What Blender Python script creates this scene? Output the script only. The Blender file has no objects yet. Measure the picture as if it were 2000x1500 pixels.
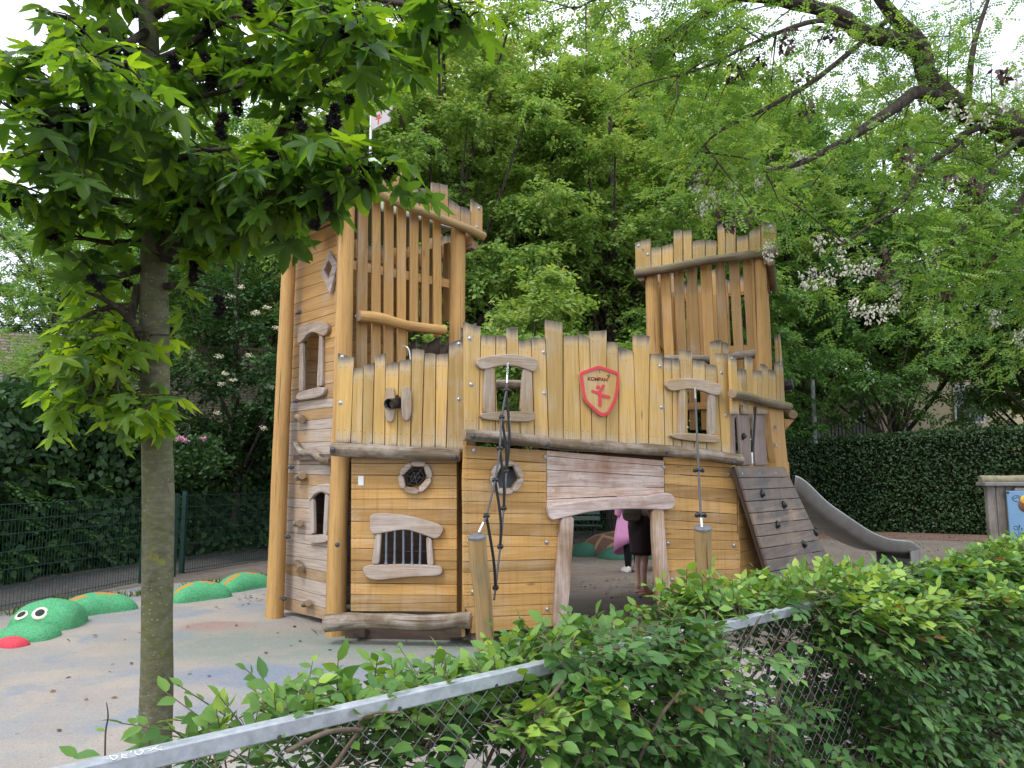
import bpy, bmesh, math, random
import numpy as np
from mathutils import Vector, Matrix, noise as mnoise
R = math.radians
random.seed(7)
SC = bpy.context.scene
COL = SC.collection

# ---------------------------------------------------------------- camera
CAM_H, FPX, HORIZON = 1.6, 1440.0, 920.0
PITCH = math.atan((HORIZON - 750) / FPX)
cam = bpy.data.cameras.new("camera")
cam.sensor_width = 36.0
cam.lens = 36.0 * FPX / 2000.0
cam.clip_start, cam.clip_end = 0.05, 2000
camo = bpy.data.objects.new("camera", cam)
COL.objects.link(camo)
camo.location = (0, 0, CAM_H)
camo.rotation_euler = (R(90) + PITCH, 0, 0)
SC.camera = camo

# ---------------------------------------------------------------- light
SUN_EL, SUN_AZ = 58, 215          # degrees; azimuth clockwise from +Y
w = bpy.data.worlds.new("World")
SC.world = w
w.use_nodes = True
wn = w.node_tree.nodes; wl = w.node_tree.links
wn.clear()
sky = wn.new("ShaderNodeTexSky"); sky.sky_type = 'NISHITA'; sky.sun_disc = False
sky.sun_elevation = R(SUN_EL); sky.sun_rotation = R(SUN_AZ)
sky.air_density = 1.2; sky.dust_density = 2.5
geo = wn.new("ShaderNodeTexCoord")
ns = wn.new("ShaderNodeTexNoise"); ns.inputs["Scale"].default_value = 2.2; ns.inputs["Detail"].default_value = 5
mp = wn.new("ShaderNodeMapping"); mp.inputs["Scale"].default_value = (1, 1, 2.5)
rmp = wn.new("ShaderNodeValToRGB")
rmp.color_ramp.elements[0].position = .3; rmp.color_ramp.elements[0].color = (7.6, 8.3, 9.9, 1)
rmp.color_ramp.elements[1].position = .7; rmp.color_ramp.elements[1].color = (11.5, 12.0, 13.0, 1)
mixs = wn.new("ShaderNodeMix"); mixs.data_type = 'RGBA'; mixs.inputs[0].default_value = .86
bg = wn.new("ShaderNodeBackground"); bg.inputs["Strength"].default_value = 0.15
wo = wn.new("ShaderNodeOutputWorld")
wl.new(geo.outputs["Generated"], mp.inputs[0]); wl.new(mp.outputs[0], ns.inputs["Vector"])
wl.new(ns.outputs["Fac"], rmp.inputs[0]); wl.new(sky.outputs[0], mixs.inputs[6]); wl.new(rmp.outputs[0], mixs.inputs[7])
wl.new(mixs.outputs[2], bg.inputs[0]); wl.new(bg.outputs[0], wo.inputs[0])
sun = bpy.data.lights.new("sun", 'SUN'); sun.energy = 1.5; sun.angle = R(14); sun.color = (1.0, .96, .9)
suno = bpy.data.objects.new("sun", sun); COL.objects.link(suno)
_a, _e = R(SUN_AZ), R(SUN_EL)
_d = Vector((math.sin(_a) * math.cos(_e), math.cos(_a) * math.cos(_e), math.sin(_e)))
suno.rotation_euler = _d.to_track_quat('Z', 'Y').to_euler()
SC.view_settings.view_transform = 'Standard'
SC.view_settings.look = 'None'
SC.view_settings.gamma = 1
SC.view_settings.exposure = 0.40
SC.render.engine = 'CYCLES'
SC.cycles.use_denoising = True
SC.cycles.max_bounces = 6
SC.cycles.diffuse_bounces = 3
SC.cycles.glossy_bounces = 2
SC.cycles.transmission_bounces = 3
SC.cycles.transparent_max_bounces = 4
SC.cycles.caustics_reflective = False
SC.cycles.caustics_refractive = False
SC.cycles.use_adaptive_sampling = True
SC.cycles.adaptive_threshold = 0.02

# ---------------------------------------------------------------- rays, planes
CP, SP = math.cos(PITCH), math.sin(PITCH)
ORG = Vector((0, 0, CAM_H))
def ray(px, py):
    x, z = (px - 1000) / FPX, (750 - py) / FPX
    return Vector((x, CP - z * SP, SP + z * CP))
def G(px, py, z=0.0):
    d = ray(px, py); return ORG + d * ((z - CAM_H) / d.z)
def D(px, py, dep):
    d = ray(px, py); return ORG + d * (dep / d.y)
def V(*a): return Vector(a)
class Wall:
    """a vertical plane through two plan points"""
    def __init__(s, a, b):
        s.a = Vector((a[0], a[1], 0)); s.u = Vector((b[0] - a[0], b[1] - a[1], 0)).normalized()
        s.n = Vector((s.u.y, -s.u.x, 0))
        if s.n.dot(s.a) > 0: s.n = -s.n
        s.L = (Vector((b[0], b[1], 0)) - s.a).length
    def P(s, px, py, off=0.0):
        d = ray(px, py); t = (s.a + s.n * off - ORG).dot(s.n) / d.dot(s.n); return ORG + d * t
    def sz(s, px, py, off=0.0):
        p = s.P(px, py, off); return (p - s.a).dot(s.u), p.z
    def W(s, q, z, off=0.0):
        p = s.a + s.u * q + s.n * off; return Vector((p.x, p.y, z))

# ---------------------------------------------------------------- object helpers
def tag(o, label=None, cat=None, group=None, kind=None):
    if label: o['label'] = label
    if cat: o['category'] = cat
    if group: o['group'] = group
    if kind: o['kind'] = kind
    return o
def empty(name, loc, label, cat, group=None):
    o = bpy.data.objects.new(name, None); COL.objects.link(o); o.location = loc
    o.empty_display_size = .2
    return tag(o, label, cat, group)
def place(o, parent):
    if parent is not None:
        o.parent = parent
        b = Vector((0, 0, 0)); q = parent
        while q is not None: b += Vector(q.location); q = q.parent
        o.location = Vector(o.location) - b
def copy_tree(o, loc=None, label=None, rot=None, scale=None, parent=None):
    c = o.copy(); COL.objects.link(c)
    if parent is not None: c.parent = parent
    for ch in [x for x in bpy.data.objects if x.parent == o]: copy_tree(ch, parent=c)
    if loc is not None: c.location = loc
    if rot is not None: c.rotation_euler = rot
    if scale is not None: c.scale = scale
    if label: c['label'] = label
    return c
PID = [0]
class MB:
    def __init__(s): s.v = []; s.f = []; s.uv = []; s.uv2 = []; s.mi = []; s.sm = []
    def face(s, idx, uvs, uv2s, mi=0, sm=False):
        s.f.append(tuple(idx)); s.uv.extend(uvs); s.uv2.extend(uv2s); s.mi.append(mi); s.sm.append(sm)
    def prism(s, pts, n, th, g, zt=None, zb=None, mi=0, ends=False):
        n = Vector(n).normalized(); g = Vector(g).normalized(); wv = g.cross(n)
        nw = Vector((0, 0, 0)); k = len(pts)
        for i in range(k):
            a, b = pts[i], pts[(i + 1) % k]; nw += a.cross(b)
        if nw.dot(n) < 0: pts = pts[::-1]
        PID[0] += 1; pid = PID[0]; ru = (pid * 3.713) % 11
        b0 = len(s.v); fr = [Vector(p) for p in pts]; bk = [p - n * th for p in fr]
        s.v += fr + bk
        def uv(p): return (p.dot(g) + ru, 7 * (pid % 97) + 3 + (p.dot(wv) + p.dot(n)) % 3)
        base = fr[0]
        def uvl(p):
            q = p - base
            return (q.dot(g) + ru, 7 * (pid % 97) + 3.5 + q.dot(wv) + q.dot(n))
        def u2(p): return (5.0 if zt is None else zt - p.z, 5.0 if zb is None else p.z - zb)
        if ends:
            gs = [p.dot(g) for p in fr]; g0, g1 = min(gs), max(gs)
            def u2(p): return (p.dot(g) - g0, g1 - p.dot(g))
        A = fr + bk
        def add(ids): s.face([b0 + i for i in ids], [uvl(A[i]) for i in ids], [u2(A[i]) for i in ids], mi)
        add(range(k)); add(range(2 * k - 1, k - 1, -1))
        for i in range(k):
            j = (i + 1) % k; add([i, i + k, j + k, j][::1])
    def box(s, c, u, n, half, g=None, mi=0):
        c, u, n = Vector(c), Vector(u).normalized(), Vector(n).normalized(); w_ = n.cross(u)
        a, b, d = half
        pts = [c + u * x * a + w_ * y * d + n * b for x, y in ((-1, -1), (1, -1), (1, 1), (-1, 1))]
        s.prism(pts, n, 2 * b, g or u, mi=mi)
    def tube(s, pts, rad, seg=12, mi=0, cap=None, lump=0.0, seed=0, res=6, caps=True, flat=1.0, up=None):
        pts = [Vector(p) for p in pts]
        if isinstance(rad, (int, float)): rad = [rad] * len(pts)
        if res > 1 and len(pts) > 1:
            P, Q = [], []
            for i in range(len(pts) - 1):
                p0, p1, p2, p3 = pts[max(i - 1, 0)], pts[i], pts[i + 1], pts[min(i + 2, len(pts) - 1)]
                for k in range(res):
                    t = k / res
                    P.append(.5 * ((2 * p1) + (p2 - p0) * t + (2 * p0 - 5 * p1 + 4 * p2 - p3) * t * t + (3 * p1 - p0 - 3 * p2 + p3) * t ** 3))
                    Q.append(rad[i] * (1 - t) + rad[i + 1] * t)
            P.append(pts[-1]); Q.append(rad[-1]); pts, rad = P, Q
        n = len(pts)
        up = Vector(up) if up is not None else Vector((0, 0, 1))
        t0 = (pts[1] - pts[0]).normalized()
        if abs(t0.dot(up)) > .9: up = Vector((0, 1, 0))
        x = t0.cross(up).normalized()
        PID[0] += 1; pid = PID[0]; ru = (pid * 2.17) % 9
        b0 = len(s.v); L = 0
        rings = []; us = []
        for i, p in enumerate(pts):
            t = (pts[min(i + 1, n - 1)] - pts[max(i - 1, 0)]).normalized()
            x = (x - t * x.dot(t)).normalized(); y = t.cross(x)
            if i: L += (p - pts[i - 1]).length
            us.append(L); ring = []
            for k in range(seg):
                a = 2 * math.pi * k / seg
                dr = x * math.cos(a) + y * math.sin(a) * flat
                r = rad[i]
                if lump:
                    q = Vector((math.cos(a) * .9, math.sin(a) * .9, L * 4 + seed * 9.1))
                    r *= 1 + lump * mnoise.noise(q) + lump * .5 * mnoise.noise(Vector((seed * 3.3, 0, L * 2.2)))
                ring.append(p + dr * r)
            rings.append(ring); s.v += ring
        for i in range(n - 1):
            for k in range(seg):
                k2 = (k + 1) % seg
                ids = [b0 + i * seg + k, b0 + i * seg + k2, b0 + (i + 1) * seg + k2, b0 + (i + 1) * seg + k]
                va, vb = k / seg, (k + 1) / seg
                cir = 6.283 * rad[0]
                uvs = [(us[i] + ru, va), (us[i] + ru, vb), (us[i + 1] + ru, vb), (us[i + 1] + ru, va)]
                uvs = [(a, 7 * (pid % 97) + 3 + b * cir) for a, b in uvs]
                s.face(ids, uvs, [(a % 1 if False else us[i] if q in (0, 1) else us[i + 1], (va, vb, vb, va)[q]) for q, (a, b) in enumerate(uvs)], mi, True)
        if caps:
            cm = mi if cap is None else cap
            for ring, sg, p, t in ((rings[0], -1, pts[0], pts[0] - pts[1]), (rings[-1], 1, pts[-1], pts[-1] - pts[-2])):
                t = t.normalized(); r = (ring[0] - p).length
                b1 = len(s.v)
                inner = [p + (q - p) * .86 + t * r * .10 for q in ring]
                s.v += list(ring) + inner + [p + t * r * .12]
                for k in range(seg):
                    k2 = (k + 1) % seg
                    def cu(q): e = q - p; return (e.dot(x) / max(r, 1e-4), e.dot(t.cross(x)) / max(r, 1e-4))
                    ids = [b1 + k, b1 + k2, b1 + seg + k2, b1 + seg + k]
                    if sg < 0: ids = ids[::-1]
                    s.face(ids, [cu(s.v[i]) for i in ids], [(9, 9)] * 4, cm, False)
                    ids = [b1 + seg + k, b1 + seg + k2, b1 + 2 * seg]
                    if sg < 0: ids = ids[::-1]
                    s.face(ids, [cu(s.v[i]) for i in ids], [(9, 9)] * 3, cm, False)
    def dome(s, c, n, r, h=.6, seg=10, mi=0, rings=4):
        c = Vector(c); n = Vector(n).normalized(); a = n.orthogonal().normalized(); b = n.cross(a); b0 = len(s.v)
        for i in range(rings):
            ph = i / rings * math.pi / 2
            for k in range(seg):
                t = 2 * math.pi * k / seg
                s.v.append(c + (a * math.cos(t) + b * math.sin(t)) * r * math.cos(ph) + n * r * h * math.sin(ph))
        s.v.append(c + n * r * h)
        for i in range(rings - 1):
            for k in range(seg):
                k2 = (k + 1) % seg
                s.face([b0 + i * seg + k, b0 + i * seg + k2, b0 + (i + 1) * seg + k2, b0 + (i + 1) * seg + k], [(0, 0)] * 4, [(5, 5)] * 4, mi, True)
        for k in range(seg):
            s.face([b0 + (rings - 1) * seg + k, b0 + (rings - 1) * seg + (k + 1) % seg, b0 + rings * seg], [(0, 0)] * 3, [(5, 5)] * 3, mi, True)
    def grid(s, rows, mi=0, close=False, sm=True):
        b0 = len(s.v); n = len(rows[0])
        for r in rows: s.v += [Vector(p) for p in r]
        for i in range(len(rows) - 1):
            for k in range(n if close else n - 1):
                k2 = (k + 1) % n
                ids = [b0 + i * n + k, b0 + i * n + k2, b0 + (i + 1) * n + k2, b0 + (i + 1) * n + k]
                s.face(ids, [(s.v[q].x, s.v[q].y) for q in ids], [(i / len(rows), k / n)] * 4, mi, sm)
    def mesh(s, name):
        me = bpy.data.meshes.new(name)
        me.from_pydata([tuple(p) for p in s.v], [], s.f)
        u = me.uv_layers.new(name="UVMap"); u.data.foreach_set("uv", np.array(s.uv, dtype=np.float32).ravel())
        u = me.uv_layers.new(name="wear"); u.data.foreach_set("uv", np.array(s.uv2, dtype=np.float32).ravel())
        me.polygons.foreach_set("material_index", s.mi); me.polygons.foreach_set("use_smooth", s.sm)
        me.update(); return me
    def obj(s, name, mats, parent=None, bevel=0.0, seg=1, origin=None, angle=40):
        if origin is None:
            o3 = np.array([tuple(p) for p in s.v]); c = o3.mean(0); origin = Vector((float(c[0]), float(c[1]), float(o3[:, 2].min())))
        s.v = [p - Vector(origin) for p in s.v]
        me = s.mesh(name)
        for m in (mats if isinstance(mats, (list, tuple)) else [mats]): me.materials.append(m)
        o = bpy.data.objects.new(name, me); COL.objects.link(o); o.location = origin
        place(o, parent)
        if bevel:
            b = o.modifiers.new("bevel", 'BEVEL'); b.width = bevel; b.segments = seg; b.limit_method = 'ANGLE'; b.angle_limit = R(angle)
        return o
def chaikin(pts, it=2, q=.25):
    for _ in range(it):
        out = []
        for i in range(len(pts)):
            a, b = pts[i], pts[(i + 1) % len(pts)]
            out += [(a[0] * (1 - q) + b[0] * q, a[1] * (1 - q) + b[1] * q), (a[0] * q + b[0] * (1 - q), a[1] * q + b[1] * (1 - q))]
        pts = out
    return pts
def cut(o, wall, polys, depth=.5):
    """remove window openings from a boarded wall, for real"""
    for poly in polys:
        m = MB(); m.prism([wall.P(x, y, .0) + wall.n * depth / 2 for x, y in poly], wall.n, depth, (0, 0, 1))
        c = m.obj("cutter", [], None)
        bpy.context.view_layer.update()
        bo = o.modifiers.new("bo", 'BOOLEAN'); bo.operation = 'DIFFERENCE'; bo.object = c; bo.solver = 'EXACT'
        # keep bevel last
        o_ws = o.matrix_world.copy()
        bpy.context.view_layer.update()
        dg = bpy.context.evaluated_depsgraph_get()
        bev = [x for x in o.modifiers if x.type == 'BEVEL']
        for x in bev: x.show_viewport = False
        bpy.context.view_layer.update(); dg.update()
        me = bpy.data.meshes.new_from_object(o.evaluated_get(dg), depsgraph=dg)
        o.modifiers.remove(bo); o.data = me
        for x in bev: x.show_viewport = True
        cm = c.data; bpy.data.objects.remove(c); bpy.data.meshes.remove(cm)

def onmesh(px, py, objs):
    bpy.context.view_layer.update(); d_ = ray(px, py).normalized(); best = None
    for o in objs:
        iv = o.matrix_world.inverted(); r_ = o.ray_cast(iv @ ORG, (iv.to_3x3() @ d_).normalized())
        if r_[0]:
            q = o.matrix_world @ r_[1]; nn = (o.matrix_world.to_3x3() @ r_[2]).normalized()
            if best is None or (q - ORG).length < (best[0] - ORG).length: best = (q, nn)
    return best
# ---------------------------------------------------------------- materials
class NT:
    def __init__(s, name):
        s.m = bpy.data.materials.new(name); s.m.use_nodes = True; s.t = s.m.node_tree; s.t.nodes.clear()
        s.out = s.t.nodes.new("ShaderNodeOutputMaterial")
    def n(s, typ, ins=None, **pr):
        nd = s.t.nodes.new(typ)
        for k, v in pr.items(): setattr(nd, k, v)
        for k, v in (ins or {}).items():
            if isinstance(v, bpy.types.NodeSocket): s.t.links.new(v, nd.inputs[k])
            else: nd.inputs[k].default_value = v
        return nd
    def math(s, op, a, b=0.0, c=False): return s.n("ShaderNodeMath", {0: a, 1: b}, operation=op, use_clamp=c).outputs[0]
    def mix(s, f, a, b, bt='MIX'):
        q = lambda c: c if isinstance(c, bpy.types.NodeSocket) else (*c, 1) if len(c) == 3 else c
        return s.n("ShaderNodeMix", {0: f, 6: q(a), 7: q(b)}, data_type='RGBA', blend_type=bt).outputs[2]
    def noise(s, vec, sc=5., det=3., ro=.55, dist=0.):
        return s.n("ShaderNodeTexNoise", {"Vector": vec, "Scale": sc, "Detail": det, "Roughness": ro, "Distortion": dist}).outputs["Fac"]
    def rng(s, v, a, b, c=0., d=1.): return s.n("ShaderNodeMapRange", {0: v, 1: a, 2: b, 3: c, 4: d}).outputs[0]
    def comb(s, x, y, z=0.): return s.n("ShaderNodeCombineXYZ", {0: x, 1: y, 2: z}).outputs[0]
    def sep(s, v): return s.n("ShaderNodeSeparateXYZ", {0: v}).outputs
    def pos(s): return s.n("ShaderNodeNewGeometry").outputs["Position"]
    def objc(s): return s.n("ShaderNodeTexCoord").outputs["Object"]
    def uv(s, nm="UVMap"): return s.n("ShaderNodeUVMap", uv_map=nm).outputs[0]
    def vor(s, vec, sc, feat='F1'): return s.n("ShaderNodeTexVoronoi", {"Vector": vec, "Scale": sc}, feature=feat)
    def bump(s, h, st=.3, dist=.01, nrm=None):
        i = {"Height": h, "Strength": st, "Distance": dist}
        if nrm: i["Normal"] = nrm
        return s.n("ShaderNodeBump", i).outputs[0]
    def bsdf(s, col, ro=.6, nrm=None, metal=0., spec=.5, **kw):
        i = {"Base Color": col if isinstance(col, bpy.types.NodeSocket) else (*col, 1), "Roughness": ro, "Metallic": metal, "Specular IOR Level": spec}
        if nrm: i["Normal"] = nrm
        i.update(kw)
        b = s.n("ShaderNodeBsdfPrincipled", i); s.t.links.new(b.outputs[0], s.out.inputs[0]); return b
    def done(s, shader=None):
        if shader is not None: s.t.links.new(shader, s.out.inputs[0])
        return s.m

def wood(name, light, dark, gray=(.30, .265, .23), gamt=.5, tips=1.0, nails=0., gz=None, blot=None, streak=0., gthr=.55):
    t = NT(name); s3 = t.sep(t.uv()); u, v = s3[0], s3[1]
    pid = t.math('FLOOR', t.math('DIVIDE', v, 7.0))
    rn = t.n("ShaderNodeTexWhiteNoise", {"W": pid}, noise_dimensions='1D'); rv = rn.outputs["Value"]
    g1 = t.noise(t.comb(t.math('MULTIPLY', u, 2.5), t.math('MULTIPLY', v, 60)), 1.0, 6, .65)
    g2 = t.noise(t.comb(t.math('MULTIPLY', u, .9), t.math('MULTIPLY', v, 11)), 1.0, 4, .6, .7)
    pos = t.pos()
    big = t.noise(pos, 2.6, 5, .62)
    med = t.noise(pos, 9, 4, .6)
    c = t.mix(t.rng(g2, .32, .7), dark, light)
    c = t.mix(t.rng(rv, 0, 1, 0, .55), c, t.mix(.5, c, (light[0] * 1.12, light[1] * .98, light[2] * .8)))
    c = t.mix(1.0, c, t.n("ShaderNodeCombineColor", {0: t.rng(rv, 0, 1, .72, 1.16), 1: t.rng(rn.outputs["Color"], 0, 1, .80, 1.12) if False else t.rng(rv, 0, 1, .73, 1.17), 2: t.rng(rv, 0, 1, .80, 1.2)}).outputs[0], 'MULTIPLY')
    kn = t.vor(t.comb(t.math('MULTIPLY', u, 1.7), t.math('MULTIPLY', v, 6)), 1.0).outputs["Distance"]
    c = t.mix(t.rng(kn, .03, .11, .75, 0), c, (dark[0] * .45, dark[1] * .4, dark[2] * .4))
    # weathering
    wu = t.sep(t.uv("wear")); top, bot = wu[0], wu[1]
    gm = t.rng(t.math('ADD', t.math('MULTIPLY', big, .6), t.math('MULTIPLY', g2, .4)), gthr - .07, gthr + .12, 0, gamt)
    if gz: gm = t.math('MAXIMUM', gm, t.math('MULTIPLY', t.rng(t.sep(pos)[2], gz[0], gz[1], 0, 1), t.rng(t.math('ADD', t.math('MULTIPLY', big, .6), t.math('MULTIPLY', rv, .4)), .3, .55, .15, .95)))
    jit = t.math('MULTIPLY', t.math('SUBTRACT', g2, .5), .22)
    tm = t.rng(t.math('ADD', top, jit), .02, .16, .9 * tips, 0)
    bm = t.rng(t.math('ADD', bot, jit), .02, .14, .75 * tips, 0)
    c = t.mix(t.math('MAXIMUM', gm, t.math('MAXIMUM', tm, bm)), c, t.mix(t.rng(g1, .3, .7), gray, (gray[0] * 1.5, gray[1] * 1.5, gray[2] * 1.5)))
    c = t.mix(t.rng(t.math('ADD', top, t.math('MULTIPLY', jit, .6)), .0, .085, .92 * tips, 0), c, (.06, .054, .048))
    c = t.mix(t.rng(t.math('ADD', bot, t.math('MULTIPLY', jit, .4)), .0, .03, .5 * tips, 0), c, (.06, .05, .04))
    if blot: c = t.mix(t.rng(med, .58, .72, 0, blot[3]), c, blot[:3])
    if streak:
        sx = t.sep(pos); st = t.noise(t.comb(t.math('MULTIPLY', t.math('ADD', sx[0], t.math('MULTIPLY', sx[1], .8)), 30), t.math('MULTIPLY', sx[2], 1.3)), 1.0, 3)
        c = t.mix(t.math('MULTIPLY', t.rng(st, .52, .72), streak), c, (dark[0] * .45, dark[1] * .4, dark[2] * .38))
    if nails:
        vv = t.math('ABSOLUTE', t.math('SUBTRACT', t.math('SUBTRACT', v, t.math('MULTIPLY', pid, 7.0)), 3.5))
        nm = None
        for dd in (top, bot):
            for ac in (.026, .088):
                q = t.math('ADD', t.math('POWER', t.math('SUBTRACT', dd, nails), 2.0), t.math('POWER', t.math('SUBTRACT', vv, ac), 2.0))
                k_ = t.math('LESS_THAN', q, .0042 ** 2); nm = k_ if nm is None else t.math('MAXIMUM', nm, k_)
        c = t.mix(t.math('MULTIPLY', nm, .9), c, (.03, .022, .018))
    # fine grain and dark line along the board edges
    c = t.mix(t.rng(g1, .28, .55, .42, 0), c, (dark[0] * .55, dark[1] * .5, dark[2] * .5))
    nb = t.bump(t.math('ADD', g1, t.math('MULTIPLY', g2, .5)), .5, .004)
    t.bsdf(c, t.rng(g2, .3, .7, .62, .82), nb, spec=.3)
    return t.done()
HL, HD = (.53, .315, .105), (.34, .19, .06)
M = {}
M['pal'] = wood("palisade_wood", (.58, .385, .130), (.44, .28, .09), gray=(.36, .31, .235), gamt=.6, gthr=.55, nails=.12)
M['low'] = wood("wall_wood", (.58, .345, .115), (.40, .225, .072), gray=(.38, .30, .21), gamt=.5, streak=.35, gthr=.55, tips=0, nails=.04)
M['face'] = wood("tower_wall_wood", (.57, .34, .115), (.40, .22, .07), gray=(.34, .29, .25), gamt=.4, gz=(2.75, 2.35), tips=0, nails=.04)
M['head'] = wood("header_wood", (.46, .27, .165), (.33, .175, .10), gray=(.50, .41, .36), gamt=.9, gthr=.44, blot=(.26, .10, .05, .4), tips=0, nails=.04)
M['slat'] = wood("slat_wood", (.51, .305, .105), (.36, .205, .068), gamt=.4, gthr=.55)
M['trim'] = wood("trim_wood", (.40, .29, .165), (.27, .19, .11), gray=(.33, .28, .235), gamt=.8, gthr=.47)
M['trimg'] = wood("grey_trim_wood", (.36, .27, .20), (.26, .19, .135), gray=(.36, .31, .27), gamt=.85, gthr=.42)
M['pink'] = wood("door_wood", (.50, .36, .29), (.37, .26, .19), gray=(.50, .42, .39), gamt=.85, gthr=.46)
M['jamb'] = wood("jamb_wood", (.42, .29, .17), (.30, .19, .11), gray=(.48, .39, .35), gamt=.8, gthr=.50)
M['grayslat'] = wood("bare_slat_wood", (.29, .20, .155), (.20, .14, .11), gray=(.27, .225, .20), gamt=.7, gthr=.45)
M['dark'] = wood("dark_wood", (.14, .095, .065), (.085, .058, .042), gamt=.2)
M['ramp'] = wood("ramp_wood", (.34, .26, .19), (.24, .18, .135), gray=(.095, .09, .088), gamt=.95, gthr=.47, streak=.3, tips=0)
def logmat(name, light, dark, gray, gamt, moss=0., gthr=.5, dk=.45):
    t = NT(name); s3 = t.sep(t.uv()); u, v = s3[0], s3[1]
    w3 = t.sep(t.uv("wear"))
    g1 = t.noise(t.comb(t.math('MULTIPLY', u, 1.6), t.math('MULTIPLY', v, 55)), 1.0, 6, .65)
    g2 = t.noise(t.comb(t.math('MULTIPLY', u, .8), t.math('MULTIPLY', v, 9)), 1.0, 4, .6, .5)
    pos = t.pos(); big = t.noise(pos, 4.5, 5, .65)
    c = t.mix(t.rng(g2, .3, .7), dark, light)
    c = t.mix(t.rng(t.math('ADD', t.math('MULTIPLY', big, .6), t.math('MULTIPLY', g2, .4)), gthr - .06, gthr + .12, 0, gamt), c, gray)
    c = t.mix(t.rng(t.noise(t.comb(t.math('MULTIPLY', u, 3.0), t.math('MULTIPLY', v, 14)), 1.0, 5, .65), .52, .68, 0, dk * gamt), c, (.06, .055, .04))
    if moss: c = t.mix(t.math('MULTIPLY', t.rng(t.noise(pos, 11, 5), .45, .62), t.rng(t.sep(t.n("ShaderNodeNewGeometry").outputs["Normal"])[2], .0, .5, 0, moss)), c, (.22, .21, .03))
    c = t.mix(t.rng(g1, .26, .5, .6, 0), c, (dark[0] * .4, dark[1] * .38, dark[2] * .38))
    crk = t.noise(t.comb(t.math('MULTIPLY', u, .5), t.math('MULTIPLY', v, 26)), 1.0, 2, .5)
    cm = t.rng(crk, .30, .345, 1, 0)
    c = t.mix(t.math('MULTIPLY', cm, .75), c, (.04, .028, .018))
    h = t.math('SUBTRACT', t.math('ADD', g1, big), t.math('MULTIPLY', cm, 1.5))
    t.bsdf(c, .75, t.bump(h, .55, .006), spec=.3)
    return t.done()
M['post'] = logmat("post_wood", (.56, .335, .12), (.42, .235, .08), (.36, .25, .14), .45, gthr=.58)
M['postold'] = logmat("old_post_wood", (.44, .29, .12), (.30, .19, .08), (.24, .21, .12), .75, gthr=.5)
M['log'] = logmat("weathered_log", (.22, .16, .10), (.10, .072, .045), (.38, .33, .28), .85, gthr=.51, dk=.95)
M['logmoss'] = logmat("mossy_log", (.20, .15, .085), (.12, .09, .055), (.26, .22, .17), .5, moss=.9)
t = NT("end_grain"); uu = t.uv(); r_ = t.n("ShaderNodeVectorMath", {0: uu}, operation='LENGTH').outputs["Value"]
rr = t.math('SINE', t.math('ADD', t.math('MULTIPLY', r_, 34), t.math('MULTIPLY', t.noise(uu, 2.5), 7)))
c = t.mix(t.rng(rr, -1, 1), (.25, .17, .10), (.38, .27, .165)); c = t.mix(t.rng(t.noise(uu, 3.0, 5), .45, .7, 0, .7), c, (.12, .10, .08))
t.bsdf(c, .85, t.bump(rr, .3, .003)); M['end'] = t.done()
def plain(name, col, ro=.5, metal=0., nz=.0, sc=20., spec=.5, bump=0.):
    t = NT(name); p = t.objc()
    c = col
    if nz: c = t.mix(t.rng(t.noise(p, sc, 5, .65), .3, .7), tuple(x * (1 - nz) for x in col), tuple(min(1, x * (1 + nz)) for x in col))
    t.bsdf(c, ro, t.bump(t.noise(p, sc * 3, 4), bump, .004) if bump else None, metal, spec); return t.done()
M['bolt'] = plain("bolt_metal", (.42, .43, .44), .38, .85, .15)
M['boltdark'] = plain("dark_bolt", (.06, .06, .065), .5, .2, .2)
M['black'] = plain("black_plastic", (.012, .012, .013), .35, 0, .3)
M['rope'] = plain("rope_grey", (.075, .075, .078), .8, 0, .45, 160, bump=.5)
M['ropeblack'] = plain("rope_black", (.015, .015, .016), .7, 0, .4, 160, bump=.5)
M['chain'] = plain("chain_steel", (.62, .62, .63), .3, .8, .15)
M['bar'] = plain("bar_steel", (.16, .18, .21), .42, .6, .25, 12)
M['red'] = plain("red_paint", (.56, .028, .045), .42, 0, .12, 9)
M['redtext'] = plain("dark_red_ink", (.20, .012, .018), .5)
M['white'] = plain("white_sticker", (.72, .72, .70), .5, 0, .05)
M['poleW'] = plain("white_pole", (.74, .75, .76), .4, 0, .05)
M['steel'] = plain("slide_steel", (.40, .40, .385), .38, .7, .2, 3)
M['cap'] = plain("rubber_cap", (.13, .135, .14), .75, 0, .35, 22, bump=.3)
M['roof'] = plain("pale_green_roof", (.42, .52, .40), .55, 0, .12, 5)
t = NT("grey_flag_wood"); p = t.objc(); t.bsdf(t.mix(t.noise(p, 30, 5), (.38, .35, .34), (.55, .51, .50)), .8); M['flag'] = t.done()
# ================================================================ GROUND
def sheet(name, pts, z, mat, sub=None):
    m = MB(); b = [Vector((x, y, z)) for x, y in pts]; m.v = b
    m.face(range(len(b)), [(p.x, p.y) for p in b], [(5, 5)] * len(b)); o = m.obj(name, mat, origin=(0, 0, 0)); tag(o, kind='structure'); return o
t = NT("packed_dirt"); p = t.pos()
big = t.noise(p, .8, 6, .6); fine = t.noise(p, 60, 5, .7); med = t.noise(p, 5, 5, .6)
c = t.mix(t.rng(big, .3, .7), (.18, .150, .124), (.26, .222, .186)); c = t.mix(t.rng(med, .52, .7, 0, .55), c, (.085, .062, .045))
c = t.mix(t.rng(fine, .3, .75, .5, 0), c, (.05, .042, .036)); c = t.mix(t.rng(t.vor(p, 90).outputs["Distance"], .0, .2, .4, 0), c, (.30, .27, .24))
t.bsdf(c, .95, t.bump(t.math('ADD', fine, med), .6, .01), spec=.2); M['dirt'] = t.done()
sheet("ground", [(-400, -60), (400, -60), (400, 600), (-400, 600)], 0, M['dirt'])
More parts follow.
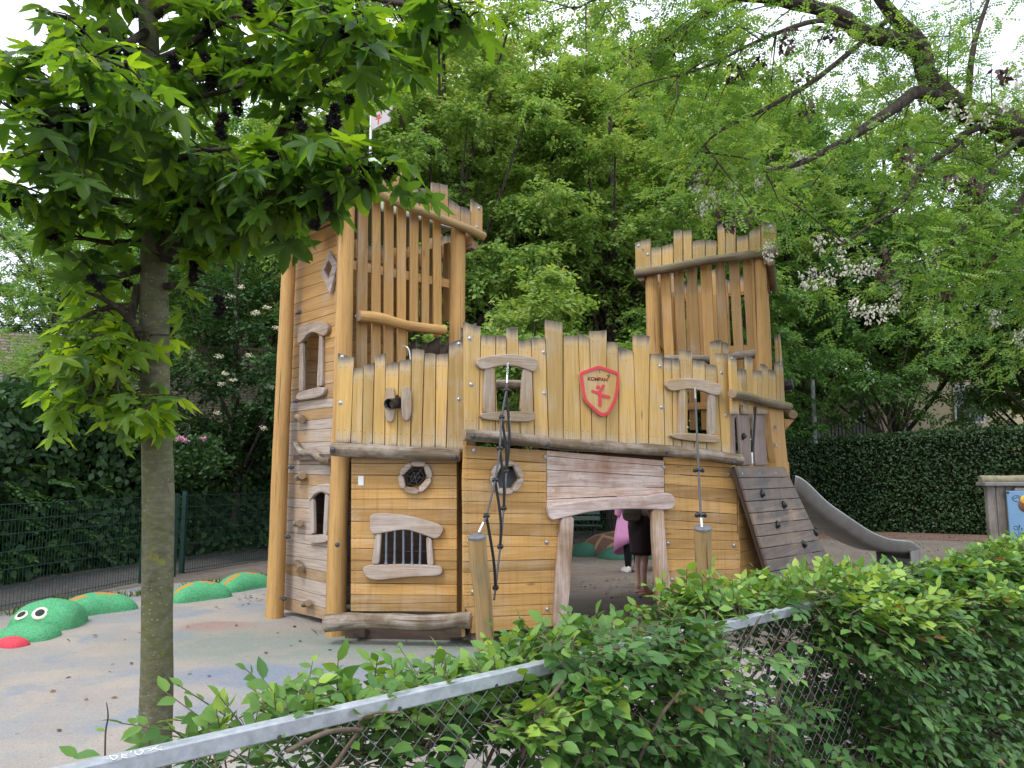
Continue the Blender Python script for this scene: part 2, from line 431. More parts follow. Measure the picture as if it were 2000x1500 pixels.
t = NT("rubber_surface"); p = t.pos()
wob = t.n("ShaderNodeTexNoise", {"Vector": p, "Scale": 1.1, "Detail": 4.0}).outputs["Color"]
pw = t.n("ShaderNodeVectorMath", {0: p, 1: t.n("ShaderNodeVectorMath", {0: wob, 1: (.5, .5, .5)}, operation='SUBTRACT').outputs[0]}, operation='ADD').outputs[0]
def ell(cx, cy, rx, ry, soft=.25):
    q = t.n("ShaderNodeMapping", {0: pw, 1: (-cx / rx, -cy / ry, 0), 3: (1 / rx, 1 / ry, 0)}).outputs[0]
    return t.rng(t.n("ShaderNodeVectorMath", {0: q}, operation='LENGTH').outputs["Value"], 1 - soft, 1 + soft, 1, 0)
n1 = t.noise(pw, .9, 4); n2 = t.noise(pw, 1.7, 3)
c = t.mix(t.rng(n1, .44, .56), (.275, .272, .262), (.36, .315, .262))
c = t.mix(t.rng(n2, .56, .64, 0, .8), c, (.21, .245, .285))
def gp(x, y): q = G(x, y); return q.x, q.y
gx, gy = gp(640, 1255); c = t.mix(ell(gx, gy, 1.75, .85, .3), c, (.205, .235, .198))
gx, gy = gp(1010, 1285); c = t.mix(ell(gx, gy, 1.6, .45, .3), c, (.19, .235, .20))
gx, gy = gp(430, 1223); c = t.mix(ell(gx, gy, .42, .22, .25), c, (.30, .18, .15))
gx, gy = gp(600, 1325); c = t.mix(t.math('MULTIPLY', ell(gx, gy, 1.1, .3, .3), .7), c, (.145, .20, .29))
gx, gy = gp(500, 1400); c = t.mix(t.math('MULTIPLY', ell(gx, gy, .6, .25, .4), .6), c, (.16, .21, .28))
# sand blown over the rubber, thick by the play castle
gx, gy = gp(800, 1225)
sand = t.math('MAXIMUM', ell(gx, gy, 1.9, .36, .35), t.rng(t.noise(p, 2.3, 6, .7), .46, .64, 0, .7))
c = t.mix(t.math('MULTIPLY', sand, .85), c, (.315, .265, .22))
sp = t.vor(p, 210).outputs["Color"]; spv = t.sep(sp)[0]
c = t.mix(t.rng(spv, .0, .35, .45, 0), c, (.12, .12, .125)); c = t.mix(t.rng(spv, .72, 1, 0, .5), c, (.40, .385, .37))
c = t.mix(t.rng(t.noise(p, 24, 5), .63, .72, 0, .5), c, (.13, .085, .055))
t.bsdf(c, .9, t.bump(t.math('ADD', spv, t.noise(p, 40, 3)), .5, .006), spec=.25); M['rubber'] = t.done()
FA, FB = G(450, 1427, 1.06), G(1450, 1205, 1.06); FA.z = FB.z = 0; FU = (FB - FA).normalized(); FN = V(FU.y, -FU.x, 0)
fpt = lambda s_, o_: tuple((FA + FU * s_ + FN * o_)[:2])
rub = [(-6.1, 3), (-5.95, 7.9), (-5.55, 9.6), (-5.1, 10.6), (-4.2, 11.2), (-3.4, 11.0), (-2.7, 10.0), (-2.3, 9.0), (-1.8, 7.9), (-.4, 7.45), (.5, 7.35), (1.2, 7.3), (2.0, 7.0), (3.0, 6.6), (4.6, 5.9), fpt(4.6, -.22), fpt(2, -.22), fpt(0, -.22), fpt(-2, -.22), (-6, -.5)]
sheet("play_surface", rub, .006, M['rubber'])
t = NT("asphalt_path"); p = t.pos(); f = t.noise(p, 120, 4, .7)
c = t.mix(t.rng(f, .3, .7), (.035, .034, .034), (.085, .08, .078)); c = t.mix(t.rng(t.noise(p, 9, 5, .65), .55, .68, 0, .7), c, (.20, .15, .11))
t.bsdf(c, .92, t.bump(f, .4, .004)); M['asphalt'] = t.done()
FENCE = [(-7.0, 4.6), (-5.83, 8.4), (-5.15, 11.5), (-4.0, 14.2), (-1.0, 17.0), (3.0, 18.0), (6.5, 18.6)]
def offs(poly, d):
    out = []
    for i, q in enumerate(poly):
        a = Vector(poly[max(i - 1, 0)]); b = Vector(poly[min(i + 1, len(poly) - 1)]); tn = (b - a).normalized(); out.append((q[0] - tn.y * d, q[1] + tn.x * d))
    return out
pa, pb = offs(FENCE, .12), offs(FENCE, 1.7)
m = MB(); m.grid([[V(x, y, .005) for x, y in pa], [V(x, y, .005) for x, y in pb]], sm=False); tag(m.obj("path", M['asphalt'], origin=(0, 0, 0)), kind='structure')
t = NT("leaf_litter"); p = t.pos(); c = t.mix(t.rng(t.noise(p, 18, 6, .7), .35, .65), (.10, .062, .045), (.24, .135, .095)); c = t.mix(t.rng(t.noise(p, 2, 4), .5, .65, 0, .6), c, (.10, .085, .075))
t.bsdf(c, .95, t.bump(t.noise(p, 50, 5), .8, .02)); M['litter'] = t.done()
sheet("litter_bed", [(5.5, 17.6), (8.6, 18.2), (12.6, 16.2), (13.2, 17.8), (17, 17), (17, 20), (8.6, 21.5), (5.5, 21)], .006, M['litter'])
t = NT("dark_soil"); p = t.pos(); c = t.mix(t.rng(t.noise(p, 22, 6, .7), .35, .65), (.03, .021, .017), (.11, .078, .062))
t.bsdf(c, .95, t.bump(t.noise(p, 45, 5), .9, .02)); M['soil'] = t.done()
sheet("soil_bed", [fpt(-2.5, -.215), fpt(8.5, -.215), fpt(9, 2.6), fpt(-2.5, 2.6)], .005, M['soil'])

# ================================================================ PLAY CASTLE
cen = V(.3, 8.6, 0)
castle = empty("play_castle", cen, "large honey-coloured wooden play castle with two towers, palisades, climbing ramp and metal slide", "play castle")
castle_parts = []
_la, _lb = G(558, 1192, .05), G(640, 1215, .05)
L = Wall(_la, _lb)
P1 = V(-1.73, 7.46, 0); P2 = V(-.63, 8.36, 0); P0 = V(-2.55, 8.30, 0); P3 = V(-1.40, 9.2, 0)
TR = Wall(P1, P2)
A = Wall((-1.77, 7.27), (-.47, 7.13))
B = Wall((-.384, 6.91), (.404, 7.27))
BE = B.P(1445, 920)
C = Wall((BE.x + .04, BE.y + .05), (BE.x + .04 + 1.0, BE.y + .05 + 1.2))
RR, RL = V(3.13, 9.12, 0), V(1.93, 9.80, 0)
RT = Wall(RR, RL)
back = V(.35, .937, 0) * 1.32
RRB, RLB = RR + back, RL + back
UP = V(0, 0, 1)
def shape(name, wall, pts, off, th, mat, parent=castle, it=2, bevel=.009, g=None, zs=None, label=None, q=.25):
    m = MB(); pp = chaikin(pts, it, q) if it else pts
    m.prism([wall.P(x, y, off) for x, y in pp], wall.n, th, g or wall.u)
    o = m.obj(name, mat, parent, bevel=bevel, seg=2)
    if label: o['label'] = label
    return o
def hb(wall, Ls, Rs, xl, xr, off=0.0, th=.035, gap=.9, m=None, g=None):
    m = m or MB()
    for i in range(len(Ls) - 1):
        a, b, c_, d = Ls[i], Rs[i], Rs[i + 1] - gap, Ls[i + 1] - gap
        o_ = off + random.uniform(-.002, .002)
        m.prism([wall.P(xl(a), a, o_), wall.P((xl(a) + xr(b)) / 2, (a + b) / 2 + random.uniform(-.5, .5), o_), wall.P(xr(b), b, o_), wall.P(xr(c_), c_, o_), wall.P((xl(d) + xr(c_)) / 2, (c_ + d) / 2 + random.uniform(-.5, .5), o_), wall.P(xl(d), d, o_)], wall.n, th, g or wall.u, ends=True)
    return m
def hbz(wall, zs, le, re, off=0.0, th=.035, gap=.005, m=None, tilt=0.):
    """horizontal boards by height; le, re are the edges as (s, z) lists"""
    m = m or MB()
    le = sorted(le, key=lambda q: q[1]); re = sorted(re, key=lambda q: q[1])
    sl = lambda z: float(np.interp(z, [q[1] for q in le], [q[0] for q in le])); sr = lambda z: float(np.interp(z, [q[1] for q in re], [q[0] for q in re]))
    dz = [random.uniform(-tilt, tilt) for _ in zs]
    for i in range(len(zs) - 1):
        z0, z1 = zs[i], zs[i + 1] - gap; o_ = off + random.uniform(-.002, .002)
        m.prism([wall.W(sl(z0 - dz[i]), z0 - dz[i], o_), wall.W(sr(z0 + dz[i]), z0 + dz[i], o_), wall.W(sr(z1 + dz[i + 1]), z1 + dz[i + 1], o_), wall.W(sl(z1 - dz[i + 1]), z1 - dz[i + 1], o_)], wall.n, th, wall.u, ends=True)
    return m
def vp(m, wall, x0, y0, x1, y1, bx0, by0, bx1, by1, off=0., th=.035, tips=True, gap=.45):
    """vertical plank: top edge then bottom edge in photo pixels on the plane"""
    j = lambda: random.uniform(-.35, .35)
    mx = (x0 + x1) / 2
    top = [(x0 + gap, y0), (mx + j() * 3, (y0 + y1) / 2 + random.uniform(-1.6, 1.6)), (x1 - gap, y1)]
    lm = [((x1 * (1 - t_) + bx1 * t_) - gap + j(), y1 * (1 - t_) + by1 * t_) for t_ in (.3, .65)]
    rm = [((bx0 * (1 - t_) + x0 * t_) + gap + j(), by0 * (1 - t_) + y0 * t_) for t_ in (.35, .7)]
    pts = [wall.P(x, y, off) for x, y in top + lm + [(bx1 - gap, by1), (bx0 + gap, by0)] + rm]
    zt = (pts[0].z + pts[2].z) / 2; zb = (pts[5].z + pts[6].z) / 2
    m.prism(pts, wall.n, th, UP, zt=zt if tips else None, zb=zb if tips else None)
def bolts(pts, wall, off, par, mat='bolt', r=.017):
    for x, y in pts:
        m = MB(); p = wall.P(x, y, off); m.dome(p, wall.n, r, .75)
        m.tube([p - wall.n * .002, p + wall.n * .002], r * 1.25, 12, res=1); m.obj("bolt", M[mat], par)
def frame(name, wall, boards, off, mat, par, th=None, names=None):
    root = None
    for i, b in enumerate(boards):
        nm = (names or ["lintel", "jamb", "jamb", "sill"])[i]
        mt = mat[i] if isinstance(mat, (list, tuple)) else mat
        th_ = (th or off) - (.002 if nm != "jamb" else .008)
        shape(nm, wall, b, off if nm != "jamb" else off - .012, th_, mt, par, it=2 if nm != "jamb" else 1, q=.25 if nm != "jamb" else .1, g=wall.u if nm != "jamb" else UP)

# --- tower wall on the left (boards, windows, climbing pegs)
le = [L.sz(*q) for q in ((566, 470), (563, 650), (559, 800), (557, 900), (553, 1050), (551, 1192))]
re = [L.sz(*q) for q in ((672, 430), (668, 480), (660, 680), (652, 800), (645, 900), (642, 1217))]
zs = [.06]
while zs[-1] < 4.25: zs.append(zs[-1] + random.choice([.105, .12, .13, .14, .15]))
m = hbz(L, zs, le, re, th=.032, tilt=.012)
tw = m.obj("tower_wall", M['face'], castle)
W1 = [(590, 668), (598.7, 653), (609, 647), (620, 651), (623, 656), (619, 757), (589, 765)]
W2 = [(607, 976), (613, 966), (622, 960.5), (632, 963), (635, 966), (631, 1045), (611, 1044)]
DI = [(640, 506), (649, 520), (641, 548), (631, 527)]
cut(tw, L, [W1, W2, DI]); 
bv = tw.modifiers.new("bevel", 'BEVEL'); bv.width = .003; bv.limit_method = 'ANGLE'; bv.angle_limit = R(50)
frame("w", L, [[(580, 638.7), (585, 635), (614.7, 626.7), (633, 628.7), (640.7, 635), (638.7, 649), (632, 657), (622.7, 653), (609, 647), (597, 654.7), (590, 667), (581, 672), (580, 666.7)],
               [(584.7, 672), (590.5, 668), (591, 764), (583, 765)], [(623, 655), (629, 657), (628.7, 753), (618, 755)],
               [(576.7, 773), (584, 764.7), (632, 753), (632.5, 766.7), (626.7, 774.7), (580, 782.7), (577, 780)]], .05, [M['trim'], M['trimg'], M['trimg'], M['trimg']], tw)
frame("w", L, [[(601, 975), (603, 955), (620, 946.5), (644.6, 944.5), (648.8, 957), (642.5, 967), (632, 961), (620, 961), (609.5, 969), (605, 978)],
               [(603, 975.5), (611, 974), (612.4, 1041.6), (605, 1044.5)], [(634, 965), (642, 967), (638, 1045.7), (630, 1044.5)],
               [(601, 1045.7), (632, 1043), (641, 1050), (638, 1060), (601, 1062)]], .05, M['trimg'], tw)
dm = [(642, 489), (658, 516.6), (644, 574), (626, 534)]; di = [(641, 508), (648, 520), (641, 546), (632, 527)]
for i in range(4):
    j = (i + 1) % 4
    shape("diamond_frame", L, [dm[i], dm[j], di[j], di[i]], .04 + .003 * (i % 2), .038, M['trimg'], tw, it=0, bevel=.006)
for (x, y) in ((587, 817), (588, 931), (583, 1022), (584, 1105), (600, 1179)):
    c0 = L.P(x, y, .045); m = MB(); r = .038 * random.uniform(.9, 1.15)
    dz = random.uniform(-.03, .03)
    m.tube([c0 - L.u * .085 + UP * dz, c0 + UP * .0, c0 + L.u * .085 + L.n * .03 - UP * dz], [r * .85, r * .95, r * 1.05], 12, 0, 1, .12, x, 3)
    m.obj("climbing_peg", [M['log'], M['end']], tw)
m = MB(); m.tube([L.P(578, 866, .04), L.P(590, 884, .06), L.P(612, 884, .05), L.P(630, 899, .06), L.P(645, 900, .05)], [.035, .04, .045, .04, .045], 12, 0, 1, .12, 3, 4)
m.obj("climbing_peg", [M['log'], M['end']], tw)
# --- posts
def post(base, top, r0, r1, mat='post', bulge=.05, seed=1, z0=0, par=castle, name="post", capm='end'):
    m = MB(); b, t_ = Vector(base), Vector(top); pts = [b.lerp(t_, k / 5) + V(random.uniform(-1, 1), random.uniform(-1, 1), 0) * bulge * .12 for k in range(6)]
    pts[0] = b; pts[-1] = t_
    m.tube(pts, [r0 + (r1 - r0) * k / 5 for k in range(6)], 18, 0, 1, bulge, seed, 5)
    return m.obj(name, [M[mat], M[capm]], par)
lean = post(G(536, 1207), D(567, 430, 8.35), .098, .075, seed=2)
for (x, y) in ((578, 612), (573, 784), (563, 913), (556, 1048), (548, 1168)):
    m = MB(); a = D(x, y, 8.15); m.tube([a, a + L.u * .11], .014, 8, res=1); m.tube([a + L.u * .06, a + L.u * .075], .024, 8, res=1); m.obj("spacer_bolt", M['boltdark'], lean)
post(V(P1.x, P1.y - .0, 0), V(P1.x + .0, P1.y, 4.5), .102, .082, seed=4)
post(V(P2.x, P2.y, 0), V(P2.x, P2.y, 4.4), .098, .088, seed=5)
post(V(P3.x, P3.y, 0), V(P3.x, P3.y, 4.4), .09, .08, seed=6)
bolts([(659, 1064)], A, .10, castle, 'boltdark', .02)
# --- slatted tower front, rail
m = MB()
for a in ((555, 612, 740, 545, 605, 1520), (632, 680, 740, 628, 678, 1490), (697, 750, 740, 695, 748, 1490), (765, 818, 700, 768, 815, 1500)):
    X = lambda q: q / 2.778 + 500; Y = lambda q: q / 2.778 + 180
    vp(m, TR, X(a[0]), 380, X(a[1]), 380, X(a[3]), Y(a[5]), X(a[4]), Y(a[5]), off=0, tips=False, th=.03)
for a in ((835, 885, 837, 880, 1300), (900, 945, 903, 942, 1310), (962, 1005, 965, 1010, 1325)):
    vp(m, TR, X(a[0]), 400, X(a[1]), 400, X(a[2]), Y(a[4]), X(a[3]), Y(a[4]), off=0, tips=False, th=.03)
sl = m.obj("slat_screen", M['slat'], castle, bevel=.005)
m = MB(); m.tube([TR.P(701, 617, .09), TR.P(745, 623, .09), TR.P(800, 637, .09), TR.P(868, 645, .09)], [.058, .062, .052, .056], 16, 0, 1, .1, 8)
m.obj("rail_log", [M['post'], M['end']], castle)
bolts([(697, 618)], TR, .03, castle)
for z in (2.45, 3.75):
    m = MB()
    m.box((P1 + P2) / 2 + UP * z - TR.n * .05, TR.u, TR.n, (.62, .02, .05)); m.obj("cross_rail", M['slat'], castle, bevel=.004)
# --- hidden sides of the left tower
TB = Wall(P3, P2); TL2 = Wall((-2.42, 8.60), P3)
m = MB()
for k in range(7):
    s0 = .08 + k * .155
    m.prism([TB.W(s0, 3.35, 0), TB.W(s0 + .1, 3.35, 0), TB.W(s0 + .1, 4.3, 0), TB.W(s0, 4.3, 0)], TB.n, .03, UP)
m.obj("slat_screen", M['slat'], castle, bevel=.004)
m = MB()
for k in range(9):
    s0 = -.02 + k * .122; z1 = 3.05 + random.uniform(-.08, .16)
    m.prism([TB.W(s0, 1.8, .02), TB.W(s0 + .115, 1.8, .02), TB.W(s0 + .115, z1 + random.uniform(-.03, .03), .02), TB.W(s0, z1, .02)], TB.n, .03, UP, zt=z1)
for k in range(9):
    s0 = -.02 + k * .122 + (P2 - P3).length; z1 = 3.12 + random.uniform(-.08, .12)
    if k < 3: m.prism([TB.W(s0, 1.8, .02), TB.W(s0 + .115, 1.8, .02), TB.W(s0 + .115, z1 + random.uniform(-.03, .03), .02), TB.W(s0, z1, .02)], TB.n, .03, UP, zt=z1)
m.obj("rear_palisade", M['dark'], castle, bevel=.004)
m = hbz(TL2, [.1 + .14 * k for k in range(30)], [(0, 0), (0, 9)], [(TL2.L, 0), (TL2.L, 9)], th=.03); m.obj("rear_tower_wall", M['face'], castle)
# --- decks
m = MB()
dk = [V(-1.66, 7.5, 1.78), V(-.5, 7.22, 1.78), V(-.36, 7.03, 1.78), V(BE.x - .05, BE.y + .05, 1.78), V(3.3, 9.25, 1.78), V(3.7, 10.2, 1.78), V(2.7, 10.9, 1.78), V(1.9, 9.8, 1.78), V(.8, 9.0, 1.78), V(-.6, 8.5, 1.78), V(-1.4, 9.15, 1.78), V(-2.45, 8.3, 1.78)]
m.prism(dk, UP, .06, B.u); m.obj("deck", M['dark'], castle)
for q in ((-.5, 8.55),): m = MB(); m.box(V(q[0], q[1], .89), UP, B.n, (.89, .06, .06)); m.obj("deck_post", M['dark'], castle)
for a, b in ((V(-.5, 8.5, 1.66), V(-.42, 7.1, 1.66)), (V(.7, 9, 1.66), V(.9, 7.6, 1.66)), (V(1.8, 9.7, 1.66), V(2.0, 8.1, 1.66))):
    m = MB(); m.box((a + b) / 2, b - a, (b - a).cross(UP), ((b - a).length / 2, .04, .06)); m.obj("deck_joist", M['dark'], castle)
# inner partition and rear rail seen through the openings
IW = Wall((-2.3, 8.45), (-.55, 8.5))
m = hbz(IW, [.12 + .145 * k for k in range(12)], [(0, 0), (0, 9)], [(IW.L, 0), (IW.L, 9)], th=.03)
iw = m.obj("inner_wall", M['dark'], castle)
m = MB(); m.tube([V(-.55, 8.62, 2.62), V(.6, 9.05, 2.64), V(1.9, 9.9, 2.6)], .055, 14, 0, 1, .1, 31); m.tube([V(-.55, 8.62, 2.2), V(.6, 9.05, 2.18), V(1.9, 9.9, 2.2)], .05, 14, 0, 1, .1, 33)
m.obj("rail_log", [M['log'], M['end']], castle)
# --- lower wall A
q = lambda l: [v / 2.42 + 680 for v in l]
XLa = lambda y: 686 - (y - 900) * .004; XRa = lambda y: 892 + (y - 900) * .001
m = hb(A, q([520, 545, 600, 668, 715, 762, 820, 900, 948, 1003, 1055, 1112, 1165, 1212, 1246]), q([520, 545, 603, 665, 712, 765, 838, 903, 955, 1008, 1050, 1118, 1170, 1203, 1250]), XLa, XRa)
wa = m.obj("lower_wall", M['low'], castle)
hexA = [(784, 928), (803, 908), (829, 909), (838, 934), (817, 958), (790, 953)]
barw = [(742, 1042), (789, 1032), (836, 1048), (838, 1104), (738, 1104)]
cut(wa, A, [[(788, 928), (804, 912), (827, 912), (833, 934), (815, 954), (792, 950)], barw])
bv = wa.modifiers.new("bevel", 'BEVEL'); bv.width = .003; bv.limit_method = 'ANGLE'; bv.angle_limit = R(50)
def ringframe(wall, pts, par, off=.045, w=9, mat=M['trimg']):
    n = len(pts); cx = sum(p[0] for p in pts) / n; cy = sum(p[1] for p in pts) / n
    for i in range(n):
        a, b = Vector(pts[i]), Vector(pts[(i + 1) % n]); d = (b - a).normalized(); nn = Vector((d.y, -d.x))
        mid = (a + b) / 2
        if nn.dot(Vector((mid.x - cx, mid.y - cy))) < 0: nn = -nn
        a2, b2 = a - d * 1.5, b + d * 1.5
        poly = [a2 - nn * w * .15, a2 + nn * w * .8 + d * 1, mid + nn * w * 1.02, b2 + nn * w * .8 - d * 1, b2 - nn * w * .15, mid - nn * w * .28]
        shape("frame_board", wall, [tuple(v) for v in poly], off - .004 * (i % 3), off - .003, mat, par, it=2, bevel=.007)
ringframe(A, hexA, wa)
m = MB()
hc = A.P(811, 932, -.02)
for k in range(6):
    x, y = hexA[k]; m.tube([hc, A.P(x, y, -.02)], .004, 6, res=1)
for f in (.35, .65): 
    pts = [hc.lerp(A.P(*hexA[k % 6], -.02), f) for k in range(7)]; m.tube(pts, .004, 6, res=1)
m.obj("rope_web", M['rope'], wa)
frame("w", A, [[(723, 1004), (748, 1002), (789, 1006), (830.6, 1015), (864, 1027), (867, 1037), (853, 1055), (831, 1046), (806, 1037), (785, 1034), (756, 1039.5), (731, 1043.5), (723, 1039.5), (721, 1019)],
               [(733.5, 1043), (744.6, 1040), (740, 1102), (725, 1102)], [(832, 1048), (843, 1052), (847, 1105), (834, 1104)],
               [(708, 1104), (748, 1103.5), (789, 1102), (860, 1105), (865, 1114), (860, 1125), (822, 1126), (789, 1128), (748, 1133), (723, 1133), (709, 1121)]], .055, M['trimg'], wa)
for x0, y0, x1, y1 in ((617, 850, 615, 1020), (657, 845, 655, 1020), (697, 845, 697, 1020), (738, 855, 738, 1022), (778, 865, 775, 1024)):
    m = MB(); c2 = lambda x, y: A.P(x / 2.42 + 500, y / 2.42 + 680, .03)
    m.tube([c2(x0, y0), c2(x1, y1 - 14), c2(x1, y1)], [.0125, .0125, .02], 10, res=1); m.obj("window_bar", M['bar'], wa)
stk = shape("sticker", A, [(699.5, 929.5), (710, 929.5), (710, 948), (699.5, 948)], .0045, .003, M['white'], wa, it=0, bevel=0)
# --- lower wall B with the door
Lb = [870, 895, 916, 936, 959, 980, 1003, 1023, 1044, 1068, 1097, 1119, 1143, 1164, 1187, 1206, 1238]
Rb = [880, 905, 922, 941, 963, 982, 1005, 1025, 1049, 1069, 1093, 1113.6, 1137, 1159, 1180, 1200, 1223]
XLb = lambda y: float(np.interp(y, [860, 940, 1000, 1100, 1165, 1180, 1205, 1206, 1240], [907, 904, 905, 905, 906, 906, 919, 921, 921]))
m = hb(B, Lb, Rb, XLb, lambda y: 1067.5 if y < 1004 else 1094)
Lh = [880, 891, 918, 950, 976, 1004]; Rh = [900, 911, 932, 953.5, 966, 1000]
wb = m.obj("lower_wall", M['low'], castle)
m = hb(B, Lh, Rh, lambda y: 1068.5, lambda y: 1297.5, off=.004); wh = m.obj("door_header", M['head'], castle)
Lr = [893, 907, 926, 946, 969, 997, 1015.5, 1033, 1052.6, 1072, 1094, 1117, 1137, 1160, 1187, 1206]; Rr = [900, 915, 934, 957, 984, 1005, 1025, 1040, 1057, 1075, 1094, 1112, 1131, 1155, 1178, 1196]
XRr = lambda y: float(np.interp(y, [900, 960, 1040, 1060, 1110, 1200], [1437, 1439, 1440, 1446, 1446, 1447]))
m = hb(B, Lr, Rr, lambda y: 1298.5 if y < 1000 else 1290, XRr); wr = m.obj("lower_wall", M['low'], castle)
hexB = [(966, 929), (979, 908), (1004, 908), (1018, 934), (1002, 957), (974, 956)]
cut(wb, B, [[(969, 930), (980, 911), (1003, 911), (1013, 934), (1000, 953), (976, 953)], [(1109, 1000), (1140, 1000), (1120, 1260), (1089, 1260)]])
cut(wh, B, [[(1106, 996), (1140, 985), (1200, 984), (1290, 984), (1290, 1030), (1106, 1030)]])
cut(wr, B, [[(1270, 980), (1286, 980), (1306, 1260), (1270, 1260)]])
for o in (wb, wh, wr):
    bv = o.modifiers.new("bevel", 'BEVEL'); bv.width = .003; bv.limit_method = 'ANGLE'; bv.angle_limit = R(50)
ringframe(B, hexB, wb, mat=M['trimg'])
shape("lintel", B, [(1069.5, 992), (1075, 1017), (1093, 1013), (1121, 1007), (1151, 999.6), (1197, 995), (1259, 994), (1314, 997), (1320, 983), (1318, 970), (1308, 962), (1289, 963.5), (1259, 969.5), (1222, 972), (1167, 973.5), (1136, 978), (1105, 984), (1075, 987)], .06, .055, M['pink'], wh, bevel=.012)
shape("door_jamb", B, [(1097, 1011), (1122, 1008), (1120, 1050), (1117, 1096), (1114, 1150), (1109, 1200), (1105, 1229), (1086, 1229), (1083, 1216), (1085, 1160), (1088, 1112), (1094, 1048)], .048, .05, M['jamb'], wb, it=1, q=.15, g=UP, bevel=.01)
shape("door_jamb", B, [(1274, 994), (1297, 995), (1299, 1032), (1305, 1099), (1312, 1150), (1317, 1191), (1316, 1204), (1296, 1206), (1289.5, 1191), (1281, 1136), (1275, 1044)], .048, .05, M['jamb'], wr, it=1, q=.15, g=UP, bevel=.01)
bolts([(926, 880), (1068, 1059), (1069, 1190), (924, 1156)], B, .004, wb); bolts([(1066, 893), (1296.5, 913)], B, .008, wh); bolts([(1305, 1061), (1313, 1132), (1424, 926), (1434, 1065)], B, .004, wr)
# side board closing the corner between A and B
SB = Wall((-.452, 6.87), (-.46, 7.2))
m = MB(); p0 = B.P(906, 893, -.04); 
m.prism([V(p0.x - .01, p0.y + .02, .1), V(p0.x - .01, p0.y + .3, .1), V(p0.x - .01, p0.y + .3, 1.9), V(p0.x - .01, p0.y + .02, 1.9)], (-1, 0, 0), .03, UP); m.obj("corner_board", M['low'], castle)
# --- palisade A
X = lambda q: q / 5.77 + 640
pa_ = [(112, 285, 295, 335, 86, 255, 1290), (290, 455, 400, 455, 262, 385, 1305), (402, 430, 525, 390, 388, 500, 1315), (530, 315, 650, 288, 505, 640, 1325), (652, 408, 805, 385, 645, 778, 1335), (807, 370, 940, 355, 782, 930, 1340), (945, 240, 1090, 252, 938, 1055, 1345), (1092, 288, 1218, 295, 1062, 1208, 1350), (1223, 302, 1362, 290, 1213, 1332, 1358), (1365, 175, 1530, 130, 1338, 1535, 1368)]
m = MB()
for a in pa_: vp(m, A, X(a[0]), X(a[1]), X(a[2]), X(a[3]), X(a[4]), X(a[6]) , X(a[5]), X(a[6] + 5), off=.035 + random.uniform(0, .003), th=.032)
pal = m.obj("palisade", M['pal'], castle, bevel=.003)
cut(pal, A, [[(768, 778), (778, 772), (788, 780), (788, 800), (768, 800)]])
for b in ([(751, 760), (757, 755), (765, 755), (771, 762), (771, 800), (769, 819), (763, 825), (755, 823), (751, 812)], [(783, 762), (788, 755), (797, 755), (804, 765), (803, 810), (797, 822), (789, 822), (783, 812)]):
    shape("guard_board", A, b, .075, .038, M['trim'], pal, g=UP)
m = MB(); a0, a1 = A.P(788, 786, -.12), A.P(760, 789, .17)
ax = (a1 - a0).normalized(); m.tube([a0, a1], .052, 20, res=1, caps=False)
m2 = MB(); s_ = ax.orthogonal().normalized(); t_ = ax.cross(s_)
ringo = [[a1 + (s_ * math.cos(2 * math.pi * k / 20) + t_ * math.sin(2 * math.pi * k / 20)) * r + ax * e for k in range(20)] for r, e in ((.052, 0), (.054, .006), (.046, .006), (.044, -.25))]
m.grid(ringo, close=True); m.obj("spyglass", M['black'], pal)
bolts([(668, 697), (665, 787), (896, 672), (896, 780)], A, .036, pal)
m = MB(); m.tube([A.P(787, 676, -.08), A.P(795, 678, -.02), A.P(800, 688, -.02), A.P(802, 705, -.02)], .008, 8); m.obj("grab_handle", M['chain'], pal)
# --- palisade B
X4 = lambda q: q / 4 + 860; Y4 = lambda q: q / 4 + 600; X3 = lambda q: q / 3 + 1180; Y3 = lambda q: q / 3 + 400
pb_ = [(185, 112, 318, 152, 190, 300), (320, 218, 433, 222, 303, 428), (436, 220, 517, 232, 431, 520), (520, 165, 607, 155, 523, 625), (610, 265, 710, 248, 628, 736), (713, 236, 822, 238, 740, 845), (822, 95, 957, 118, 850, 960), (966, 218, 1078, 222, 963, 1100), (1080, 205, 1166, 238, 1103, 1185), (1168, 185, 1303, 178, 1190, 1295), (1304, 270, 1388, 278, 1298, 1395), (1392, 308, 1510, 345, 1400, 1530), (1510, 215, 1640, 225, 1535, 1625), (1642, 362, 1736, 362, 1632, 1755)]
pb2 = [(350, 895, 396, 900, 358, 405), (398, 908, 443, 905, 408, 455), (443, 845, 515, 852, 458, 530), (517, 910, 592, 915, 533, 600), (593, 935, 658, 940, 603, 690), (660, 868, 735, 872, 692, 755)]
def yb(x): return float(np.interp(x, [905, 1010, 1110, 1235, 1330, 1440], [846, 853, 864, 872, 878, 890]))
m = MB()
for a in pb_: vp(m, B, X4(a[0]), Y4(a[1]), X4(a[2]), Y4(a[3]), X4(a[4]), yb(X4(a[4])), X4(a[5]), yb(X4(a[5])), off=.035 + random.uniform(0, .003), th=.032)
for a in pb2: vp(m, B, X3(a[0]), Y3(a[1]), X3(a[2]), Y3(a[3]), X3(a[4]), yb(X3(a[4])), X3(a[5]), yb(X3(a[5])), off=.035 + random.uniform(0, .003), th=.032)
pbo = m.obj("palisade", M['pal'], castle, bevel=.003)
cut(pbo, B, [[(965, 716), (992, 708), (1021, 718), (1017, 806), (968, 806)], [(1339, 760), (1355, 755), (1385, 767), (1383, 849), (1339, 849)]])
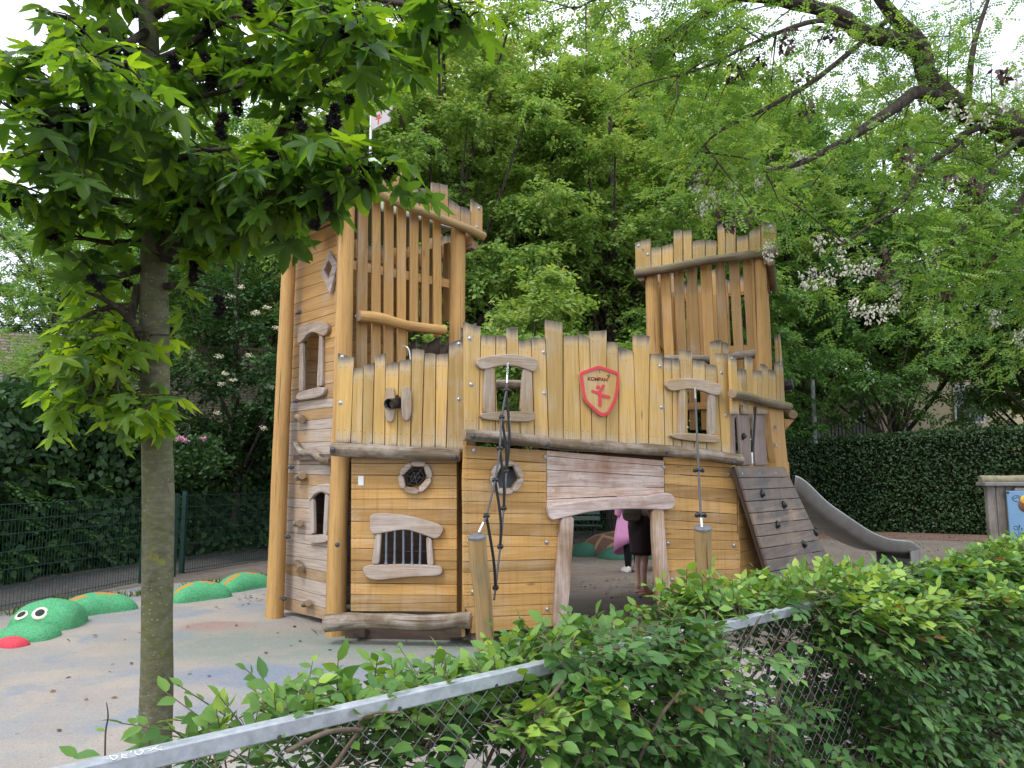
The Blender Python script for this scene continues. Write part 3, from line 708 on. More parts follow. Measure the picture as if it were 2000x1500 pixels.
frame("w", B, [[(931, 706), (935, 699), (960, 694), (992.5, 690.5), (1022.5, 694), (1051, 700), (1053, 712.5), (1046, 727), (1035, 724), (1015, 716), (992.5, 713), (970, 715.5), (950, 721), (940, 720.5), (931.5, 712.5)],
               [(947, 719), (965, 716), (968, 806), (944, 806)], [(1022, 718), (1040, 726), (1042, 806), (1016, 806)],
               [(937.5, 804), (1044, 803), (1047, 810), (1044, 824.5), (995, 823), (960, 821), (940, 818)]], .085, M['trim'], pbo, th=.05)
frame("w", B, [[(1300.7, 748), (1306.7, 740), (1353, 738), (1380, 743), (1410, 750), (1411, 760), (1406.7, 773), (1393, 771.7), (1373, 763), (1346.7, 758), (1323, 763), (1310, 763), (1301, 755)],
               [(1327, 760), (1340, 757), (1339, 848), (1327, 848)], [(1385, 766), (1399, 771), (1398, 849), (1384, 849)],
               [(1309, 845), (1407, 848), (1407, 864), (1380, 864.5), (1313, 857)]], .085, M['trim'], pbo, th=.05)
bolts([(918, 661), (920.5, 751), (1062, 688), (1063, 768), (1289, 715), (1292, 795.5), (1409, 728), (1418, 811)], B, .036, pbo)
# --- shield
SH = [(1169.6, 713.6), (1188, 719.5), (1207, 726), (1210, 732), (1209, 756), (1205.6, 780), (1192, 805.6), (1185.6, 811), (1177.6, 813.6), (1169.6, 811), (1144, 786), (1139, 779), (1132, 736), (1132, 729.6), (1136, 725.6), (1153, 719)]
SI = [(1171, 720.5), (1188, 726), (1203.5, 731), (1205, 733.5), (1203.5, 756), (1200, 777), (1187, 802.5), (1181.5, 806), (1176.5, 806), (1169, 802), (1148, 782.5), (1144.5, 776), (1138.5, 737), (1138.5, 732), (1141, 730), (1156, 725)]
sh = shape("shield", B, SH, .062, .026, M['pal'], castle, it=1, q=.15, g=UP, bevel=.004)
m = MB(); so, si = chaikin(SH, 1, .15), chaikin(SI, 1, .15)
rows = [[B.P(x, y, o_) for x, y in s_] for s_, o_ in ((so, .060), (so, .072), (si, .072), (si, .060))]
rows[0] = [p for p in rows[0]]; m.grid([[p + (0 if k else 1) * V(0, 0, 0) for p in r_] for k, r_ in enumerate(rows)], close=True, sm=False)
m.obj("shield_rim", M['red'], sh, bevel=.002)
XS = lambda q: q / 12.5 + 1120; YS = lambda q: q / 12.5 + 700
m = MB()
def capsule(pts, w_, off):
    for i in range(len(pts) - 1):
        a, b = Vector(pts[i]), Vector(pts[i + 1]); d = (b - a); ang = math.atan2(d.y, d.x); poly = []
        for k in range(9): q_ = ang - math.pi / 2 + math.pi * k / 8; poly.append((b.x + math.cos(q_) * w_, b.y + math.sin(q_) * w_))
        for k in range(9): q_ = ang + math.pi / 2 + math.pi * k / 8; poly.append((a.x + math.cos(q_) * w_, a.y + math.sin(q_) * w_))
        off += .0004; m.prism([B.P(XS(x), YS(y), off) for x, y in poly], B.n, off - .0615, UP)
capsule([(470, 798), (590, 845), (660, 810), (735, 668)], 34, .066); capsule([(655, 850), (655, 1135)], 38, .0676); capsule([(650, 890), (868, 940)], 36, .0684)
m.prism([B.P(XS(605 + 48 * math.cos(k * .4189)), YS(705 + 48 * math.sin(k * .4189)), .067) for k in range(15)], B.n, .0055, UP)
m.obj("emblem_figure", M['red'], sh)
def text(body, mat, parent, p, u, up, height, width=None, ext=.0015, bold=.0):
    cu = bpy.data.curves.new("text", 'FONT'); cu.body = body; cu.size = 1; cu.extrude = 0.0; cu.offset = bold; cu.align_x = 'CENTER'; cu.align_y = 'CENTER'
    o = bpy.data.objects.new("text", cu); COL.objects.link(o); bpy.context.view_layer.update()
    me = bpy.data.meshes.new_from_object(o.evaluated_get(bpy.context.evaluated_depsgraph_get())); bpy.data.objects.remove(o)
    co = np.array([v.co[:] for v in me.vertices]); h = np.ptp(co[:, 1]); wd = np.ptp(co[:, 0]); s_ = height / h; sx = s_ if width is None else width / wd
    mid = (co.max(0) + co.min(0)) / 2; n_ = u.cross(up)
    for v in me.vertices:
        q_ = u * (v.co.x - mid[0]) * sx + up * (v.co.y - mid[1]) * s_; v.co = q_
    o = bpy.data.objects.new("lettering", me); COL.objects.link(o); o.location = p; me.materials.append(mat); place(o, parent)
    sd = o.modifiers.new("solid", 'SOLIDIFY'); sd.thickness = ext; sd.offset = 0
    return o
pt = B.P(XS(592), YS(505), .0635)
wdt = (B.P(XS(830), YS(500), .0625) - B.P(XS(350), YS(500), .0625)).length
text("KOMPAN", M['redtext'], sh, pt, B.u, UP, wdt * .165, wdt, bold=.03)
m = MB(); 
capsule([(848, 500), (860, 440), (885, 395)], 9, .0635); capsule([(855, 440), (825, 415)], 9, .0638); capsule([(868, 430), (895, 445)], 7, .0641); capsule([(870, 405), (862, 400)], 10, .0644)
m.obj("emblem_figure", M['redtext'], sh)
shape("shield_notch", B, [(1170.6, 719.5), (1172, 719.5), (1172, 729), (1170.8, 729)], .0635, .003, M['boltdark'], sh, it=0, bevel=0)
# --- big horizontal logs
m = MB(); m.tube([A.P(649, 877, .1), A.P(700, 880, .1), A.P(760, 884, .1), A.P(830, 886, .1), A.P(898, 890, .1)], [.066, .07, .066, .064, .06], 18, 0, 1, .13, 12)
lo = m.obj("beam_log", [M['log'], M['end']], castle); bolts([(650, 878), (889, 893)], A, .165, lo, 'boltdark', .022)
m = MB(); m.tube([B.P(906, 849, .1), B.P(960, 853, .1), B.P(1030, 860, .1), B.P(1110, 869, .1), B.P(1180, 872, .1), B.P(1235, 876, .1), B.P(1310, 881, .1), B.P(1388, 890, .1), B.P(1446, 898, .1)], [.056, .058, .058, .056, .06, .058, .06, .064, .062], 18, 0, 1, .13, 15)
lo = m.obj("beam_log", [M['log'], M['end']], castle); bolts([(924.5, 852), (1070, 868), (1302, 882.5), (1435, 903)], B, .155, lo, 'boltdark', .022)
m = MB(); m.tube([A.P(636, 1217, .2), A.P(690, 1213, .2), A.P(760, 1214, .2), A.P(840, 1217, .2), A.P(900, 1211, .2), A.P(918, 1212, .2)], [.082, .078, .07, .075, .074, .082], 20, 0, 1, .2, 19)
m.obj("bench_log", [M['log'], M['end']], castle)
for (x0, x1, wl_) in ((690, 712, A), (870, 905, A)):
    m = MB(); m.prism([wl_.P(x0, 1225, .05), wl_.P(x1, 1225, .05), wl_.P(x1, 1245, .05), wl_.P(x0, 1245, .05)], wl_.n, .1, wl_.u); m.obj("skid", M['dark'], castle)
for x0, x1, y1 in ((921, 945, 1250), (1046, 1078, 1238)):
    m = MB(); m.prism([B.P(x0, 1222, -.02), B.P(x1, 1218, -.02), B.P(x1, y1, -.02), B.P(x0, y1 + 4, -.02)], B.n, .14, B.u); m.obj("skid", M['dark'], castle)
m = MB()
m.prism([V(-1.6, 7.3, .01), V(-.5, 7.22, .01), V(-.5, 7.22, .09), V(-1.6, 7.3, .09)], A.n, .06, A.u)
m.obj("skid", M['dark'], castle)
# --- parapets
def parapet(name, cs, z0, tops, mat, edge, off=.14, wid=.115, tall=None, logm='log'):
    """ring of planks round a square tower; tops: list of heights repeated"""
    c0 = sum(cs, V(0, 0, 0)) / 4
    par = None; k_ = 0
    for i in range(4):
        a, b = cs[i], cs[(i + 1) % 4]
        ao = a + (a - c0).normalized() * off; bo = b + (b - c0).normalized() * off
        wl_ = Wall(ao, bo); m = MB(); n_ = int(wl_.L / wid); ww = wl_.L / n_
        sgn = 1 if (wl_.n.dot((ao + bo) / 2 - c0) > 0) else -1
        if (i, name) in edge: continue
        for k in range(n_):
            z1 = z0 + tops[(k_ + k) % len(tops)]
            m.prism([wl_.W(k * ww + .003, z0 - .03, 0), wl_.W((k + 1) * ww - .003, z0 - .03, 0), wl_.W((k + 1) * ww - .003, z1 + random.uniform(-.015, .015), 0), wl_.W(k * ww + .003, z1 + random.uniform(-.015, .015), 0)], wl_.n, .03, UP, zt=z1)
        k_ += 5
        m.obj("parapet", mat, castle, bevel=.003)
        m = MB(); nn = wl_.n * sgn * .05; m.tube([ao + UP * (z0 + .01) + nn, (ao + bo) / 2 + UP * z0 + nn, bo + UP * z0 + nn], .052, 14, 0, 1, .1, i + 3); m.obj("parapet_log", [M[logm], M['end']], castle)
MERL = [.42, .40, .24, .22, .24, .44, .44, .22, .24, .20]
parapet("left", [P1, P2, P3, P0], 4.22, MERL, M['slat'], {(0, "left")}, off=.16)
parapet("right", [RR, RL, RLB, RRB], 4.2, MERL, M['slat'], {(0, "right")}, off=.14, logm='logmoss')
TRo = Wall(P1 + TR.n * .11, P2 + TR.n * .11)
m = MB(); X1 = lambda q: q / 2.778 + 500; Y1 = lambda q: q / 2.778 + 180
def ylg(x): return float(np.interp(x, [660, 791, 817, 860, 914, 946], [347, 401, 413, 427, 447, 463]))
for a in ((475, 305, 535, 300), (537, 330, 600, 345), (602, 395, 660, 410), (662, 425, 720, 440), (722, 380, 780, 395), (782, 400, 835, 410), (837, 500, 888, 508), (890, 520, 950, 530), (953, 487, 998, 492), (1000, 495, 1043, 503), (1046, 575, 1108, 620), (1110, 620, 1165, 640), (1168, 578, 1230, 618)):
    x0, x1 = X1(a[0]), X1(a[2]); vp(m, TRo, x0, Y1(a[1]), x1, Y1(a[3]), x0 + .5, ylg(x0) + 3, x1 + .5, ylg(x1) + 3, off=.0, th=.03)
pr = m.obj("parapet", M['slat'], castle, bevel=.003); bolts([(935.6, 407), (931, 443.5)], TRo, .001, pr)
m = MB(); m.tube([TRo.P(x, ylg(x), .05) for x in (664, 720, 791, 860, 914, 945)], .05, 14, 0, 1, .1, 41); m.obj("parapet_log", [M['postold'], M['end']], castle)
RTo = Wall(RR + RT.n * .1, RL + RT.n * .1)
def ylr(x): return float(np.interp(x, [1240, 1297, 1380, 1447, 1518], [534, 526, 509, 500, 491]))
m = MB()
for a in ((180, 222, 272, 195), (275, 252, 335, 248), (338, 240, 403, 225), (405, 150, 458, 150), (462, 152, 513, 150), (516, 212, 590, 208), (593, 208, 657, 208), (662, 118, 708, 108), (710, 100, 768, 95), (774, 182, 845, 175), (848, 160, 915, 128), (918, 98, 1008, 102)):
    x0, x1 = X3(a[0]), X3(a[2]); vp(m, RTo, x0, Y3(a[1]), x1, Y3(a[3]), x0 + .8, ylr(x0) + 3, x1 + .8, ylr(x1) + 3, off=.0, th=.03)
pr = m.obj("parapet", M['pal'], castle, bevel=.003); bolts([(1247, 480), (1265, 497), (1505, 442)], RTo, .001, pr)
m = MB(); m.tube([RTo.P(x, ylr(x), .055) for x in (1241, 1297, 1380, 1447, 1518)], .056, 14, 0, 1, .1, 44); m.obj("parapet_log", [M['logmoss'], M['end']], castle)
# --- right tower
post(V(RR.x, RR.y, 1.7), D(1481, 500, RR.y), .10, .085, seed=22)
post(V(RL.x, RL.y, 0), V(RL.x - .03, RL.y, 4.3), .1, .085, seed=23)
post(V(RLB.x, RLB.y, 0), V(RLB.x, RLB.y, 4.3), .09, .085, seed=24)
post(V(RRB.x, RRB.y, 0), V(RRB.x, RRB.y, 4.3), .09, .085, seed=25)
post(V(RR.x + .05, RR.y + .1, 0), V(RR.x + .05, RR.y + .1, 1.7), .08, .08, seed=26)
m = MB()
for a in ((328, 383, 348, 406), (403, 460, 430, 482), (478, 540, 505, 562), (560, 627, 585, 648), (650, 706, 672, 728), (730, 792, 760, 815), (812, 873, 838, 896)):
    x0, x1, b0, b1 = (X3(v) for v in a); vp(m, RT, x0 - 1, 505, x1 - 1, 505, b0 + 1, 700, b1 + 1, 700, off=.0, th=.03, tips=False, gap=.2)
m.obj("slat_screen", M['slat'], castle, bevel=.004)
for wl_ in (Wall(RL, RLB), Wall(RRB, RLB), Wall(RR, RRB)):
    m = MB()
    for k in range(7):
        s0 = .12 + k * .175; m.prism([wl_.W(s0, 2.2, 0), wl_.W(s0 + .115, 2.2, 0), wl_.W(s0 + .12, 4.2, 0), wl_.W(s0 + .01, 4.2, 0)], wl_.n, .03, UP)
    for z in (2.5, 3.3): m.prism([wl_.W(0, z, .03), wl_.W(wl_.L, z, .03), wl_.W(wl_.L, z + .1, .03), wl_.W(0, z + .1, .03)], wl_.n, .025, wl_.u)
    m.obj("slat_screen", M['slat'], castle, bevel=.004)
m = MB(); m.tube([RT.P(1300, 700, .02), RT.P(1400, 700, .02), RT.P(1485, 688, .02)], .05, 14, 0, 1, .1, 61); m.obj("rail_log", [M['log'], M['end']], castle)
BB = Wall((B.P(1385, 900).x - .2, B.P(1385, 900).y + .45), (B.P(1425, 900).x + .1, B.P(1425, 900).y + .5))
m = MB(); vp(m, BB, 1388, 667, 1410, 664, 1388, 800, 1410, 800, th=.03); vp(m, BB, 1411, 668, 1424, 672, 1411, 800, 1424, 800, th=.03); m.obj("palisade", M['pal'], castle, bevel=.003)
# --- palisade C, log, entry slats, corner post
X5 = lambda q: q / 5 + 1420; Y5 = lambda q: q / 5 + 640
m = MB()
for a in ((30, 268, 92, 272, 50, 120, 845), (97, 405, 138, 407, 125, 160, 760), (140, 405, 188, 408, 160, 205, 845), (190, 278, 252, 290, 207, 255, 845), (255, 410, 300, 412, 258, 300, 760), (302, 414, 342, 418, 300, 345, 845), (344, 350, 400, 385, 345, 405, 845), (402, 412, 442, 415, 408, 450, 760), (443, 420, 476, 425, 452, 485, 770), (478, 335, 512, 335, 487, 520, 780), (514, 338, 545, 336, 522, 572, 785)):
    vp(m, C, X5(a[0]), Y5(a[1]), X5(a[2]), Y5(a[3]), X5(a[4]), Y5(a[6]), X5(a[5]), Y5(a[6]), off=.03 + random.uniform(0, .003), th=.03, gap=.25)
vp(m, C, X5(480), Y5(72), X5(500), Y5(80), X5(492), Y5(340), X5(510), Y5(340), off=-.1, th=.03, gap=.2); vp(m, C, X5(502), Y5(62), X5(522), Y5(66), X5(520), Y5(340), X5(542), Y5(340), off=-.08, th=.03, gap=.2)
pc = m.obj("palisade", M['pal'], castle, bevel=.003); bolts([(1429, 700), (1524, 711)], C, .031, pc)
m = MB(); m.tube([C.P(1430, 769, .1), C.P(1465, 776, .1), C.P(1500, 787, .1), C.P(1541, 794, .1)], [.052, .05, .05, .05], 16, 0, 1, .1, 51); m.obj("beam_log", [M['logmoss'], M['end']], castle)
m = MB(); m.tube([D(1549, 810, 9.5), D(1540, 806, 9.9)], .055, 16, 0, 1, .05, 52, 2); m.obj("beam_end", [M['logmoss'], M['end']], castle)
m = MB(); m.prism([D(1532, 818, 9.55), D(1552, 820, 9.55), D(1534, 840, 9.55)], (0, -1, 0), .1, UP); m.obj("bracket", M['slat'], castle)
m = MB(); m.tube([D(1531, 754, 9.5), D(1548, 751, 9.45)], .07, 16, res=1); m.obj("spyglass", M['black'], castle)
for a in ((48, 76, 60, 90), (105, 222, 142, 246), (250, 370, 282, 398)):
    m = MB(); vp(m, C, X5(a[0]), Y5(848), X5(a[1]), Y5(850), X5(a[2]), Y5(1345), X5(a[3]), Y5(1340), off=.0, th=.03, tips=False); m.obj("entry_slat", M['grayslat'], castle, bevel=.005)
m = MB(); m.prism([C.P(x, y, -.02) for x, y in ((1430, 808), (1503, 808), (1503, 816), (1430, 816))], C.n, .03, C.u); m.obj("cross_rail", M['grayslat'], castle)
m = MB(); m.prism([C.P(x, y, .05) for x, y in ((1503, 797), (1530, 797), (1534, 850), (1539, 900), (1543, 960), (1543, 1120), (1520, 1120), (1516, 905), (1508, 850))], C.n, .09, UP); cp = m.obj("corner_post", M['slat'], castle, bevel=.012, seg=2)
for x, y in ((1515, 832), (1514, 867)): m = MB(); m.tube([C.P(x, y, .06), C.P(x + 3, y + 6, .1)], .014, 8, res=2); m.obj("shackle", M['chain'], cp)
XRc = lambda y: float(np.interp(y, [900, 1200], [1541, 1560]))
m = hb(C, [905, 930, 950, 975, 1005, 1030, 1055, 1080, 1110, 1135, 1160, 1190], [902, 924, 944, 966, 993, 1015, 1036, 1058, 1085, 1106, 1127, 1150], lambda y: 1443, XRc, off=-.03)
m.obj("lower_wall", M['low'], castle, bevel=.003)
# --- climbing ramp
rTL, rTR = C.P(1440, 911, .08), C.P(1533, 911, .08)
rTR.z = rTL.z
rBL, rBR = G(1532, 1208), G(1662, 1180)
rows = 13; rn_ = (rTR - rTL).cross(rBL - rTL).normalized(); rn_ = rn_ if rn_.z > 0 else -rn_
m = MB()
for k in range(rows):
    t0, t1 = k / rows, (k + 1) / rows - .004
    j0 = [random.uniform(-.008, .008) for _ in range(2)]
    m.prism([rTL.lerp(rBL, t0), rTR.lerp(rBR, t0), rTR.lerp(rBR, t1) + rn_ * j0[0] * .2, rTL.lerp(rBL, t1)], rn_, .035, rTR - rTL)
rp = m.obj("climbing_ramp", M['ramp'], castle, bevel=.006)
m = MB()
for f in (.06, .94):
    a, b = rTL.lerp(rTR, f) - rn_ * .07, rBL.lerp(rBR, f) - rn_ * .07; m.box((a + b) / 2, b - a, rn_, ((b - a).length / 2, .035, .03))
m.obj("ramp_beam", M['dark'], rp)
RP = lambda x, y, off=0: (lambda d: ORG + d * ((rTL + rn_ * off - ORG).dot(rn_) / d.dot(rn_)))(ray(x, y))
def hold(p, n_, par, s_=.032):
    bm = bmesh.new(); bmesh.ops.create_icosphere(bm, subdivisions=2, radius=s_)
    sd = random.random() * 50; an = random.choice([-.5, .3, .6])
    for v in bm.verts:
        c_ = v.co.copy(); v.co.x *= 1.35; v.co.z *= .62
        v.co += c_.normalized() * .35 * s_ * mnoise.noise(c_ * 45 + V(sd, 0, 0)) + V(0, 0, s_ * .3 * math.cos(c_.x / s_ * 3))
    q_ = n_.to_track_quat('Z', 'X').to_matrix().to_4x4(); bm.transform(Matrix.Translation(p) @ q_ @ Matrix.Rotation(an, 4, 'Z'))
    mb = MB(); bm.verts.ensure_lookup_table(); mb.v = [v.co.copy() for v in bm.verts]
    for f in bm.faces: mb.face([v.index for v in f.verts], [(0, 0)] * 3, [(5, 5)] * 3, 0, True)
    bm.free(); return mb.obj("climbing_hold", M['black'], par)
for x, y in ((1487, 964), (1529, 986), (1517, 1025), (1569, 1063), (1592, 1040), (1565, 1128)):
    hb_ = onmesh(x, y, [rp]); hold((hb_[0] if hb_ else RP(x, y)) + rn_ * .015, rn_, rp, .037)
hold(C.P(1453, 852, .02), C.n, castle, .034)
bolts([(1450, 925), (1484, 925), (1515, 924)], type('W', (), {'P': staticmethod(lambda x, y, o: (onmesh(x, y, [rp]) or [RP(x, y)])[0]), 'n': rn_})(), 0, rp, 'bolt', .01)
# --- roof and flag
RC = (P1 + P2 + P3 + P0) / 4
m = MB(); apex = V(D(724, 262, RC.y).x, RC.y, 5.32)
cs_ = [c_ + (c_ - RC).normalized() * -.04 + UP * 4.42 for c_ in (P1, P2, P3, P0)]
for i in range(4):
    a, b = cs_[i], cs_[(i + 1) % 4]; nn = (b - a).cross(apex - a).normalized(); nn = nn if nn.z > 0 else -nn; m.prism([a, b, apex], nn, .02, UP)
m.obj("tent_roof", M['roof'], castle)
m = MB(); m.tube([V(apex.x, RC.y, 5.2), V(apex.x, RC.y, D(724, 226, RC.y).z)], .015, 10, res=1); m.obj("flagpole", M['poleW'], castle)
FW = Wall((apex.x, RC.y), (apex.x + .6, RC.y - .35))
fl = shape("flag", FW, [(724.5, 226), (745, 215), (755, 211), (765, 205.5), (764.5, 214), (755.5, 224), (757, 227), (762, 228.5), (760, 237), (745, 243), (727, 254)], .012, .024, M['flag'], castle, it=0, bevel=.003)
m = MB(); XF = lambda q: q / 15 + 700; YF = lambda q: q / 15 + 190
def fcap(pts, w_, off):
    for i in range(len(pts) - 1):
        a, b = Vector(pts[i]), Vector(pts[i + 1]); d = (b - a); ang = math.atan2(d.y, d.x); poly = []
        for k in range(6): q_ = ang - math.pi / 2 + math.pi * k / 5; poly.append((b.x + math.cos(q_) * w_, b.y + math.sin(q_) * w_))
        for k in range(6): q_ = ang + math.pi / 2 + math.pi * k / 5; poly.append((a.x + math.cos(q_) * w_, a.y + math.sin(q_) * w_))
        off += .0006; m.prism([FW.P(XF(x), YF(y), off) for x, y in poly], FW.n, off - .0118, UP)
fcap([(515, 640), (600, 610), (670, 580)], 18, .0135); fcap([(590, 620), (578, 775)], 16, .015); fcap([(590, 610), (625, 490)], 15, .0157); fcap([(570, 535), (580, 530)], 24, .0166)
m.obj("flag_emblem", M['red'], fl)
# --- slide
m = MB()
S0, S1 = V(3.5, 9.85, 0), V(6.38, 12.3, 0); sd = (S1 - S0).normalized(); sn = V(sd.y, -sd.x, 0)
prof = [(0, 1.56), (.06, 1.5), (.216, 1.18), (.425, .89), (.55, .72), (.68, .60), (.77, .55), (.868, .52), (.95, .48), (.99, .42), (1.003, .34)]
ts = np.linspace(0, 1.003, 44); zz = np.interp(ts, [p_[0] for p_ in prof], [p_[1] for p_ in prof]); zz = np.convolve(np.pad(zz, 2, 'edge'), np.ones(5) / 5, 'valid')
cross = [(-.27, -.02), (-.275, .0), (-.25, .006), (-.235, -.01), (-.215, -.13), (-.15, -.165), (0, -.175), (.15, -.165), (.215, -.13), (.235, -.01), (.25, .006), (.275, 0), (.27, -.02), (.245, -.17), (.16, -.2), (0, -.205), (-.16, -.2), (-.245, -.17)]
rows_ = [[S0.lerp(S1, t_) + sn * a + UP * (z_ + b) for a, b in cross] for t_, z_ in zip(ts, zz)]
m.grid(rows_, close=True)
e = S1 + sd * .012
for s_ in (-1, 1):
    m.prism([e + sn * s_ * .27 + UP * .34, e + sn * s_ * .27 + UP * 0, e + sn * s_ * .27 - sd * .34, e + sn * s_ * .27 - sd * .36 + UP * .34], sn * s_, .012, UP)
m.prism([e + sn * .27 + UP * .34, e - sn * .27 + UP * .34, e - sn * .27, e + sn * .27], sd, .012, UP)
slo = m.obj("slide", M['steel'], castle)

# ================================================================ ROPE POSTS AND ROPES
def rpost(base, top, r, label):
    e_ = empty("rope_post", base, label, "post", "leaning posts that hold the ropes")
    post(base, top, r * 1.02, r, 'postold', .05, seed=base.x * 7, par=e_, name="timber", capm='cap')
    m = MB(); d = (Vector(top) - base).normalized(); m.tube([Vector(top) - d * .004, Vector(top) + d * .012], r * 1.04, 20, res=1); m.obj("cap", M['cap'], e_)
    return e_
T1 = D(932, 1050, 6.05); T2 = D(1373, 1033, 6.75)
rpost(G(953, 1304), T1, .073, "leaning timber post with grey cap in front of the five-sided window")
rpost(G(1379, 1262), T2, .076, "upright cracked timber post with grey cap rising behind the clipped foreground hedge")
def rope_item(name, label, parts):
    e_ = empty(name, parts[0][1][0], label, "rope", "climbing ropes hanging from the castle")
    for nm, pts, r, mt in parts:
        m = MB(); m.tube(pts, r, 8, res=5); m.obj(nm, M[mt], e_)
    return e_
def dep(y, y0, y1, d0, d1): return d0 + (d1 - d0) * (y - y0) / (y1 - y0)
d0 = B.P(992, 705).y - .09
main = [(992, 708), (989, 762), (980, 815), (976, 876), (967, 938), (950, 1008), (935, 1040)]
mp_ = [D(x, y, dep(y, 705, 1042, d0, 6.05)) for x, y in main]
r2 = [(995, 818), (995, 850), (990, 865), (989, 921), (984, 993), (977, 1068), (968, 1148), (965, 1172)]
rp_ = [D(x, y, dep(y, 815, 1172, d0 - .02, 6.25)) for x, y in r2]
net = empty("climbing_net", mp_[0], "black rope climbing net from the left arched window down to its leaning post", "climbing net")
def seg(pts, r, mt, nm="rope", res=5): m = MB(); m.tube(pts, r, 8, res=res); return m.obj(nm, M[mt], net)
def chain(a, b, nm="chain", par=net):
    m = MB(); n_ = max(3, int((b - a).length / .026)); d = (b - a).normalized(); x = d.orthogonal().normalized(); y = d.cross(x)
    for k in range(n_):
        c_ = a.lerp(b, (k + .5) / n_); ax_ = x if k % 2 else y
        m.tube([c_ + d * math.cos(t_) * .016 + ax_ * math.sin(t_) * .009 for t_ in np.linspace(0, 6.28, 9)], .0032, 6, res=1, caps=False)
    return m.obj(nm, M['chain'], par)
chain(mp_[0], mp_[0].lerp(mp_[1], .5)); m = MB(); m.tube([mp_[0].lerp(mp_[1], .48), mp_[0].lerp(mp_[1], .75)], .0105, 10, res=1); m.obj("ferrule", M['chain'], net)
seg([mp_[0].lerp(mp_[1], .7)] + mp_[1:-1] + [mp_[-2].lerp(mp_[-1], .45)], .0095, 'rope')
m = MB(); m.tube([mp_[-2].lerp(mp_[-1], .4), mp_[-1]], .0105, 10, res=1); m.obj("ferrule", M['chain'], net)
chain(rp_[0], rp_[0].lerp(rp_[1], .4)); m = MB(); m.tube([rp_[0].lerp(rp_[1], .35), rp_[0].lerp(rp_[1], .95)], .0105, 10, res=1); m.obj("ferrule", M['chain'], net)
seg(rp_[1:], .009, 'rope')
for a, b, sg in ((mp_[1], rp_[3], .035), (mp_[2], rp_[3], .02), (mp_[3], rp_[4], .02), (mp_[4], rp_[5], .03), (mp_[5], rp_[6], .02)):
    mid = a.lerp(b, .55) + V(sg * .8, 0, -.02); seg([a, mid, b], .012, 'ropeblack')
for p_ in mp_[1:6] + rp_[2:7]:
    m = MB(); m.tube([p_ - V(.024, 0, 0), p_ + V(.024, 0, .004)], .017, 12, res=1); m.tube([p_ - V(0, 0, .022), p_ + V(0, 0, .022)], .016, 10, res=1); m.obj("rope_clamp", M['black'], net)
net2 = net
d1 = B.P(1357, 752).y - .09
a, b = D(1357, 755, d1), D(1369, 1012, 6.78)
net = empty("climbing_rope", a, "straight dark climbing rope from the right arched window to the upright post", "rope")
chain(a, a.lerp(b, .07), par=net); m = MB(); m.tube([a.lerp(b, .06), a.lerp(b, .12)], .0105, 10, res=1); m.obj("ferrule", M['chain'], net)
seg([a.lerp(b, .11), b], .011, 'rope', res=1); m = MB(); m.tube([b, T2 + V(-.01, 0, .01)], .014, 10, res=1); m.obj("ferrule", M['chain'], net)
for f in (.68, .985):
    for s_ in (-1, 1):
        m = MB(); c_ = a.lerp(b, f); m.tube([c_, c_ + V(s_ * .03, 0, .012), c_ + V(s_ * .045, 0, -.012)], [.016, .022, .014], 10, res=3); m.obj("rope_clamp", M['black'], net)
a, b = C.P(1476, 794, .1), C.P(1469, 905, .1)
net = empty("climbing_rope", a, "short black rope hanging in front of bare grey slats above the ramp", "rope")
seg([a, b], .012, 'ropeblack', res=1); m = MB(); m.tube([b + V(0, 0, .12), b], .014, 8, res=1); m.obj("ferrule", M['chain'], net)
# ================================================================ FOLIAGE
rg = np.random.default_rng(11)
def leaf_mesh(name, mat, tv, tf, P, Dr, Nr, S, rnd, origin=(0, 0, 0), parent=None):
    n = len(P); tv = np.array(tv, float); k = len(tv)
    P = np.asarray(P, float); Dr = np.asarray(Dr, float); Nr = np.asarray(Nr, float)
    Dr = Dr / (np.linalg.norm(Dr, axis=1, keepdims=True) + 1e-9)
    X = np.cross(Dr, Nr); X /= (np.linalg.norm(X, axis=1, keepdims=True) + 1e-9); Z = np.cross(X, Dr)
    S = np.broadcast_to(np.asarray(S, float), (n,))[:, None, None]
    co = P[:, None, :] + S * (tv[None, :, 0:1] * X[:, None] + tv[None, :, 1:2] * Dr[:, None] + tv[None, :, 2:3] * Z[:, None])
    co = co.reshape(-1, 3) - np.array(origin, float)
    ft = np.array([len(f) for f in tf]); fl = np.concatenate([np.array(f) for f in tf])
    li = (fl[None, :] + (np.arange(n) * k)[:, None]).ravel(); lt = np.tile(ft, n); ls = np.concatenate([[0], np.cumsum(lt)[:-1]])
    me = bpy.data.meshes.new(name)
    me.vertices.add(len(co)); me.vertices.foreach_set("co", co.astype(np.float32).ravel())
    me.loops.add(len(li)); me.loops.foreach_set("vertex_index", li.astype(np.int32))
    me.polygons.add(len(lt)); me.polygons.foreach_set("loop_start", ls.astype(np.int32))
    try: me.polygons.foreach_set("loop_total", lt.astype(np.int32))
    except Exception: pass
    me.update(calc_edges=True)
    at = me.attributes.new("rnd", 'FLOAT', 'POINT'); at.data.foreach_set("value", np.repeat(np.asarray(rnd, float), k).astype(np.float32))
    me.materials.append(mat)
    o = bpy.data.objects.new(name, me); COL.objects.link(o); o.location = origin
    place(o, parent)
    return o
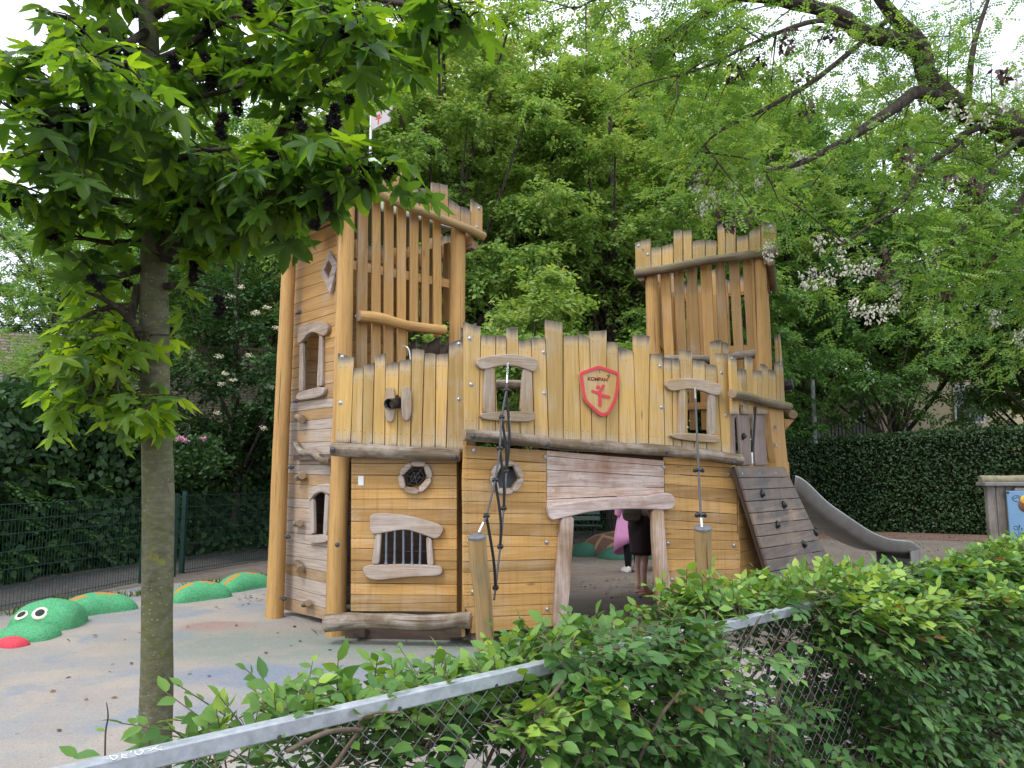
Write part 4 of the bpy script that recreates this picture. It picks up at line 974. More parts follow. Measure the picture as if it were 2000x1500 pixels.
def leafmat(name, stops, transl=.35, ro=.5, tcol=(1.15, 1.15, .6), spec=.4):
    t = NT(name); a = t.n("ShaderNodeAttribute", attribute_name="rnd").outputs["Fac"]
    r = t.n("ShaderNodeValToRGB", {0: a}); cr = r.color_ramp
    while len(cr.elements) < len(stops): cr.elements.new(.5)
    for e, (p, c) in zip(cr.elements, stops): e.position = p; e.color = (*c, 1)
    c = t.mix(t.rng(t.noise(t.pos(), 3.0, 2), .35, .65, 0, .25), r.outputs[0], (.05, .075, .02))
    b = t.n("ShaderNodeBsdfPrincipled", {"Base Color": c, "Roughness": ro, "Specular IOR Level": spec})
    tc = t.mix(1.0, c, tcol, 'MULTIPLY')
    tr = t.n("ShaderNodeBsdfTranslucent", {"Color": tc})
    return t.done(t.n("ShaderNodeMixShader", {0: transl, 1: b.outputs[0], 2: tr.outputs[0]}).outputs[0])
LM = {}
LM['maple'] = leafmat("maple_leaf", [(0, (.125, .24, .058)), (.4, (.21, .36, .085)), (.75, (.37, .49, .13)), (.93, (.50, .50, .15)), (1, (.56, .38, .14))], .5)
LM['maple2'] = leafmat("dark_maple_leaf", [(0, (.075, .18, .050)), (.6, (.14, .285, .075)), (1, (.24, .40, .10))], .48)
LM['locust'] = leafmat("locust_leaf", [(0, (.10, .225, .048)), (.5, (.20, .36, .072)), (1, (.36, .50, .11))], .5)
LM['gum'] = leafmat("sweetgum_leaf", [(0, (.044, .112, .034)), (.5, (.085, .19, .040)), (.85, (.19, .33, .038)), (1, (.28, .42, .045))], .62, .40, (2.0, 1.75, .35), .45)
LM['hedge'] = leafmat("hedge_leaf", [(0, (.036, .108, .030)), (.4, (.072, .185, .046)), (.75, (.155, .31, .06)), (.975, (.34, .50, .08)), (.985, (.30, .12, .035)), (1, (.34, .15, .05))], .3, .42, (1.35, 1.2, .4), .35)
LM['vine'] = leafmat("vine_leaf", [(0, (.020, .060, .018)), (.6, (.035, .095, .024)), (1, (.075, .16, .03))], .3)
LM['yew'] = leafmat("clipped_hedge_leaf", [(0, (.016, .048, .014)), (.6, (.028, .075, .020)), (.95, (.055, .12, .028)), (1, (.20, .12, .05))], .2)
t = NT("bark"); p = t.objc(); n_ = t.noise(t.n("ShaderNodeMapping", {0: p, 3: (9, 9, 1.6)}).outputs[0], 2, 6, .65)
t.bsdf(t.mix(t.rng(n_, .35, .65), (.028, .022, .017), (.10, .083, .064)), .95, t.bump(n_, .9, .05), spec=.2); M['bark'] = t.done()
DIA = ([(0, 0, 0), (.30, .45, .05), (0, 1, -.04), (-.30, .45, .05)], [(0, 1, 2), (0, 2, 3)])
def trunk_tree(m, h, r, seed, limbs, base_r, zc):
    rr = random.Random(seed)
    top = V(rr.uniform(-.3, .3), rr.uniform(-.3, .3), h * .86)
    pts = [V(0, 0, -.05), V(.05, 0, h * .25), V(rr.uniform(-.15, .15), rr.uniform(-.15, .15), h * .5), top]
    m.tube(pts, [base_r, base_r * .75, base_r * .5, base_r * .1], 12, lump=.12, seed=seed, res=6)
    for c in limbs:
        c = Vector(c); f = min(.78, max(.18, (c.z - r * .5) / h * .75)); st = pts[0].lerp(pts[3], f)
        mid = st.lerp(c, .5) + V(0, 0, -.05 * r)
        m.tube([st, mid, c], [base_r * .34, base_r * .2, base_r * .06], 6, res=4)
def crown_points(seed, r, hr, zc, ncl, nspr, nlf, spl=.75, leaf=.11, bias=2.3, droop=.25, zsq=1.0):
    g = np.random.default_rng(seed); C_ = []
    while len(C_) < ncl:
        d = g.normal(size=3); d /= np.linalg.norm(d); rad = g.random() ** (1 / bias)
        c = d * rad * np.array([r, r, hr]); c[:2] *= 1 + .22 * math.sin(3 * math.atan2(d[1], d[0]) + seed) + g.normal() * .06
        if c[2] < -hr * .82: continue
        if C_ and min(np.linalg.norm(c - q) for q in C_) < r * .15: continue
        C_.append(c)
    C_ = np.array(C_) + np.array([0, 0, zc])
    P, Dd, N, S, Rn = [], [], [], [], []
    for c in C_:
        out = np.array([c[0], c[1], (c[2] - zc) * .5]); out /= np.linalg.norm(out) + 1e-6; cr = g.random()
        for s in range(nspr):
            d = g.normal(size=3) * np.array([1, 1, .38]) + out * .7; d /= np.linalg.norm(d); ln = spl * g.uniform(.6, 1.25)
            st = c + g.normal(size=3) * spl * .22 * np.array([1, 1, .5])
            t_ = g.random(nlf) ** .8; side = g.choice([-1, 1], nlf)
            sx = np.cross(d, [0, 0, 1.]); sx /= np.linalg.norm(sx) + 1e-6
            pos = st + d * (t_ * ln)[:, None] + np.array([0, 0, -1.]) * (droop * ln * t_ ** 2)[:, None] + g.normal(size=(nlf, 3)) * .05
            P.append(pos + sx * (side * leaf * .2)[:, None])
            Dd.append(d * .7 + sx * side[:, None] * .8 + g.normal(size=(nlf, 3)) * .35 + np.array([0, 0, -.35]))
            N.append(np.array([0, 0, 1.]) + g.normal(size=(nlf, 3)) * .42 + out * .3)
            S.append(leaf * g.uniform(.7, 1.3, nlf))
            top = (c[2] - zc) / hr
            Rn.append(np.clip(.22 + .2 * cr + .28 * t_ + .14 * top + g.normal(size=nlf) * .13, 0, 1))
    return C_, np.concatenate(P), np.concatenate(Dd), np.concatenate(N), np.concatenate(S), np.concatenate(Rn)
def make_tree(name, loc, label, group, h, r, hr, zc, ncl, nspr, nlf, mat, seed, base_r=.2, spl=.75, leaf=.11, **kw):
    e_ = empty(name, loc, label, "tree", group)
    C_, P, Dd, N, S, Rn = crown_points(seed, r, hr, zc, ncl, nspr, nlf, spl, leaf, **kw)
    m = MB(); trunk_tree(m, h, r, seed, C_[::5], base_r, zc); m.v = [p + Vector(loc) for p in m.v]; m.obj("trunk", M['bark'], e_, origin=loc)
    leaf_mesh("crown", mat, *DIA, P + np.array(loc), Dd, N, S, Rn, loc, e_)
    return e_
GT = "tall leafy trees behind the play castle"
tA = make_tree("maple_tree", (-1.6, 17.6, 0), "tall pale green maple with yellowish tips rising straight behind the left tower", GT, 15, 3.9, 5.6, 8.8, 150, 16, 46, LM['maple'], 3, .22)
tB = make_tree("maple_tree", (2.6, 19.0, 0), "dense green maple between the two towers", GT, 14, 3.8, 5.2, 7.8, 155, 16, 46, LM['maple'], 5, .24)
tC = make_tree("broadleaf_tree", (-6.6, 20.0, 0), "dark broadleaf tree far left behind the brick wall and elder", GT, 13, 3.6, 4.6, 7.2, 130, 16, 44, LM['maple2'], 8, .22)
def tcopy(src, loc, rz, sc, label): return copy_tree(src, loc, label, (0, 0, rz), (sc, sc, sc))
tcopy(tA, (6.0, 23.0, 0), 1.3, 1.02, "yellow-green crowned maple rising above the right tower")
tcopy(tC, (.6, 23.5, 0), 2.3, 1.08, "shadowy tree standing deep in the gap between the towers")
tcopy(tC, (5.4, 19.2, 0), 4.0, .74, "dark low-crowned tree just left of the right tower")
tcopy(tB, (-5.2, 24.5, 0), .6, 1.1, "big maple behind the left tower, farther back than the pale one")
tcopy(tC, (9.6, 24.5, 0), 5.1, 1.18, "leafy tree behind the clipped hedge with the pale building at its back")
tcopy(tA, (13.8, 26.5, 0), 3.3, 1.15, "light green tree at the far right beyond the clipped hedge")
tcopy(tB, (17.5, 24.0, 0), 2.1, .9, "green tree at the right edge beyond the weathered timber stand")
tcopy(tA, (-10.5, 25, 0), 4.4, .9, "pale tree beyond the brick building on the left")
tcopy(tB, (10.5, 36, 0), 5.2, 1.4, "tallest distant tree seen over the slide")
tcopy(tC, (-14.5, 24, 0), .9, .95, "dark tree at the far left beyond the brick wall")
tcopy(tA, (-3.9, 21.0, 0), 2.6, .98, "pale maple crown partly hidden by the sweetgum, left of the castle flag")
tcopy(tB, (-.4, 20.6, 0), 3.9, 1.05, "green maple standing between the flag and the palisade centre")
tcopy(tA, (4.2, 25.5, 0), 5.6, 1.15, "tall pale maple in the second row over the palisade centre")
tcopy(tC, (16.0, 21.6, 0), 3.0, .9, "dark low-branched tree over the right end of the clipped hedge")
tcopy(tB, (15.0, 38, 0), .4, 1.4, "mid green tree between the cream building and the slide")
tcopy(tA, (1.9, 28.0, 0), 1.9, 1.42, "tallest pale maple, in the last row above the palisade centre")
tcopy(tB, (-3.2, 29.0, 0), 2.8, 1.5, "tall back-row maple above the castle flag")
tcopy(tA, (8.2, 31.0, 0), 5.0, 1.45, "tall back-row maple above and right of the right tower")
tcopy(tB, (-11.5, 31.0, 0), 1.2, 1.35, "tall back-row tree above the brick building at the left")
make_tree("small_maple", (.35, 13.6, 0), "small bright green maple right behind the palisade centre", GT, 5.0, 1.75, 1.5, 3.85, 46, 11, 26, LM['maple'], 21, .09, .5, .11)
make_tree("young_tree", (11.3, 21.9, 0), "slim dark-trunked young tree just behind the clipped hedge", GT, 5.4, 2.3, 1.7, 4.6, 44, 11, 24, LM['maple2'], 31, .12, .6, .11)
make_tree("low_tree", (-1.2, 20.2, 0), "low shadowed tree under the tall maples, behind the left tower", GT, 6, 3.4, 2.2, 3.0, 62, 12, 26, LM['maple2'], 37, .14, .7, .12)
lt2 = [o for o in bpy.data.objects if o.name.startswith("low_tree")][0]
tcopy(lt2, (4.2, 21.3, 0), 2.0, 1.05, "low shadowed tree under the tall maples, left of the right tower")
tcopy(lt2, (7.3, 23.6, 0), 4.0, .85, "low dark tree just right of the right tower")

# --- elder with cream flower heads on the left
el = make_tree("elder_shrub", (-5.7, 15.2, 0), "dark elder bush dotted with cream flower heads beside the leaning castle post", None, 7.0, 2.3, 3.0, 3.5, 80, 11, 28, LM['vine'], 41, .13, .6, .10)
el['category'] = "shrub"
M['cream'] = plain("cream_blossom", (.62, .58, .40), .9, 0, .2, 30)
M['white_bl'] = plain("white_blossom", (.62, .60, .50), .9, 0, .2, 30)
M['pinkbl'] = plain("pink_blossom", (.62, .30, .42), .9, 0, .2, 30)
def blobs(name, pts, rad, mat, parent, n=70, flat=.5, size=.018):
    for c in pts:
        g = rg.normal(size=(n, 3)); g /= np.linalg.norm(g, axis=1, keepdims=True); g *= (rg.random(n) ** .5)[:, None] * rad; g[:, 2] *= flat
        leaf_mesh(name, mat, *DIA, g + np.array(c), rg.normal(size=(n, 3)), rg.normal(size=(n, 3)) + [0, -.5, .8], size, rg.random(n), tuple(c), parent)
blobs("flower_head", [tuple(D(x, y, 13.2)) for x, y in ((436, 600), (450, 579), (498, 612), (521, 600), (500, 610), (427, 696), (486, 694), (440, 730), (453, 742), (432, 750), (530, 755), (424, 806), (514, 836), (470, 560), (540, 640))], .085, M['cream'], el, 60, .4, .03)

# --- hedges
def hedge(name, line, thick, hfun, label, mat, dens, leaf, seed, core=.12, tmpl=DIA, cat="hedge", corecol='yewcore', droop=0., side=1, rag=.06, zmin=0., top=True):
    """line runs along the visible foot; the body extends to its left side"""
    g = np.random.default_rng(seed); ln = [Vector((x, y, 0)) for x, y in line]
    e_ = empty(name, ln[0], label, cat)
    P, N = [], []; core_rows = []
    tot = 0
    for i in range(len(ln) - 1):
        a, b = ln[i], ln[i + 1]; L_ = (b - a).length; u = (b - a) / L_; nn = Vector((-u.y, u.x, 0)) * side
        ua, na, aa = np.array(u), np.array(nn), np.array(a)
        h0, h1 = hfun((tot) / 1.0), hfun(tot + L_)
        nf = int(L_ * (h0 + h1) / 2 * dens); s = g.random(nf) * L_
        hh = np.array([hfun(tot + q) for q in s]); z = g.random(nf) * (hh - zmin) + zmin
        wob = np.array([mnoise.noise(Vector((q * 1.3 + tot, zz * 1.3, seed))) for q, zz in zip(s, z)])
        off = -wob * rag * 2 + g.normal(size=nf) * rag * .5 + g.random(nf) ** 2 * core * .8
        P.append(aa + ua * s[:, None] + na * off[:, None] + np.array([0, 0, 1.]) * z[:, None]); N.append(np.tile(-na + np.array([0, 0, .5]), (nf, 1)) + g.normal(size=(nf, 3)) * .5)
        if top:
            nt = int(L_ * thick * dens * .8); s = g.random(nt) * L_; o_ = g.random(nt) * thick
            hh = np.array([hfun(tot + q) for q in s]); wob = np.array([mnoise.noise(Vector((q * 1.5 + tot, oo * 1.5, seed + 5))) for q, oo in zip(s, o_)])
            P.append(aa + ua * s[:, None] + na * o_[:, None] + np.array([0, 0, 1.]) * (hh + wob * rag * 1.6 + g.normal(size=nt) * rag * .5)[:, None]); N.append(np.array([0, 0, 1.]) + g.normal(size=(nt, 3)) * .5)
        tot += L_
    P, N = np.concatenate(P), np.concatenate(N); n = len(P)
    Dd = g.normal(size=(n, 3)) * .8 + np.array([0, 0, -droop]); S = leaf * g.uniform(.65, 1.35, n)
    leaf_mesh("foliage", mat, *tmpl, P, Dd, N, S, np.clip(g.normal(size=n) * .2 + .45 + wobc(P, seed) * .3, 0, 1), tuple(ln[0]), e_)
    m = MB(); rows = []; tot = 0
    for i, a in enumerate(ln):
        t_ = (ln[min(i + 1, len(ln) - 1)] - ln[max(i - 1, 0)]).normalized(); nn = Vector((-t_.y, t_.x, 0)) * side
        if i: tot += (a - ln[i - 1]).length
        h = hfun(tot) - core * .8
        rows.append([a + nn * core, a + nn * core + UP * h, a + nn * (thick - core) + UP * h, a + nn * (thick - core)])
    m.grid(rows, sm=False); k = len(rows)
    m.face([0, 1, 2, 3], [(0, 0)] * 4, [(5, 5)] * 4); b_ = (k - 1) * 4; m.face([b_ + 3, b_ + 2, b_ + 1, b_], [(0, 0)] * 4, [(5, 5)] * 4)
    m.obj("opaque_core", M[corecol], e_)  # added solid dark box; stands in for twigs and keeps the hedge opaque
    return e_
def wobc(P, seed): return np.array([mnoise.noise(Vector((p[0] * .8, p[1] * .8 + seed, p[2] * .8))) for p in P])
t = NT("opaque_core"); n_ = t.noise(t.objc(), 9, 6, .7); t.bsdf(t.mix(n_, (.006, .009, .005), (.022, .030, .014)), 1.0, t.bump(n_, 1, .1), spec=0); M['yewcore'] = t.done()
hb1 = hedge("clipped_hedge", [(-1.2, 19.6), (3.0, 20.3), (8.4, 20.4), (12.2, 18.6), (18, 16.4)], 1.6, lambda s: 2.45 + .25 * min(1, max(0, (s - 9) / 5)), "long clipped dark green hedge behind the slide", LM['yew'], 620, .075, 51, .15, rag=.05)
VL = offs(FENCE, 1.95)
VT = ([(0, 0, 0), (.28, .25, .03), (.33, .55, .0), (0, 1, -.15), (-.33, .55, .0), (-.28, .25, .03)], [(0, 1, 2, 3), (0, 3, 4, 5)])
hv = hedge("vine_hedge", VL[:5], 1.4, lambda s: 2.55 + .25 * math.sin(s * 1.1) + .12 * math.sin(s * 3.1) - .2 * (s > 8), "tall dark hedge of tangled creepers behind the green mesh fence", LM['vine'], 520, .13, 61, .3, tmpl=VT, droop=.9, rag=.17)
# fern-like sprays that hang out of the creeper hedge
def pinnate(P0, Dv, Nv, ln, nl, lw, g, dr=.30):
    """compound leaves: returns leaflet arrays"""
    n = len(P0); Dv = Dv / np.linalg.norm(Dv, axis=1, keepdims=True); X = np.cross(Dv, Nv); X /= np.linalg.norm(X, axis=1, keepdims=True) + 1e-9; Z = np.cross(X, Dv)
    P, Dd, N = [], [], []
    for k in range(nl):
        f = (k + 1) / (nl + .5); c = P0 + Dv * (ln * f)[:, None] - np.array([0, 0, 1.]) * (ln * dr * f * f)[:, None]
        for s in (-1, 1):
            P.append(c); Dd.append(X * s + Dv * .45 + g.normal(size=(n, 3)) * .12 - Z * .15); N.append(Z + g.normal(size=(n, 3)) * .15)
    P.append(P0 + Dv * ln[:, None] - np.array([0, 0, 1.]) * (ln * dr)[:, None]); Dd.append(Dv - np.array([0, 0, .5])); N.append(Z)
    return np.concatenate(P), np.concatenate(Dd), np.concatenate(N)
g = np.random.default_rng(71); P, Dv = [], []
vl = [Vector((x, y, 0)) for x, y in VL[:5]]
for _ in range(420):
    i = g.integers(0, 4); a, b = vl[i], vl[i + 1]; u = (b - a).normalized(); nn = Vector((u.y, -u.x, 0)); p = a.lerp(b, g.random()) + nn * g.uniform(0, .22) + UP * g.uniform(.3, 2.7)
    if mnoise.noise(p * .9) < -.05: continue
    P.append(p); Dv.append(nn * 1.0 + u * g.normal() * .8 + UP * g.uniform(-.5, .3))
P, Dv = np.array(P), np.array(Dv); ln = g.uniform(.25, .42, len(P))
Pl, Dl, Nl = pinnate(P, Dv, np.tile([0, 0, 1.], (len(P), 1)) + g.normal(size=(len(P), 3)) * .2, ln, 7, 0, g)
LM['fern'] = leafmat("creeper_spray_leaf", [(0, (.04, .10, .025)), (1, (.09, .19, .04))], .35)
leaf_mesh("leaf_sprays", LM['fern'], *DIA, Pl, Dl, Nl, .10, g.random(len(Pl)), tuple(hv.location), hv)
bl = empty("rose_bush", D(440, 880, 12.6), "small pink roses showing over the creeper hedge by the sweetgum trunk", "bush")
bl.location.z = 0
for (x, y) in ((346, 858), (362, 860), (398, 856), (352, 855), (4, 770), (8, 735)): blobs("blossom", [tuple(D(x, y, 12.55))], .05, M['pinkbl'], bl, 40, .7, .04)
g = np.random.default_rng(5); n = 900; P = np.array([tuple(D(g.uniform(330, 430), g.uniform(850, 930), g.uniform(12.6, 13.1))) for _ in range(n)])
leaf_mesh("foliage", LM['vine'], *DIA, P, g.normal(size=(n, 3)), g.normal(size=(n, 3)) + [0, -.6, .8], .09, g.random(n), tuple(bl.location), bl)
# small yellow-green shrub on the left
sh_ = make_tree("golden_shrub", (-9.6, 15.0, 0), "small yellow-green shrub above the creeper hedge at the left edge", None, 3.2, 1.1, .6, 2.9, 24, 9, 20, LM['locust'], 77, .05, .4, .08); sh_['category'] = "shrub"

def px_of(p):
    d = p - ORG; yy = d.y * CP + d.z * SP; return 1000 + FPX * d.x / yy, 750 - FPX * (d.z * CP - d.y * SP) / yy
# --- locust trees: feathery leaves, flower clusters, dark pods
def locust(name, loc, label, group, limbs, nfr, seed, spread=.55, nfl=26, npod=14, frond=.2, leaf=.042, trunk=None, fdens=None, flp=None, podp=None, leafmat_=None):
    g = np.random.default_rng(seed); e_ = empty(name, loc, label, "tree", group)
    m = MB()
    if trunk: m.tube(*trunk, 14, lump=.18, seed=seed, res=6)
    P0, Dv = [], []
    segs = []
    for pts, rad in limbs:
        pts = [Vector(p) for p in pts]; rr = [rad * (1 - .8 * k / (len(pts) - 1)) for k in range(len(pts))]
        m.tube(pts, rr, 10 if rad > .05 else 6, lump=.2, seed=rad * 50, res=5)
        for a, b in zip(pts, pts[1:]): segs.append((a, b, (b - a).length))
    wts = np.array([s[2] for s in segs]); wts /= wts.sum()
    tips = []
    ntw = nfr // 16
    idx = g.choice(len(segs), ntw, p=wts)
    for i in idx:
        a, b, _ = segs[i]; p = a.lerp(b, g.random()); d = (b - a).normalized() * .5 + Vector(g.normal(size=3)) * .8; d.z -= .1; d.normalize()
        ln = g.uniform(.3, 1.3) * spread * 1.5; e2 = p + d * ln + V(0, 0, -.06 * ln * ln)
        if g.random() < .35: m.tube([p, p.lerp(e2, .5) + V(0, 0, .04), e2], [.011, .007, .003], 4, res=2, caps=False)
        tips.append(e2)
        for k in range(16):
            f = g.uniform(.45, 1.05); q = p.lerp(e2, f) + Vector(g.normal(size=3)) * .13; P0.append(q); Dv.append(d * .6 + Vector(g.normal(size=3) * np.array([1, 1, .4])) * .8 + V(0, 0, -.02))
    m.obj("trunk", M['bark'], e_, origin=loc)
    kp = [i for i, q in enumerate(P0) if not (px_of(q)[1] < 330 and px_of(q)[0] > 1480 and g.random() < .5)]; P0 = [P0[i] for i in kp]; Dv = [Dv[i] for i in kp]
    P0, Dv = np.array([tuple(q) for q in P0]), np.array([tuple(q) for q in Dv]); ln = frond * g.uniform(.7, 1.3, len(P0))
    Pl, Dl, Nl = pinnate(P0, Dv, np.tile([0, 0, 1.], (len(P0), 1)) + g.normal(size=(len(P0), 3)) * .35, ln, 6, 0, g, .10)
    fr = np.tile(g.random(len(P0)), 13)
    leaf_mesh("crown", leafmat_ or LM['locust'], *DIA, Pl, Dl, Nl, leaf * g.uniform(.8, 1.2, len(Pl)), np.clip(fr * .8 + g.normal(size=len(Pl)) * .1 + .1, 0, 1), loc, e_)
    def bunch(nm, where, n, ln_, wd, size, mat):
        for c in where:
            P = []; c = np.array(tuple(c))
            for _ in range(n):
                t_ = g.random(); P.append(c + np.array([g.normal() * wd * (1 - t_ * .5), g.normal() * wd * (1 - t_ * .5), -t_ * ln_]))
            leaf_mesh(nm, mat, *DIA, np.array(P), g.normal(size=(n, 3)) * .5 - [0, 0, .6], g.normal(size=(n, 3)), size * g.uniform(.7, 1.3, n), g.random(n), tuple(c), e_)
    fl = flp if flp else [tips[i] for i in g.choice(len(tips), min(nfl, len(tips)), replace=False)]
    pd = podp if podp else [tips[i] for i in g.choice(len(tips), min(npod, len(tips)), replace=False)]
    if len(fl): bunch("blossom_cluster", fl, 60, .22, .05, .040, M['white_bl'])
    if len(pd): bunch("seed_pods", pd, 22, .16, .07, .075, M['pods'])
    return e_
M['pods'] = plain("brown_pods", (.065, .032, .026), .7, 0, .3, 20)
Dp = lambda x, y, d: D(x, y, d)
limbs = [([Dp(2120, 330, 9), Dp(2000, 262, 9), Dp(1940, 235, 9), Dp(1890, 215, 8.8), Dp(1820, 170, 8.6), Dp(1795, 90, 8.6), Dp(1745, 30, 8.4), Dp(1690, -40, 8.2)], .24),
         ([Dp(1795, 90, 8.6), Dp(1740, 75, 8.5), Dp(1675, 62, 8.3), Dp(1650, 35, 8.2), Dp(1560, 8, 8.0), Dp(1450, -5, 7.8), Dp(1370, 30, 7.6), Dp(1300, 80, 7.4)], .13),
         ([Dp(1890, 215, 8.8), Dp(1800, 180, 8.4), Dp(1755, 205, 8.2), Dp(1690, 250, 8.0), Dp(1640, 280, 7.9), Dp(1560, 320, 7.7), Dp(1490, 335, 7.6)], .09),
         ([Dp(1940, 235, 9), Dp(1880, 265, 8.6), Dp(1860, 290, 8.4), Dp(1800, 330, 8.2), Dp(1760, 400, 8.0), Dp(1700, 440, 7.9), Dp(1640, 480, 7.8)], .05),
         ([Dp(2000, 262, 9), Dp(1960, 300, 8.6), Dp(1935, 340, 8.4), Dp(1900, 420, 8.2), Dp(1830, 500, 8.0), Dp(1740, 560, 8)], .05),
         ([Dp(2060, 300, 9), Dp(1990, 400, 8.4), Dp(1960, 480, 8.2), Dp(1900, 540, 8.1), Dp(1820, 580, 8.0)], .05),
         ([Dp(1890, 215, 8.8), Dp(1900, 100, 8.6), Dp(1930, 0, 8.6), Dp(1960, -80, 8.7)], .05),
         ([Dp(1745, 30, 8.4), Dp(1600, 150, 8.0), Dp(1500, 210, 7.8), Dp(1400, 260, 7.6), Dp(1340, 330, 7.5)], .04),
         ([Dp(1675, 62, 8.3), Dp(1600, 40, 8), Dp(1480, 80, 7.7), Dp(1380, 130, 7.5), Dp(1270, 160, 7.3)], .035),
         ([Dp(2100, 340, 9), Dp(2050, 500, 8.5), Dp(2030, 600, 8.3), Dp(2000, 660, 8.2)], .05),
         ([Dp(1300, -60, 7.5), Dp(1200, -20, 7.3), Dp(1120, 20, 7.1)], .03), ([Dp(1450, -5, 7.8), Dp(1300, -60, 7.5)], .03),
         ([Dp(2000, 262, 9), Dp(2100, 150, 9.6), Dp(2250, 20, 10.2)], .1), ([Dp(2120, 330, 9), Dp(2250, 250, 9.5), Dp(2400, 200, 10)], .1)]
tb = Dp(2120, 330, 9)
fl = [Dp(x, y, 7.9 + .4 * random.random()) for x, y in ((1890, 205), (1925, 210), (1860, 195), (1960, 180), (1560, 295), (1430, 350), (1395, 370), (1370, 385), (1590, 525), (1620, 520), (1650, 500), (1680, 510), (1700, 500), (1665, 580), (1690, 595), (1720, 590), (1745, 575), (1750, 545), (1570, 530), (1600, 455), (1640, 460), (1780, 300), (1985, 140), (1990, 640), (1940, 600), (1360, 340), (1480, 330), (1830, 480), (1500, 470))]
pod = [Dp(x, y, 7.6 + .4 * random.random()) for x, y in ((1450, 120), (1430, 135), (1250, 85), (1235, 100), (1275, 90), (1490, 105), (1540, 60), (1530, 75), (1850, 340), (1900, 345), (1770, 290), (1735, 480), (1725, 520), (1430, 420), (1460, 410), (1410, 410), (1575, 205), (1960, 130), (1620, 55), (1560, 140), (1300, 80), (1840, 560))]
loc_ = (tb.x + .6, tb.y + .3, 0)
locust("locust_tree", loc_, "spreading locust tree whose dark limbs, white blossom and brown pods overhang from the right", None, limbs, 8800, 91, .60, trunk=([V(*loc_), V(loc_[0] - .1, loc_[1], 2.4), tb, tb + V(-.1, 0, .3)], [.36, .30, .25, .24]), flp=fl, podp=pod)
ll = [([V(-10.2, 15.5, 0), V(-10, 15.4, 3), V(-9.6, 15.3, 5.0), V(-9.2, 15.2, 6.8)], .16), ([V(-10, 15.4, 3), V(-8.8, 14.8, 4.2), V(-7.6, 14.3, 4.6), V(-6.6, 14.2, 4.4)], .07),
      ([V(-9.8, 15.3, 4), V(-8.9, 14.6, 5.4), V(-7.8, 14.4, 6.2), V(-6.9, 14.5, 6.4)], .06), ([V(-10, 15.4, 2.8), V(-10.4, 14.4, 3.8), V(-10.8, 13.8, 4.6)], .06), ([V(-9.8, 15.3, 3.6), V(-9.2, 14.2, 3.9), V(-8.6, 13.6, 3.6)], .05),
      ([V(-9.6, 15.3, 5.0), V(-10.6, 15, 6.4), V(-11.4, 14.6, 7.2)], .05), ([V(-9.2, 15.2, 6.8), V(-8.2, 15, 7.6), V(-7.2, 15, 7.8)], .04)]
locust("locust_tree", (-10.2, 15.5, 0), "feathery light green locust tree with drooping white blossom at the left edge", None, ll, 4200, 97, .75, nfl=30, npod=4, frond=.24, leaf=.055)

# --- street-side sweetgum close to the camera
def star_leaf(dr=.16, cup=.05):
    lob = [(-118, .62), (-60, .92), (0, 1.0), (60, .92), (118, .62)]; V_ = [(0, .22, 0)]; out = [(0, 0, 0)]
    def P_(ang, r, z=0.): a = math.radians(ang); return (math.sin(a) * r, .22 + math.cos(a) * r * .86, z - dr * r * r)
    ring = []
    for i, (a, r) in enumerate(lob):
        ring += [P_(a - 21, r * .52), P_(a - 12, r * .74), P_(a, r), P_(a + 12, r * .74), P_(a + 21, r * .52)]
        if i < 4: ring.append(P_(a + 30, .34))
    ring = [(x, y, z + cup * (abs(((k % 6) - 2)) > 1)) for k, (x, y, z) in enumerate(ring)]
    V_ += ring + [(.02, 0, 0), (-.02, 0, 0)]; n = len(ring); F_ = [(0, i + 1, i + 2) for i in range(n - 1)] + [(0, n, n + 1), (0, n + 1, n + 2), (0, n + 2, 1)]
    V_ += [(.012, .2, -.004), (.012, -.55, .10), (-.012, -.55, .10), (-.012, .2, -.004)]; F_.append((n + 3, n + 4, n + 5, n + 6))
    return V_, F_
STARS = [star_leaf(), star_leaf(.38, .09), star_leaf(-.05, .03), star_leaf(.6, .06)]
t = NT("sweetgum_bark"); p = t.objc(); nb_ = t.noise(t.n("ShaderNodeMapping", {0: p, 3: (1, 1, 2.2)}).outputs[0], 22, 7, .7); big = t.noise(p, 3.4, 4, .6); fine = t.noise(p, 70, 4, .7)
c = t.mix(t.rng(nb_, .35, .65), (.075, .068, .048), (.19, .175, .125))
c = t.mix(t.rng(t.math('ADD', t.math('MULTIPLY', big, .6), t.math('MULTIPLY', fine, .4)), .44, .58, 0, .75), c, (.105, .115, .038))
c = t.mix(t.rng(t.noise(p, 6.5, 6, .75), .58, .68, 0, .8), c, (.022, .021, .017))
vd = t.vor(t.n("ShaderNodeMapping", {0: p, 3: (1, 1, 1.8)}).outputs[0], 48).outputs["Distance"]
c = t.mix(t.math('MULTIPLY', t.rng(vd, .06, .24, 1, 0), t.rng(t.noise(p, 7, 4), .42, .6, 0, .7)), c, (.38, .39, .34))
c = t.mix(t.rng(t.noise(p, 12, 5, .7), .62, .70, 0, .85), c, (.20, .20, .03))
t.bsdf(c, .9, t.bump(t.math('ADD', nb_, t.math('MULTIPLY', fine, .4)), .7, .006), spec=.2); M['gumbark'] = t.done()
GB = D(303, 1440, 2.5); gbase = V(GB.x + .03, 2.5, 0)
gum = empty("sweetgum_tree", gbase, "young sweetgum with a mossy grey trunk and star-shaped leaves close behind the metal rail", "tree")
m = MB()
tr = [gbase, D(303, 1440, 2.5), D(308, 1180, 2.5), D(309, 980, 2.5), D(304, 800, 2.5), D(301, 640, 2.5), D(298, 470, 2.5), D(291, 300, 2.5), D(292, 150, 2.5), D(289, 0, 2.5), D(286, -200, 2.52), D(290, -420, 2.55), D(300, -800, 2.6)]
